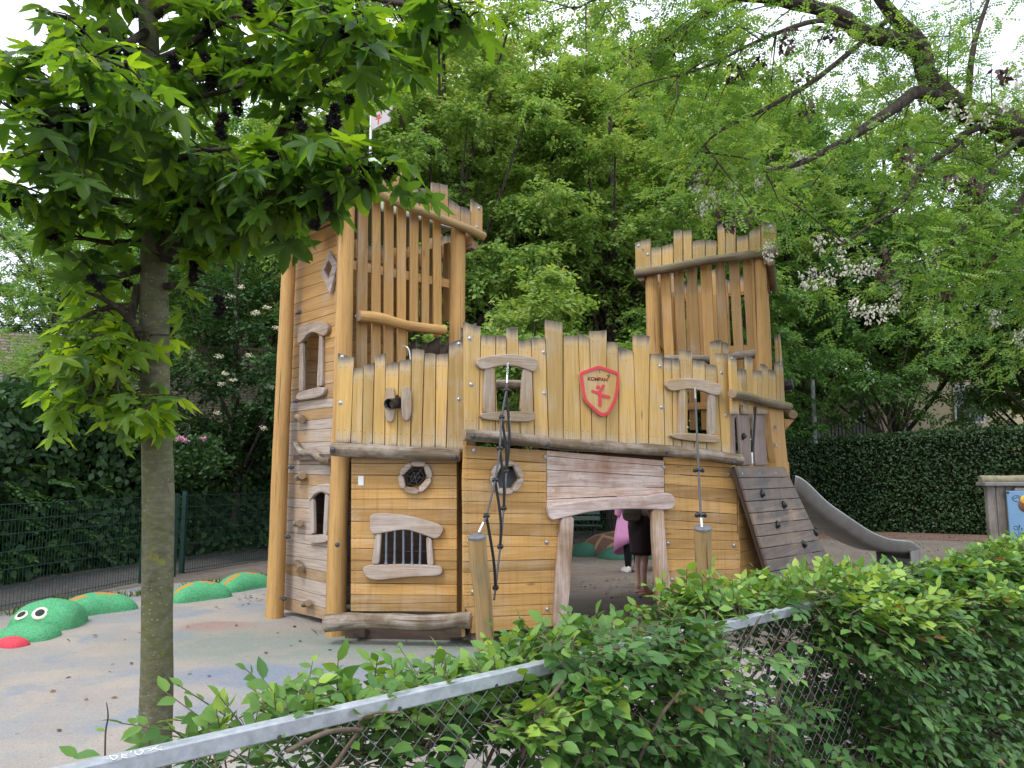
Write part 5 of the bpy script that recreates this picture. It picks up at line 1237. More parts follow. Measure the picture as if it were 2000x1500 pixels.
m.tube(tr, [.054, .0505, .0485, .0495, .047, .0465, .042, .037, .034, .033, .029, .024, .008], 28, lump=.07, seed=3, res=8)
m.obj("trunk", M['gumbark'], gum, origin=gbase)
br = [[(303, 500, 2.5), (333, 457, 2.46), (367, 427, 2.42), (397, 400, 2.38), (440, 370, 2.34), (500, 345, 2.3), (580, 325, 2.2)],
      [(318, 500, 2.5), (365, 470, 2.45), (430, 440, 2.4), (500, 415, 2.35), (560, 400, 2.3)],
      [(310, 470, 2.5), (400, 385, 2.5), (470, 335, 2.5), (537, 273, 2.45), (560, 233, 2.4), (587, 197, 2.4), (640, 155, 2.35), (700, 127, 2.3), (770, 90, 2.2)],
      [(305, 30, 2.5), (333, 13, 2.45), (400, 2, 2.4), (500, -20, 2.3), (620, 10, 2.2), (700, 25, 2.1)],
      [(303, 120, 2.5), (360, 95, 2.4), (417, 53, 2.3), (480, 30, 2.2), (560, 60, 2.1)],
      [(280, 110, 2.5), (217, 63, 2.4), (150, 40, 2.3), (70, 20, 2.2)],
      [(275, 340, 2.5), (233, 317, 2.4), (167, 317, 2.3), (127, 310, 2.25), (50, 305, 2.2), (-30, 300, 2.1)],
      [(270, 560, 2.5), (258, 610, 2.45), (247, 655, 2.4), (234, 690, 2.38), (223, 720, 2.36), (222, 770, 2.35)],
      [(320, 560, 2.5), (350, 555, 2.45), (385, 545, 2.4)],
      [(500, 345, 2.3), (580, 330, 2.15), (650, 335, 2.1), (710, 325, 2.05), (760, 325, 2.05)],
      [(400, -20, 2.4), (600, -30, 2.2), (750, 0, 2.1), (860, 25, 2.0), (920, 45, 1.95)],
      [(280, 200, 2.5), (180, 180, 2.3), (60, 150, 2.2), (-60, 130, 2.1)],
      [(292, 260, 2.5), (350, 200, 2.4), (430, 180, 2.3), (520, 150, 2.2)],
      [(290, 300, 2.45), (265, 200, 2.0), (245, 120, 1.6)],
      [(290, 350, 2.45), (180, 300, 2.1), (70, 265, 1.85)],
      [(300, 400, 2.45), (440, 385, 2.2), (540, 375, 2.15), (620, 370, 2.1)],
      [(295, 450, 2.5), (240, 440, 2.4), (180, 430, 2.35)],
      [(285, 230, 2.5), (200, 230, 2.2), (120, 225, 2.0), (20, 215, 1.9)],
      [(295, 330, 2.5), (380, 300, 2.2), (450, 290, 2.0)], [(290, 60, 2.5), (200, 110, 2.1), (110, 120, 1.9)],
      [(285, 400, 2.5), (200, 390, 2.3), (110, 385, 2.2), (30, 380, 2.1)],
      [(290, 180, 2.5), (370, 130, 2.6), (470, 110, 2.7), (580, 100, 2.7)], [(290, 380, 2.5), (380, 350, 2.7), (470, 340, 2.8), (560, 320, 2.8)],
      [(290, 250, 2.5), (200, 260, 2.7), (100, 240, 2.8)], [(300, 10, 2.5), (220, -40, 2.4), (100, -60, 2.3)], [(520, -30, 2.3), (650, 40, 2.05), (740, 110, 1.95)],
      [(256, 620, 2.45), (215, 660, 2.35), (165, 690, 2.3)], [(234, 690, 2.38), (190, 735, 2.3), (165, 790, 2.28)], [(223, 745, 2.36), (255, 790, 2.3), (300, 800, 2.3)], [(256, 600, 2.45), (215, 600, 2.4), (160, 620, 2.35)],
      [(305, 500, 2.5), (350, 515, 2.45), (400, 535, 2.4)], [(290, 470, 2.5), (220, 475, 2.4), (140, 460, 2.3)], [(285, 520, 2.5), (230, 540, 2.4), (160, 550, 2.35)]]
for k in range(10):
    a = k * 2.4; z0 = 2.9 + .17 * k; p0 = V(tr[10].x, 2.5, min(z0, 4.3)); br.append([tuple(p0), tuple(p0 + V(math.cos(a) * .35, math.sin(a) * .35, .15)), tuple(p0 + V(math.cos(a) * .75, math.sin(a) * .75, .22))])
m = MB(); LP, LD, LN, LS, LR = [], [], [], [], []; g = np.random.default_rng(17); balls = []
for bi, b in enumerate(br):
    pts = [D(*q) for q in b] if bi < 33 else [Vector(q) for q in b]
    n = len(pts); r0 = .016 if bi not in (0, 1, 2) else .022
    m.tube(pts, [r0 * (1 - .72 * k / (n - 1)) for k in range(n)], 8, lump=.12, seed=bi, res=4)
    L_ = sum((pts[i + 1] - pts[i]).length for i in range(n - 1)); nt = int(L_ / .056)
    if bi in (0, 9, 15): nt = int(L_ / .036)
    if bi in (7, 26, 27, 28, 29): nt = int(L_ / .022)
    for k in range(nt):
        f = .16 + .84 * (k + g.random()) / nt if bi != 7 else .3 + .7 * (k + g.random()) / nt
        x = f * (n - 1); i = min(int(x), n - 2); p = pts[i].lerp(pts[i + 1], x - i); dd = (pts[i + 1] - pts[i]).normalized()
        d = dd * .5 + Vector(g.normal(size=3)) * .75; d.z = d.z * .6 + .05; d.normalize(); ln = g.uniform(.05, .17)
        if bi == 7: ln *= 1.15
        e2 = p + d * ln; m.tube([p, p.lerp(e2, .6) + V(0, 0, .008), e2], [.0035, .0028, .002], 5, res=1, caps=False)
        for q in range(g.integers(3, 6)):
            f2 = g.uniform(.45, 1.05); ld = d * .35 + Vector(g.normal(size=3) * [1, 1, .3]) * .7; ld.z -= .38; ld.normalize(); sz_ = g.uniform(.055, .105) if bi not in (7, 26, 27, 28, 29) else g.uniform(.05, .09)
            lpp = p.lerp(e2, f2) + ld * sz_ * .5; lx, ly = px_of(lpp)
            if 258 < lx < 350 and 440 < ly < 760 and lpp.y < 2.52 and g.random() < .85: continue
            if ly > 480 and lx > 400: continue
            LP.append(tuple(lpp)); LD.append(tuple(ld)); LN.append(tuple(V(0, 0, 1) + Vector(g.normal(size=3)) * .33 + V(ld.x, ld.y, 0) * .35)); LS.append(sz_); LR.append(np.clip(g.normal() * .2 + .35 + (.30 if bi in (7, 8, 26, 27, 28, 29) else 0) + (.15 if q == 0 else 0), 0, 1))
        if g.random() < .24 and bi not in (7, 26, 27, 28, 29): balls.append(p.lerp(e2, .7) + V(0, 0, -.02))
m.obj("branches", M['bark'], gum, origin=gbase)
m = MB(); m.tube([D(291, 682, 2.47), D(266, 642, 2.42), D(237, 607, 2.36), D(202, 584, 2.3), D(167, 570, 2.25)], [.018, .0135, .010, .007, .003], 10, lump=.15, seed=9, res=6); m.obj("broken_branch", M['bark'], gum)
for k_, ST in enumerate(STARS): leaf_mesh("crown", LM['gum'], *ST, np.array(LP)[k_::4], np.array(LD)[k_::4], np.array(LN)[k_::4], np.array(LS)[k_::4], np.array(LR)[k_::4], tuple(gbase), gum)
for (x, y) in ((50, 10), (165, 195), (60, 215), (75, 235), (28, 175), (245, 90), (205, 215), (260, 260), (215, 375), (145, 380), (425, 40), (395, 110), (385, 195), (415, 155), (520, 285), (410, 340), (534, 300), (590, 245), (655, 215), (645, 230), (688, 190), (640, 60), (655, 70), (640, 385), (625, 410), (655, 385), (630, 430), (190, 545), (285, 180), (435, 230), (465, 200), (325, 110), (335, 115), (240, 225), (575, 25), (540, 310), (20, 150)):
    balls.append(D(x, y, 2.0 + .3 * random.random()))
M['ball'] = plain("old_seed_balls", (.016, .011, .013), .95, 0, .3, 60)
random.shuffle(balls); balls = balls[-95:]
for c in balls:
    mb_P, mb_D = [], []
    nb2 = random.choice([1, 2, 2, 3])
    for q in range(nb2):
        cc = np.array(c) + np.array([random.uniform(-.012, .012), random.uniform(-.012, .012), -.024 * q]); nv = 46; dv = g.normal(size=(nv, 3)); dv /= np.linalg.norm(dv, axis=1, keepdims=True)
        mb_P.append(cc + dv * .006); mb_D.append(dv)
    PP, DD = np.concatenate(mb_P), np.concatenate(mb_D)
    leaf_mesh("seed_ball", M['ball'], [(-.5, 0, 0), (.5, 0, 0), (0, 1, 0), (0, 0, .5), (0, 0, -.5)], [(0, 1, 2), (3, 4, 2)], PP, DD, g.normal(size=PP.shape), .0145, np.zeros(len(PP)), tuple(c), gum)

# ================================================================ FOREGROUND FENCE AND HEDGE
ra, rb = G(450, 1427, 1.06), G(1450, 1205, 1.06); ra.z = rb.z = 0; ru = (rb - ra).normalized(); rn2 = V(ru.y, -ru.x, 0)   # rn2 points to the camera side
fs = empty("chain_link_fence", ra - ru * .8, "galvanised chain-link fence with a square top rail in the foreground", "fence")
t = NT("galvanised_steel"); p = t.objc(); n_ = t.noise(p, 26, 5, .7); c = t.mix(t.rng(n_, .3, .7), (.30, .33, .36), (.50, .54, .57)); c = t.mix(t.rng(t.noise(p, 9, 5, .7), .55, .7, 0, .4), c, (.24, .25, .25))
t.bsdf(c, t.rng(n_, .3, .7, .42, .62), t.bump(n_, .15, .002), .35); M['galv'] = t.done()
m = MB(); c0, c1 = ra - ru * 1.2, ra + ru * 6.2; m.box((c0 + c1) / 2 + UP * 1.0425, ru, rn2, ((c1 - c0).length / 2, .0175, .0175)); rail = m.obj("top_rail", M['galv'], fs, bevel=.003, seg=2)
for k in range(18):
    p = ra + ru * (-.5 + k * .3) + UP * 1.030 + rn2 * .018
    m = MB(); m.tube([p - rn2 * .004, p + rn2 * .002], .005, 8, res=1); m.obj("rivet", M['boltdark'], rail)
m = MB(); dw = .068; Lf = 7.1; nw = int(Lf / dw); hz = 1.0
for k in range(nw):
    s0 = -1.15 + k * dw; pts = []
    nz = int(hz / dw) + 1
    for j in range(nz * 2):
        z = 1.02 - j * dw / 2 * 1.0; sx = s0 + (dw / 2 if j % 2 else 0) ; pts.append(ra + ru * (sx + (0)) + UP * z + rn2 * (.002 if j % 2 else -.002))
    m.tube(pts, .0014, 4, res=1, caps=False)
    pts = [ra + ru * (s0 + (dw / 2 if j % 2 else dw)) + UP * (1.02 - j * dw / 2) + rn2 * (-.002 if j % 2 else .002) for j in range(nz * 2)]
    m.tube([q + ru * dw / 2 * 0 for q in pts], .0014, 4, res=1, caps=False)
M['wire'] = plain("fence_wire", (.42, .43, .44), .45, .5, .15); o = m.obj("wire_mesh", M['wire'], fs)
for s_ in (-1.1, .98, 5.2):
    m = MB(); m.box(ra + ru * s_ + UP * .51 - rn2 * .03, UP, rn2, (.51, .02, .02)); m.obj("fence_post", M['galv'], fs)
# chalk scribble on the rail
m = MB(); RTP = lambda x, y: G(x / 10 + 180, y / 10 + 1426.5, 1.0605)
def stroke(pts, w_=.0016):
    q = [RTP(x, y) for x, y in pts]; m.tube(q, w_, 5, res=3, caps=False, flat=.4, up=(0, 0, 1))
stroke([(280, 570), (310, 545)]); stroke([(350, 490), (370, 540), (430, 570), (480, 540), (500, 500), (430, 490), (380, 495)]); stroke([(590, 460), (595, 530), (690, 520)]); stroke([(600, 475), (690, 460)]); stroke([(610, 500), (680, 492)]); stroke([(765, 400), (765, 440)])
stroke([(850, 400), (850, 450), (910, 470), (980, 440), (990, 390), (940, 370)]); stroke([(1000, 370), (1150, 355)]); stroke([(1080, 415), (1180, 370), (1280, 300)]); stroke([(1180, 340), (1250, 365), (1370, 375)]); stroke([(1350, 320), (1360, 335)])
m.obj("chalk_scribble", M['white'], rail)
HLEAF = ([(0, 0, 0), (.17, .13, .035), (.30, .38, .05), (.23, .68, .03), (.0, 1.05, -.09), (-.23, .68, .03), (-.30, .38, .05), (-.17, .13, .035), (0, .4, -.01), (0, .7, -.015)],
         [(0, 1, 8), (1, 2, 8), (2, 9, 8), (2, 3, 9), (3, 4, 9), (4, 5, 9), (5, 6, 9), (6, 8, 9), (6, 7, 8), (7, 0, 8)])
FGW = Wall((ra.x - rn2.x * .14, ra.y - rn2.y * .14), (rb.x - rn2.x * .14, rb.y - rn2.y * .14))
topx = [(330, 1500), (405, 1400), (470, 1425), (540, 1395), (620, 1375), (700, 1375), (800, 1360), (900, 1352), (960, 1312), (1010, 1318), (1060, 1285), (1150, 1252), (1230, 1250), (1330, 1240), (1370, 1155), (1430, 1180), (1530, 1160), (1600, 1158), (1700, 1130), (1780, 1146), (1860, 1128), (1930, 1096), (2000, 1076), (2080, 1066)]
sz_ = sorted([FGW.sz(x, y) for x, y in topx]); hs, hzv = [q[0] for q in sz_], [q[1] for q in sz_]
s_start = hs[0]
g = np.random.default_rng(23); SP_, SD_, SN_, SL_, SR_ = [], [], [], [], []; M['hbark'] = plain('hedge_bark', (.115, .085, .06), .9, 0, .35, 40, bump=.4)
hedge_e = empty("beech_hedge", ra + ru * .5, "leafy green beech hedge growing around the chain-link fence in the foreground", "hedge")
m = MB()
cnt = 0
def spray(p, d, up_, tint, n=7, ln=.15, lf=.05):
    d = Vector(d).normalized(); e2 = p + d * ln + V(0, 0, -.02)
    m.tube([p - d * .05, p, e2], [.0022, .002, .0012], 4, res=1, caps=False)
    x = d.cross(Vector(up_)).normalized(); upv = x.cross(d)
    for k in range(n):
        f = (k + .5) / n; s_ = -1 if k % 2 else 1; ld = d * (.55 if k < n - 1 else 2) + x * s_ * .9 + Vector(g.normal(size=3)) * .18 + V(0, 0, -.15)
        SP_.append(tuple(p.lerp(e2, f))); SD_.append(tuple(ld)); SN_.append(tuple(upv + Vector(g.normal(size=3)) * .3)); SL_.append(lf * g.uniform(.7, 1.25)); SR_.append(float(np.clip(tint + g.normal() * .13 + .12 * f, 0, .97)) if g.random() > .004 else .995)
for _ in range(15000):
    s_ = g.uniform(s_start, hs[-1] + 1.2); h = float(np.interp(s_, hs, hzv)) ; off = g.uniform(-.20, .20)     # off: + towards the camera, measured from the fence
    back_ = g.uniform(-.42, -.03); front = g.random() < .5
    z = h * (g.random() ** .8) if g.random() < .8 else h - abs(g.normal()) * .05
    if z < .06: continue
    p = ra + ru * s_ + UP * z
    px, py = px_of(p)
    nz_ = mnoise.noise(Vector((s_ * 3.0, z * 3.0, 4.2)))
    if front:
        offv = g.uniform(.015, .20) if px < 1560 else g.uniform(.02, .30)
        dens = np.interp(px, [820, 900, 1050, 1330, 1370, 1560, 1600, 2500], [0, .25, .85, .85, .40, .5, 1, 1])
        if 1340 < px < 1560 and py < 1420: dens = .14 if py > 1240 else .03
        if px < 1060 and py < 1330: dens *= .2
        if 1060 < px < 1560 and z > 1.08: dens *= .6
        if z > .97 and (px < 1060 or 1345 < px < 1565): dens = 0
        offv *= 1.0 if (z < h - .1 or px > 1560) else .7
        if g.random() > dens or nz_ < -.28: continue
        if (px > 1570 or 1060 < px < 1330) and g.random() < (.34 if px > 1570 else .22): p.z = ORG.z * 0 + g.uniform(1.02, 1.12); offv = g.uniform(-.03, .14)
        p = p + rn2 * offv; d = rn2 * g.uniform(.3, 1.1) + ru * g.normal() * .7 + UP * g.uniform(-.5, .4)
    else:
        dens = np.interp(px, [380, 480, 700, 1000, 2000], [.12, .45, .75, 1, 1])
        if g.random() > dens or (nz_ < -.18 and z < h - .12): continue
        if z > h - .1 : back_ *= .75
        p = p + rn2 * back_; d = (rn2 * g.uniform(-.9, .9)) + ru * g.normal() * .8 + UP * g.uniform(-.3, .6)
    if z > h - .09 and z > .9: d = d + UP * .35
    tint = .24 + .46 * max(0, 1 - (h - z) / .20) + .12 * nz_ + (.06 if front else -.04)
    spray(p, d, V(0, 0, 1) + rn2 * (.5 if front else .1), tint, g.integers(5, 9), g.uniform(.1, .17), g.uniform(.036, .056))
# arching shoots above the hedge line
for x, y in ((415, 1385), (545, 1350), (1372, 1118), (1490, 1150), (1590, 1085), (680, 1345), (1440, 1130), (1560, 1140), (1640, 1120), (1090, 1245), (860, 1325)):
    q, z = FGW.sz(x, y); p = FGW.W(q, z - .1); spray(p, V(g.normal() * .35, g.normal() * .3, 1), ru, .78, 8, .13, .042); spray(p + ru * .03, V(g.normal() * .6, g.normal() * .3, .9), rn2, .72, 7, .12, .045)
# branches and stems
for k in range(46):
    s_ = s_start + .3 + k * .135 + g.uniform(-.04, .04); h = float(np.interp(s_, hs, hzv)); b0 = ra + ru * s_ - rn2 * g.uniform(.08, .25)
    m.tube([b0, b0 + ru * g.normal() * .05 + UP * h * .35, b0 + ru * g.normal() * .1 + rn2 * g.normal() * .06 + UP * h * .65, b0 + ru * g.normal() * .16 + rn2 * g.normal() * .1 + UP * h * .93], [.013, .011, .008, .003], 7, lump=.15, seed=k, res=4)
for path in ([(650, 1500, 1.72), (678, 1460, 1.72), (700, 1430, 1.7), (705, 1405, 1.68), (735, 1392, 1.66), (780, 1392, 1.68)], [(705, 1425, 1.7), (640, 1430, 1.6), (560, 1468, 1.52)], [(1020, 1480, 2.0), (1050, 1400, 2.0), (1100, 1330, 2.05)], [(1240, 1500, 2.2), (1290, 1400, 2.2), (1330, 1350, 2.2)], [(1500, 1500, 2.6), (1512, 1390, 2.6), (1530, 1330, 2.6)]):
    m.tube([D(*q) for q in path], [.006 * (1 - .12 * k) for k in range(len(path))], 7, lump=.15, seed=path[0][0], res=4)
m.obj("branches", M['hbark'], hedge_e, origin=hedge_e.location)
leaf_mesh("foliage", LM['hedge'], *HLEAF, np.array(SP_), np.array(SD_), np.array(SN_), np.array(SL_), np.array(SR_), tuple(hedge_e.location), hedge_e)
print("hedge leaves", len(SP_), "gum leaves", len(LP))
# lone shoot with one leaf behind the rail
tw_ = empty("bare_twig", D(205, 1470, 1.75), "thin bare twig standing up behind the rail at lower left", "twig")
m = MB(); m.tube([D(205, 1480, 1.75), D(206, 1430, 1.76), D(211, 1400, 1.77), D(208, 1372, 1.78)], [.0022, .002, .0018, .001], 5, res=3); m.obj("stem", M['bark'], tw_)
leaf_mesh("leaf", LM['hedge'], *HLEAF, np.array([tuple(D(204, 1428, 1.76)), tuple(D(143, 1478, 1.5)), tuple(D(150, 1478, 1.5))]), np.array([[-1, 0, .3], [.8, 0, .1], [-.5, 0, .3]]), np.array([[0, -.3, 1], [0, -.3, 1], [0, -.3, 1.]]), [.022, .05, .04], [.8, .5, .6], tuple(tw_.location), tw_)
# fallen leaves and debris
g = np.random.default_rng(29); Pf = []
for _ in range(5200):
    q = g.random()
    if q < .4: p = (g.uniform(-3.5, 3.5), g.uniform(8.5, 16))
    elif q < .7: p = (g.uniform(5, 14), g.uniform(14, 19.5))
    elif q < .76: p = (g.uniform(-6, 2), g.uniform(2.5, 8))
    else: p = (g.uniform(1, 6), g.uniform(1.0, 5.2))
    if mnoise.noise(Vector((p[0] * .9, p[1] * .9, 2))) < -.05: continue
    Pf.append((p[0], p[1], .014))
Pf = np.array(Pf); LM['dead'] = leafmat("dead_leaf", [(0, (.07, .035, .02)), (1, (.24, .13, .07))], .1)
tag(leaf_mesh("fallen_leaves", LM['dead'], *DIA, Pf, g.normal(size=Pf.shape) * [1, 1, .15], g.normal(size=Pf.shape) * .4 + [0, 0, 1], g.uniform(.03, .06, len(Pf)), g.random(len(Pf))), kind="stuff")
Pf = []
for a, b, n in ((G(360, 1150), G(540, 1128), 420), (G(100, 1178), G(330, 1160), 360), (G(1040, 1242), G(1085, 1236), 90), (G(625, 1238), G(640, 1238), 14), (G(0, 1205), G(100, 1190), 120), (V(-1, 16.3, 0), V(2.5, 17.3, 0), 300)):
    for _ in range(n): p = a.lerp(b, g.random()); Pf.append((p.x + g.normal() * .05, p.y + g.normal() * .05, 0))
Pf = np.array(Pf); LM['grass'] = leafmat("grass", [(0, (.06, .12, .02)), (1, (.16, .24, .04))], .3)
tag(leaf_mesh("grass", LM['grass'], [(-.06, 0, 0), (.06, 0, 0), (.03, .6, .1), (0, 1, .35)], [(0, 1, 2), (0, 2, 3)], Pf, g.normal(size=Pf.shape) * .35 + [0, 0, 1], g.normal(size=Pf.shape), g.uniform(.04, .12, len(Pf)), g.random(len(Pf))), kind="stuff")
# ================================================================ GREEN MESH FENCE
M['green'] = plain("green_fence_paint", (.012, .045, .035), .5, .2, .15)
gf = empty("mesh_fence", V(*FENCE[0], 0), "low dark green wire mesh fence along the asphalt path", "fence")
tot = 0; zt = 1.23
for i in range(len(FENCE) - 1):
    a, b = Vector((*FENCE[i], 0)), Vector((*FENCE[i + 1], 0)); u = (b - a).normalized(); n_ = V(u.y, -u.x, 0); L_ = (b - a).length
    m = MB()
    for k in range(int(L_ / .05)):
        p = a + u * (k * .05); m.tube([p + UP * .03, p + UP * zt], .0028, 4, res=1, caps=False)
    for z in (.08, .28, .48, .68, .88, 1.04, 1.22):
        for o_ in (-.005, .005): m.tube([a + n_ * o_ + UP * z, b + n_ * o_ + UP * z], .0038, 4, res=1, caps=False)
    m.obj("mesh_panel", M['green'], gf)
    for s_ in np.arange(0 if i else .4, L_ - .5, 2.5):
        m = MB(); m.box(a + u * float(s_) + UP * .63 - n_ * .03, UP, n_, (.63, .03, .03)); m.obj("fence_post", M['green'], gf)
p_ = G(354, 1120); m = MB(); m.box(V(p_.x, p_.y, .64), UP, V(0, -1, 0), (.64, .032, .032)); m.obj("fence_post", M['green'], gf)

# ================================================================ SERPENT
t = NT("green_rubber"); p = t.objc(); f = t.vor(p, 120).outputs["Color"]; fv = t.sep(f)[0]
uvs = t.sep(t.uv("wear"))
c = t.mix(t.rng(fv, 0, 1), (.05, .26, .11), (.13, .44, .21)); c = t.mix(t.rng(t.noise(p, 5, 5, .7), .5, .72, 0, .5), c, (.10, .26, .14))
tri = t.math('PINGPONG', t.math('MULTIPLY', uvs[0], 5.0), 1.0)
om = t.math('LESS_THAN', t.math('ABSOLUTE', t.math('SUBTRACT', uvs[1], .5)), t.math('MULTIPLY', tri, .085))
c2 = t.mix(om, c, (.46, .22, .05)); t.bsdf(c2, .9, t.bump(fv, .6, .006), spec=.2); M['snake'] = t.done()
t = NT("green_rubber_plain"); p = t.objc(); fv = t.sep(t.vor(p, 120).outputs["Color"])[0]
c = t.mix(t.rng(fv, 0, 1), (.05, .26, .11), (.13, .44, .21)); c = t.mix(t.rng(t.noise(p, 5, 5, .7), .5, .72, 0, .5), c, (.10, .26, .14)); t.bsdf(c, .9, t.bump(fv, .6, .006), spec=.2); M['snakeplain'] = t.done()
M['redr'] = plain("red_rubber", (.55, .05, .07), .9, 0, .3, 90, bump=.4)
M['eyew'] = plain("eye_white", (.62, .58, .47), .85, 0, .2, 90); M['eyeb'] = plain("eye_black", (.02, .022, .02), .85, 0, .3, 90)
sk = empty("play_serpent", G(70, 1248), "green rubber serpent with red tongue and orange back zigzag winding along the fence", "play sculpture")
def hump(a, b, wd, h, mat, par, name="body_hump", bend=0., ns=26, nc=18, e=.7):
    a, b = Vector(a), Vector(b); u = (b - a).normalized(); n_ = V(-u.y, u.x, 0); m = MB(); rows = []
    for i in range(ns + 1):
        t_ = i / ns; s_ = (1 - abs(2 * t_ - 1) ** 3.4) ** e if 0 < t_ < 1 else 0.001
        c_ = a.lerp(b, t_) + n_ * bend * math.sin(math.pi * t_)
        rows.append([c_ + n_ * math.cos(math.pi * k / nc) * wd * s_ ** .7 * (1 + .03 * mnoise.noise(V(t_ * 5, k, 1))) + UP * (math.sin(math.pi * k / nc) ** .8 * h * s_ * (1 + .08 * mnoise.noise(V(t_ * 3, 0, 4))) - .01) for k in range(nc + 1)])
    m.grid(rows); return m.obj(name, mat, par, origin=a)
off_ = lambda x, y, d: G(x, y) + V(0, d, 0)
hump(off_(92, 1214, .12), off_(254, 1192, .16), .24, .215, M['snake'], sk, bend=.12)
hump(off_(318, 1183, .15), off_(440, 1168, .18), .23, .215, M['snake'], sk, bend=.08)
hump(off_(418, 1164, .2), off_(518, 1147, .22), .23, .215, M['snake'], sk, bend=.08)
hd = hump(off_(-8, 1236, .24), off_(138, 1230, .24), .33, .275, M['snakeplain'], sk, "head", e=.5)
hump(off_(-20, 1252, .10), off_(102, 1250, .08), .22, .15, M['snakeplain'], hd, "snout", e=.6)
hump(off_(-12, 1262, .06), off_(44, 1266, .03), .11, .09, M['redr'], hd, "tongue", e=.6)
dg = None
heads = [o for o in bpy.data.objects if o.parent in (sk, hd) and o.name.split('.')[0] in ("head", "snout")]
for x, y, r, mt, of in ((42, 1200, .066, 'eyew', .0), (78, 1197, .074, 'eyew', .0), (42, 1200, .040, 'eyeb', .014), (78, 1197, .044, 'eyeb', .014), (16, 1229, .022, 'eyeb', 0), (37, 1226, .022, 'eyeb', 0)):
    b_ = onmesh(x, y, heads)
    if b_:
        nn = b_[1] if b_[1].dot(ray(x, y)) < 0 else -b_[1]
        m = MB(); m.dome(b_[0] - nn * .006 + nn * of * .5, nn, r, .14 if mt == 'eyew' else .2, 20); m.obj("eye" if r > .03 else "nostril", M[mt], hd)
# ================================================================ TURTLE MOUND
t = NT("shell_rubber"); p = t.objc(); vd = t.n("ShaderNodeTexVoronoi", {"Vector": t.n("ShaderNodeMapping", {0: p, 3: (2.1, 1.9, 2.2), 1: (.2, .1, 0)}).outputs[0], "Scale": 1.0, "Randomness": .55}, feature='DISTANCE_TO_EDGE').outputs["Distance"]
fv = t.sep(t.vor(p, 110).outputs["Color"])[0]; c = t.mix(t.math('LESS_THAN', vd, .055), t.mix(fv, (.10, .055, .04), (.18, .105, .075)), (.34, .20, .11)); t.bsdf(c, .9, t.bump(fv, .5, .006), spec=.2); M['shell'] = t.done()
M['footg'] = plain("dark_green_rubber", (.03, .11, .07), .9, 0, .3, 80)
tu = empty("play_turtle", V(2.25, 14.6, 0), "brown rubber turtle mound with tan shell lines and dark green feet, seen through the doorway", "play sculpture")
m = MB(); rows = []
for i in range(13):
    ph = i / 12 * math.pi / 2; rows.append([V(2.35 + math.cos(a_) * 1.05 * math.cos(ph), 14.75 + math.sin(a_) * .9 * math.cos(ph), .46 * math.sin(ph) ** .85 - .01) for a_ in np.linspace(0, 2 * math.pi, 33)])
m.grid(rows); m.obj("shell", M['shell'], tu)
for x, y, wd, h in ((1.4, 14.35, .28, .26), (2.0, 13.98, .42, .22), (2.85, 13.95, .4, .2), (3.4, 14.5, .3, .2)):
    m = MB(); m.dome(V(x, y, -.01), UP, wd, h / wd, 20, rings=8); m.obj("foot", M['footg'], tu)
# ================================================================ BENCH
M['benchg'] = plain("bench_green", (.045, .075, .06), .45, 0, .2, 14); M['iron'] = plain("black_iron", (.02, .02, .022), .5, .3, .2)
bn = empty("park_bench", V(1.15, 16.4, 0), "dark green slatted park bench on thin black legs, seen through the doorway", "bench")
m = MB()
for k in range(4): m.box(V(1.1, 16.2 + k * .11, .43 - .008 * k), (1, 0, 0), (0, 0, 1), (.85, .014, .045))
m.obj("seat", M['benchg'], bn, bevel=.004)
m = MB()
for k in range(3): m.box(V(1.1, 16.60 + k * .035, .56 + k * .13), (1, 0, 0), (0, -1, .25), (.85, .012, .05))
m.obj("backrest", M['benchg'], bn, bevel=.004)
for x in (.45, 1.78):
    m = MB(); m.tube([V(x - .06, 16.12, 0), V(x + .02, 16.2, .40), V(x, 16.55, .40), V(x + .05, 16.72, .86)], .018, 6, res=1); m.obj("leg", M['iron'], bn)
    m = MB(); m.tube([V(x, 16.52, .40), V(x + .05, 16.62, 0)], .018, 6, res=1); m.obj("leg", M['iron'], bn)
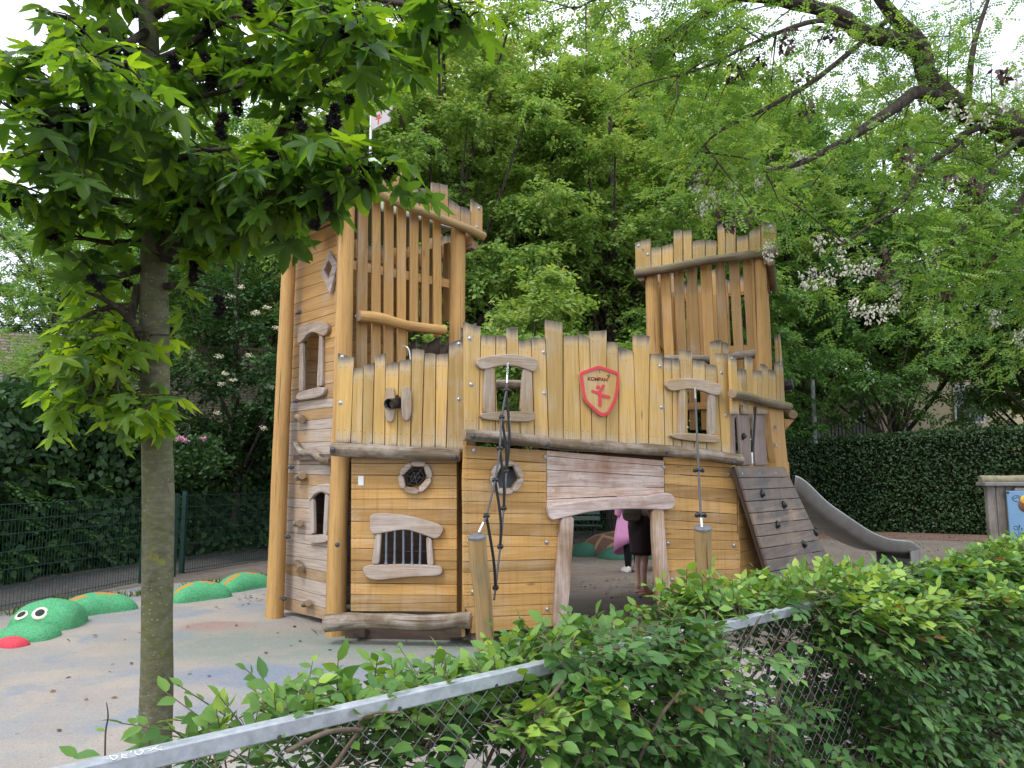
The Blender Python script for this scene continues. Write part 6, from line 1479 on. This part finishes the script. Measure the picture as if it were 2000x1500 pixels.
# ================================================================ PEOPLE
M['skin'] = plain("skin", (.66, .42, .34), .5, 0, .10, 30); M['hair'] = plain("brown_hair", (.06, .035, .02), .6, 0, .3, 40)
M['plum'] = plain("plum_cloth", (.030, .017, .020), .85, 0, .2, 30); M['whitec'] = plain("white_cloth", (.66, .64, .62), .85, 0, .08, 30); M['pinkc'] = plain("pink_cloth", (.62, .27, .50), .85, 0, .10, 12)
M['legg'] = plain("black_leggings", (.010, .012, .018), .75, 0, .2, 30); M['denim'] = plain("pale_denim", (.36, .42, .52), .85, 0, .2, 25); M['bag'] = plain("olive_bag", (.085, .078, .058), .7, 0, .2, 30); M['shoe'] = plain("white_shoe", (.62, .60, .57), .6, 0, .15, 40); M['sole'] = plain("sandal", (.45, .22, .16), .7)
def body(parent, joints, chains, name="body", mat='skin', sub=2):
    """joints: name -> (co, rx, ry); chains: list of joint name lists rooted at the pelvis; one continuous skin surface"""
    names = list(joints); me = bpy.data.meshes.new(name); ed = set()
    for ch in chains:
        for a, b in zip(ch, ch[1:]): ed.add((names.index(a), names.index(b)))
    org = Vector(joints[names[0]][0]) * 1.0; org.z = 0
    me.from_pydata([tuple(Vector(joints[n][0]) - org) for n in names], list(ed), [])
    o = bpy.data.objects.new(name, me); COL.objects.link(o); o.location = org
    bm = bmesh.new(); bm.from_mesh(me); lay = bm.verts.layers.skin.verify(); bm.verts.ensure_lookup_table()
    for i, n in enumerate(names): bm.verts[i][lay].radius = joints[n][1:3]; bm.verts[i][lay].use_root = (i == 0)
    bm.to_mesh(me); bm.free()
    sk_ = o.modifiers.new("skin", 'SKIN'); sk_.use_smooth_shade = True
    s_ = o.modifiers.new("sub", 'SUBSURF'); s_.levels = sub; s_.render_levels = sub
    bpy.context.view_layer.update(); dgr = bpy.context.evaluated_depsgraph_get(); nm = bpy.data.meshes.new_from_object(o.evaluated_get(dgr)); o.modifiers.clear(); o.data = nm
    nm.materials.clear(); nm.materials.append(M[mat])
    for p in nm.polygons: p.use_smooth = True
    place(o, parent); return o
def loft(parent, name, rings, mat, n=24, fold=0., seed=0, closed=False, th=0):
    m = MB(); rows = []
    for i, (c_, rx, ry) in enumerate(rings):
        c_ = Vector(c_); rows.append([c_ + V(math.cos(a_) * rx, math.sin(a_) * ry, 0) * (1 + fold * math.sin(a_ * 7 + seed + i * .3) + fold * .6 * math.sin(a_ * 3 + i)) for a_ in np.linspace(0, 2 * math.pi, n, endpoint=False)])
    m.grid(rows, close=True)
    if closed:
        for r_ in (rows[0], rows[-1]):
            b0 = len(m.v); m.v += r_; m.face(range(b0, b0 + n), [(0, 0)] * n, [(5, 5)] * n, 0, True)
    o = m.obj(name, M[mat], parent)
    if not closed: sd_ = o.modifiers.new("solid", 'SOLIDIFY'); sd_.thickness = .006
    return o
def person(x, y, face, label, H_=1.66, arms=None, legs=None, group=None):
    """face: heading angle of the facing direction (radians, 0 = +X)"""
    e_ = empty("person", V(x, y, 0), label, "person", group)
    f, s_ = V(math.cos(face), math.sin(face), 0), V(-math.sin(face), math.cos(face), 0)   # s_ = the person's left
    k = H_ / 1.66; o = V(x, y, 0)
    P_ = lambda a, b, c: o + f * a * k + s_ * b * k + UP * c * k
    J = {'pel': (P_(0, 0, .92), .13, .10), 'waist': (P_(.01, 0, 1.06), .115, .09), 'chest': (P_(.0, 0, 1.24), .135, .10), 'neck0': (P_(-.01, 0, 1.38), .065, .06), 'neck': (P_(.005, 0, 1.43), .048, .05), 'head0': (P_(.02, 0, 1.50), .062, .072), 'head1': (P_(.015, 0, 1.56), .078, .092), 'head2': (P_(.005, 0, 1.63), .055, .065),
         'nose': (P_(.115, 0, 1.525), .010, .010)}
    ch = [['pel', 'waist', 'chest', 'neck0', 'neck', 'head0', 'head1', 'head2'], ['head0', 'nose']]
    for sg, nm in ((1, 'L'), (-1, 'R')):
        lg = (legs or {}).get(nm, (0, 0)); st = lg[0]; sp_ = .09 + lg[1]
        J['hip' + nm] = (P_(0, sg * .085, .86), .085, .085); J['kn' + nm] = (P_(.01 + st * .5, sg * sp_, .47), .056, .054); J['ca' + nm] = (P_(-.015 + st * .8, sg * sp_, .33), .050, .052); J['an' + nm] = (P_(-.01 + st, sg * sp_, .085), .032, .036); J['he' + nm] = (P_(-.03 + st, sg * sp_, .035), .030, .026); J['ba' + nm] = (P_(.10 + st, sg * (sp_ + .01), .028), .038, .018); J['to' + nm] = (P_(.17 + st, sg * (sp_ + .012), .02), .032, .013)
        ch += [['pel', 'hip' + nm, 'kn' + nm, 'ca' + nm, 'an' + nm, 'he' + nm], ['an' + nm, 'ba' + nm, 'to' + nm]]
        A_ = (arms or {}).get(nm, [(.0, .22, 1.12), (.04, .23, .88)]); el_, wr_ = A_
        J['sh' + nm] = (P_(-.01, sg * .165, 1.33), .055, .055); J['el' + nm] = (P_(el_[0], sg * el_[1], el_[2]), .038, .038); J['wr' + nm] = (P_(wr_[0], sg * wr_[1], wr_[2]), .025, .02)
        fd = (Vector(wr_) - Vector(el_)).normalized(); pl = [wr_[i] + fd[i] * .07 for i in range(3)]; J['pa' + nm] = (P_(pl[0], sg * pl[1], pl[2]), .034, .018)
        ch += [['chest', 'sh' + nm, 'el' + nm, 'wr' + nm, 'pa' + nm]]
        for q in range(4):
            a0 = (q - 1.5) * .017; ln = (.062, .075, .07, .055)[q]
            p1 = [pl[0] + a0 + fd[0] * ln * .6, pl[1], pl[2] + fd[2] * ln * .6]; p2 = [pl[0] + a0 + fd[0] * ln + .012, pl[1] - .012, pl[2] + fd[2] * ln]
            J[f'f{q}' + nm] = (P_(p1[0], sg * p1[1], p1[2]), .008, .008); J[f'g{q}' + nm] = (P_(p2[0], sg * p2[1], p2[2]), .0065, .0065); ch.append(['pa' + nm, f'f{q}' + nm, f'g{q}' + nm])
        J['th' + nm] = (P_(pl[0] + .042, sg * (pl[1] - .012), pl[2] + .0), .009, .009); ch.append(['pa' + nm, 'th' + nm])
    b_ = body(e_, J, ch)
    for sg in (1, -1):
        m = MB(); m.dome(P_(.098, sg * .031, 1.553), f, .011, .6, 10); m.obj("eye", M['eyeb'], e_)
        m = MB(); m.dome(P_(.015, sg * .078, 1.545), s_ * sg, .022, .5, 10); m.obj("ear", M['skin'], e_)
    m = MB(); m.tube([P_(.098, -.02, 1.487), P_(.104, 0, 1.484), P_(.098, .02, 1.487)], .005, 6, res=2); m.obj("mouth", M['sole'], e_)
    loft(e_, "hair", [(P_(-.05, 0, 1.36), .05, .06), (P_(-.045, 0, 1.45), .075, .085), (P_(-.028, 0, 1.54), .092, .095), (P_(-.014, 0, 1.61), .09, .088), (P_(-.006, 0, 1.66), .06, .058), (P_(-.004, 0, 1.68), .01, .01)], 'hair', fold=.02, closed=True)
    return e_, P_
# woman in plum shorts, facing right
e1, PP = person(1.72, 10.0, .25, "person in plum shorts, white top and flip-flops with an olive bag, standing behind the doorway", arms={'L': [(-.02, .21, 1.12), (.03, .22, .88)], 'R': [(.0, .21, 1.12), (.10, .2, .90)]})
loft(e1, "shorts", [(PP(0, 0, 1.05), .145, .125), (PP(0, 0, .97), .158, .155), (PP(0, 0, .86), .165, .175), (PP(.005, 0, .70), .158, .178), (PP(.015, 0, .55), .150, .172), (PP(.015, 0, .50), .148, .170)], 'plum', fold=.025)
loft(e1, "top", [(PP(0, 0, 1.0), .15, .145), (PP(0, 0, 1.12), .14, .135), (PP(0, 0, 1.24), .15, .165), (PP(-.01, 0, 1.34), .13, .19), (PP(-.01, 0, 1.40), .08, .09)], 'whitec', fold=.015)
for nm, sg in (('L', 1), ('R', -1)):
    m = MB(); q0, q1 = PP(-.07, sg * .09, .012), PP(.20, sg * .10, .012); m.prism([q0 + V(0, -.035, 0), q1 + V(0, -.045, 0), q1 + V(.03, 0, 0), q1 + V(0, .045, 0), q0 + V(0, .035, 0), q0 + V(-.02, 0, 0)], UP, .012, V(1, 0, 0)); m.obj("sandal", M['sole'], e1, bevel=.004)
bg_ = empty("shoulder_bag", D(1235, 1006, 9.75), "olive shoulder bag with a flap hanging at the side of the person in shorts", "bag")
bc = D(1235, 1003, 9.78); m = MB(); w_, h_ = .125, .105
m.prism([bc + V(x * w_, 0, z * h_) for x, z in chaikin([(-.85, 1), (.85, 1), (1, .3), (.95, -.6), (.6, -1), (-.6, -1), (-.95, -.6), (-1, .3)], 2)], V(0, -1, 0), .09, (1, 0, 0)); m.obj("pouch", M['bag'], bg_, bevel=.018, seg=3)
m = MB(); m.prism([bc + V(x * w_, -.006, z * h_) for x, z in chaikin([(-.8, 1.04), (.8, 1.04), (.85, .1), (.5, -.15), (-.5, -.15), (-.85, .1)], 2)], V(0, -1, 0), .012, (1, 0, 0)); m.obj("flap", M['bag'], bg_, bevel=.004)
m = MB(); m.tube([bc + V(-.11, .04, .1), PP(.02, -.14, 1.2), PP(-.0, -.05, 1.43), PP(-.05, .1, 1.36), PP(-.06, -.02, 1.1), bc + V(.11, .05, .1)], .009, 6, res=5, flat=.4); m.obj("strap", M['bag'], bg_)
m = MB(); m.dome(bc + V(0, -.02, -.02), V(0, -1, 0), .012, .6); m.obj("clasp", M['boltdark'], bg_)
# person in the pink coat
e2, PP = person(1.93, 12.0, 1.9, "person in long pink coat, black leggings and white sneakers, half hidden behind another", 1.62, legs={'L': (0, 0), 'R': (.06, .02)})
loft(e2, "leggings", [(PP(0, .09, .10), .05, .05), (PP(0, .09, .33), .068, .066), (PP(.005, .09, .47), .07, .068), (PP(0, .08, .70), .095, .09), (PP(0, .05, .9), .11, .12)], 'legg')
loft(e2, "leggings", [(PP(.06, -.11, .10), .05, .05), (PP(.05, -.11, .33), .068, .066), (PP(.03, -.11, .47), .07, .068), (PP(0, -.09, .70), .095, .09), (PP(0, -.05, .9), .11, .12)], 'legg')
m = MB(); rows = []
for i, z in enumerate((1.40, 1.34, 1.22, 1.05, .9, .75, .6, .46)):
    r_ = (.08, .20, .205, .20, .225, .25, .275, .295)[i]
    row = []
    for a_ in np.linspace(0, 2 * math.pi, 40, endpoint=False):
        fo = 1 + .05 * math.sin(a_ * 6 + 1) * (i / 7); dz = 0 if i < 7 else -.10 * math.sin(a_ - .6) * 1.4 - .06
        dz2 = dz if i == 7 else (dz * 0); row.append(V(1.93 + math.cos(a_) * r_ * fo, 12.0 + math.sin(a_) * r_ * .8 * fo, z * .98 + dz2))
    rows.append(row)
m.grid(rows, close=True); o = m.obj("coat", M['pinkc'], e2); s_ = o.modifiers.new("solid", 'SOLIDIFY'); s_.thickness = .008
for sg, st in ((1, 0), (-1, .06)):
    m = MB(); c_ = PP(.04 + st, sg * .1, .0); f_ = (PP(1, 0, 0) - PP(0, 0, 0)).normalized(); n_ = V(-f_.y, f_.x, 0)
    rows = [[c_ + f_ * (-.1 + .26 * t_) + n_ * math.cos(a_) * w_ + UP * max(0, math.sin(a_) * h_ + .02) for a_ in np.linspace(0, 2 * math.pi, 16, endpoint=False)] for t_, w_, h_ in ((0, .01, .01), (.05, .038, .09), (.3, .042, .11), (.55, .048, .07), (.85, .045, .05), (1, .01, .02))]
    m.grid(rows, close=True); m.obj("sneaker", M['shoe'], e2)
for sg in (1, -1):
    m = MB(); m.tube([PP(-.01, sg * .15, 1.33), PP(.0, sg * .225, 1.12), PP(.04, sg * .235, .93)], [.075, .068, .06], 12, res=3); m.obj("sleeve", M['pinkc'], e2)
# a denim jacket hung up inside, behind the five-sided window
jk = empty("denim_jacket", V(-.06, 7.42, 1.0), "pale denim jacket hanging inside the castle behind the five-sided window", "jacket")
loft(jk, "jacket_body", [((-.06, 7.42, 1.02), .20, .07), ((-.06, 7.42, 1.2), .19, .075), ((-.06, 7.42, 1.42), .19, .08), ((-.06, 7.42, 1.58), .16, .08), ((-.06, 7.42, 1.63), .07, .05)], 'denim', fold=.05)
for sg in (1, -1):
    m = MB(); m.tube([V(-.06 + sg * .16, 7.42, 1.57), V(-.06 + sg * .25, 7.42, 1.35), V(-.06 + sg * .25, 7.40, 1.08)], [.06, .055, .045], 10, lump=.15, seed=sg, res=4); m.obj("sleeve", M['denim'], jk)
m = MB(); m.tube([V(-.06, 7.42, 1.62), V(-.06, 7.42, 1.72)], .006, 6, res=1); m.obj("hook", M['iron'], jk)
# ================================================================ TIMBER STAND AT THE RIGHT
M['oldtim'] = wood("old_grey_timber", (.20, .175, .15), (.12, .105, .09), gray=(.25, .235, .21), gamt=.7, gthr=.45)
M['mosscap'] = plain("mossy_concrete", (.22, .20, .125), .95, 0, .3, 12, bump=.6); M['concrete'] = plain("grey_concrete", (.20, .20, .195), .9, 0, .2, 14, bump=.3)
M['bluep'] = plain("blue_panel", (.16, .30, .47), .5, 0, .05, 3); M['line'] = plain("engraved_line", (.05, .10, .16), .6); M['yel'] = plain("yellow_panel", (.68, .40, .04), .5); M['brn'] = plain("brown_panel", (.16, .06, .03), .5)
SW = Wall((8.86, 13.9), (12.2, 13.6))
st = empty("timber_stand", V(10.2, 14, 0), "weathered timber stand with mossy rounded cap and blue play panel at right edge", "play stand")
for k in range(20):
    s0 = k * .165
    m = MB(); m.prism([SW.W(s0, 0, random.uniform(-.02, .02)), SW.W(s0 + .158, 0, 0), SW.W(s0 + .158, 1.34, 0), SW.W(s0, 1.34, random.uniform(-.02, .02))], SW.n, .12, UP); m.obj("upright", M['oldtim'], st, bevel=.012)
m = MB(); m.box(SW.W(1.62, 1.36, -.05), SW.u, SW.n, (1.7, .17, .035)); m.obj("cap_slab", M['concrete'], st, bevel=.01)
m = MB(); m.tube([SW.W(-.07, 1.43, -.05), SW.W(1.6, 1.44, -.05), SW.W(3.3, 1.43, -.05)], .085, 14, lump=.12, seed=4); m.obj("cap_roll", M['mosscap'], st)
m = MB(); m.box(SW.W(1.9, 1.24, .06), SW.u, SW.n, (1.45, .035, .05)); m.obj("batten", M['oldtim'], st, bevel=.006)
X8 = lambda q: q / 7.5 + 1850; Y8 = lambda q: q / 7.5 + 900
c0 = SW.sz(X8(862), Y8(440), .11); c1 = SW.sz(X8(930), Y8(1220), .11)
m = MB(); m.prism([SW.W(c0[0], c0[1], .125), SW.W(c0[0] + 1.6, c0[1], .125), SW.W(c0[0] + 1.62, .12, .125), SW.W(c1[0], .12, .125)], SW.n, .03, SW.u); bp = m.obj("play_panel", M['bluep'], st, bevel=.006)
def pl_(pts, r=.006, close=False):
    m = MB(); q = [SW.P(X8(x), Y8(y), .127) for x, y in pts]; m.tube(q, r, 5, res=2, caps=False); m.obj("drawn_line", M['line'], bp)
pl_([(950, 545), (975, 580), (1030, 600), (1090, 590), (1100, 550), (1070, 520), (1020, 505), (975, 515), (950, 545)]); pl_([(965, 540), (1000, 550), (1020, 525), (1050, 545), (1085, 530)])
pl_([(980, 1045), (1020, 1085), (1050, 1150)]); pl_([(1055, 1150), (1050, 1060), (1055, 940)]); pl_([(1060, 1100), (1085, 1050), (1090, 990)]); pl_([(975, 985), (1000, 1010), (1030, 1000), (1035, 970), (1000, 955), (970, 965)]); pl_([(1048, 940), (1060, 935), (1066, 960), (1052, 980)]); pl_([(1080, 990), (1095, 985), (1100, 1020)])
m = MB(); cc = SW.P(X8(1150), Y8(650), .13); m.dome(cc, SW.n, .13, .15, 20); m.obj("ring", M['brn'], bp); m = MB(); m.dome(SW.P(X8(1135), Y8(570), .14), SW.n, .08, .2, 18); m.obj("knob", M['yel'], bp); m = MB(); m.dome(SW.P(X8(1135), Y8(1110), .13), SW.n, .075, .2, 18); m.obj("knob", M['footg'], bp)
m = MB(); m.dome(SW.P(X8(888), Y8(462), .128), SW.n, .025, .5, 12); m.obj("screw", M['boltdark'], bp)
# ================================================================ LAMP POSTS
def lamp(x, y, d, r, h, label, mt):
    b_ = D(x, 900, d); e_ = empty("lamp_post", V(b_.x, b_.y, 0), label, "lamp post")
    m = MB(); m.tube([V(b_.x, b_.y, 0), V(b_.x, b_.y, h)], [r, r * .75], 12, res=1); m.obj("pole", mt, e_)
    m = MB(); m.tube([V(b_.x, b_.y, h), V(b_.x, b_.y, h + .1), V(b_.x, b_.y, h + .35), V(b_.x, b_.y, h + .42)], [r, .18, .24, .06], 14, res=1); m.obj("lamp_head", M['iron'], e_)
t = NT("birch_pole"); p = t.objc(); t.bsdf(t.mix(t.rng(t.noise(t.n("ShaderNodeMapping", {0: p, 3: (1, 1, .5)}).outputs[0], 9, 4), .4, .62), (.50, .51, .50), (.22, .23, .22)), .6); M['polem'] = t.done()
lamp(1594, 850, 22.5, .085, 5.2, "pale mottled lamp post standing just right of the right tower", M['polem'])
lamp(1776, 830, 26, .06, 4.4, "thin grey lamp post in front of the cream building", plain("grey_pole", (.16, .17, .17), .5, .4))
lamp(1245, 640, 20.0, .04, 4.1, "thin grey pole showing left of the right tower", plain("grey_pole_b", (.22, .24, .25), .5, .4))
# ================================================================ BUILDINGS
t = NT("pale_brick"); p = t.objc()
br_ = t.n("ShaderNodeTexBrick", {"Vector": t.n("ShaderNodeMapping", {0: t.comb(t.math('ADD', t.sep(p)[0], t.math('MULTIPLY', t.sep(p)[1], .6)), t.sep(p)[2]), 3: (1, 1, 1)}).outputs[0], "Color1": (.42, .36, .25, 1), "Color2": (.30, .26, .185, 1), "Mortar": (.10, .09, .075, 1), "Scale": 2.4, "Mortar Size": .022, "Brick Width": .5, "Row Height": .17})
c = t.mix(t.rng(t.noise(p, 3, 5), .4, .7, 0, .35), br_.outputs["Color"], (.20, .18, .14)); t.bsdf(c, .9, t.bump(br_.outputs["Fac"], -.4, .01)); M['brick'] = t.done()
M['cream_wall'] = plain("cream_render", (.60, .52, .34), .85, 0, .06, 2); M['glass'] = plain("window_glass", (.05, .07, .09), .08, .2, .2, 1.5, spec=.8); M['wframe'] = plain("white_frame", (.62, .63, .62), .5); M['rooft'] = plain("dark_roof", (.07, .055, .05), .8, 0, .3, 6); M['orange'] = plain("orange_board", (.50, .26, .06), .7, 0, .1)
def bwall(par, a, b, z0, z1, mt, th=.3):
    wl_ = Wall(a, b); m = MB(); m.prism([wl_.W(0, z0), wl_.W(wl_.L, z0), wl_.W(wl_.L, z1), wl_.W(0, z1)], wl_.n, th, wl_.u); return wl_, m.obj("wall", M[mt], par)
def win(par, wl_, s0, z0, w_, h_, bars=1):
    f = MB(); 
    for (cx, cz, hx, hz_) in ((w_ / 2, 0, w_ / 2, .04), (w_ / 2, h_, w_ / 2, .04), (0, h_ / 2, .04, h_ / 2 - .04), (w_, h_ / 2, .04, h_ / 2 - .04), (w_ / 2, h_ / 2, .025, h_ / 2 - .04)): f.box(wl_.W(s0 + cx, z0 + cz, .04), wl_.u, wl_.n, (hx, .04, hz_))
    fo = f.obj("window", M['wframe'], par); m = MB(); m.prism([wl_.W(s0, z0, .012), wl_.W(s0 + w_, z0, .012), wl_.W(s0 + w_, z0 + h_, .012), wl_.W(s0, z0 + h_, .012)], wl_.n, .01, wl_.u); m.obj("pane", M['glass'], fo)
b1_ = empty("cream_building", V(17.5, 32, 0), "cream rendered building with a brick wing, seen beyond the clipped hedge on the right", "building")
xa = lambda px, d: D(px, 900, d)
p0, p1, p2 = xa(1722, 31), xa(2120, 30), xa(1480, 31.5)
wc, _ = bwall(b1_, (p0.x, p0.y), (p1.x, p1.y), 0, 6.4, 'cream_wall'); wbk, _ = bwall(b1_, (p2.x, p2.y), (p0.x - .02, p0.y), 0, 5.2, 'brick')
for s0 in (3.0, 6.4): win(b1_, wc, s0, 3.6, 1.1, 1.5)
q = lambda px: wbk.sz(px, 850)[0]
win(b1_, wbk, q(1672), 1.3, (q(1688) - q(1672)), 3.0 - .2); win(b1_, wbk, q(1538), 1.6, q(1560) - q(1538), 2.3); win(b1_, wbk, q(1652), 1.3, q(1664) - q(1652), 2.2)
m = MB(); m.prism([V(p0.x, p0.y, 6.4), V(p1.x, p1.y, 6.4), V(p1.x, p1.y + 4, 8.2), V(p0.x, p0.y + 4, 8.2)], (0, -.4, 1), .2, (1, 0, 0)); m.obj("roof", M['rooft'], b1_)
m = MB(); m.prism([V(p2.x, p2.y, 5.2), V(p0.x - .05, p0.y, 5.2), V(p0.x - .05, p0.y + 4, 6.4), V(p2.x, p2.y + 4, 6.4)], (0, -.3, 1), .2, (1, 0, 0)); m.obj("roof", M['rooft'], b1_)
rl = empty("balcony_railing", xa(1640, 29.5), "white balcony screen with thin dark bars in front of the brick wing", "railing"); rl.location.z = 0
ra_, rb_ = xa(1571, 29.4), xa(1702, 29.2); rw = Wall((ra_.x, ra_.y), (rb_.x, rb_.y)); zt_ = rw.sz(1640, 822)[1]
m = MB(); m.prism([rw.W(0, 1.4), rw.W(rw.L, 1.4), rw.W(rw.L, zt_ - .02), rw.W(0, zt_ - .25)], rw.n, .04, rw.u); m.obj("screen", M['wframe'], rl)
m = MB()
for k in range(20): m.tube([rw.W(k * rw.L / 19, 0, .06), rw.W(k * rw.L / 19, zt_ + .05, .06)], .02, 5, res=1)
m.obj("bars", M['iron'], rl)
ob = empty("orange_board", xa(1552, 28.5), "low orange board behind the clipped hedge beside the right tower", "board"); ob.location.z = 0
ow = Wall((xa(1530, 28.5).x, 28.5), (xa(1570, 28.5).x, 28.5)); m = MB(); m.prism([ow.W(0, 0), ow.W(ow.L, 0), ow.W(ow.L, ow.sz(1560, 852)[1]), ow.W(0, ow.sz(1540, 855)[1])], ow.n, .05, ow.u); m.obj("panel", M['orange'], ob)
yf = empty("yellow_flower", D(1695, 818, 28), "single bright yellow flower head in front of the white balcony screen", "flower")
m = MB(); m.tube([V(yf.location.x, 28, 0), V(yf.location.x, 28, yf.location.z)], .012, 5, res=1); m.obj("stem", M['green'], yf); m = MB(); m.dome(Vector(yf.location), V(0, 0, 1), .2, .45, 14); m.obj("bloom", M['yel'], yf)
b2_ = empty("brick_building", V(-7, 19, 0), "pale yellow brick building behind the creeper hedge on the left", "building")
q0, q1 = xa(-120, 17.0), xa(575, 19.5)
wl2, _ = bwall(b2_, (q0.x, q0.y), (q1.x, q1.y), 0, wl2z if (wl2z := 4.9) else 0, 'brick')
m = MB(); m.prism([V(q0.x, q0.y, 4.9), V(q1.x, q1.y, 4.9), V(q1.x - .5, q1.y + 4, 5.4), V(q0.x - .5, q0.y + 4, 5.4)], (0, -.2, 1), .2, (1, 0, 0)); m.obj("roof", M['rooft'], b2_)
win(b2_, wl2, 1.5, 2.0, 1.0, 1.4)
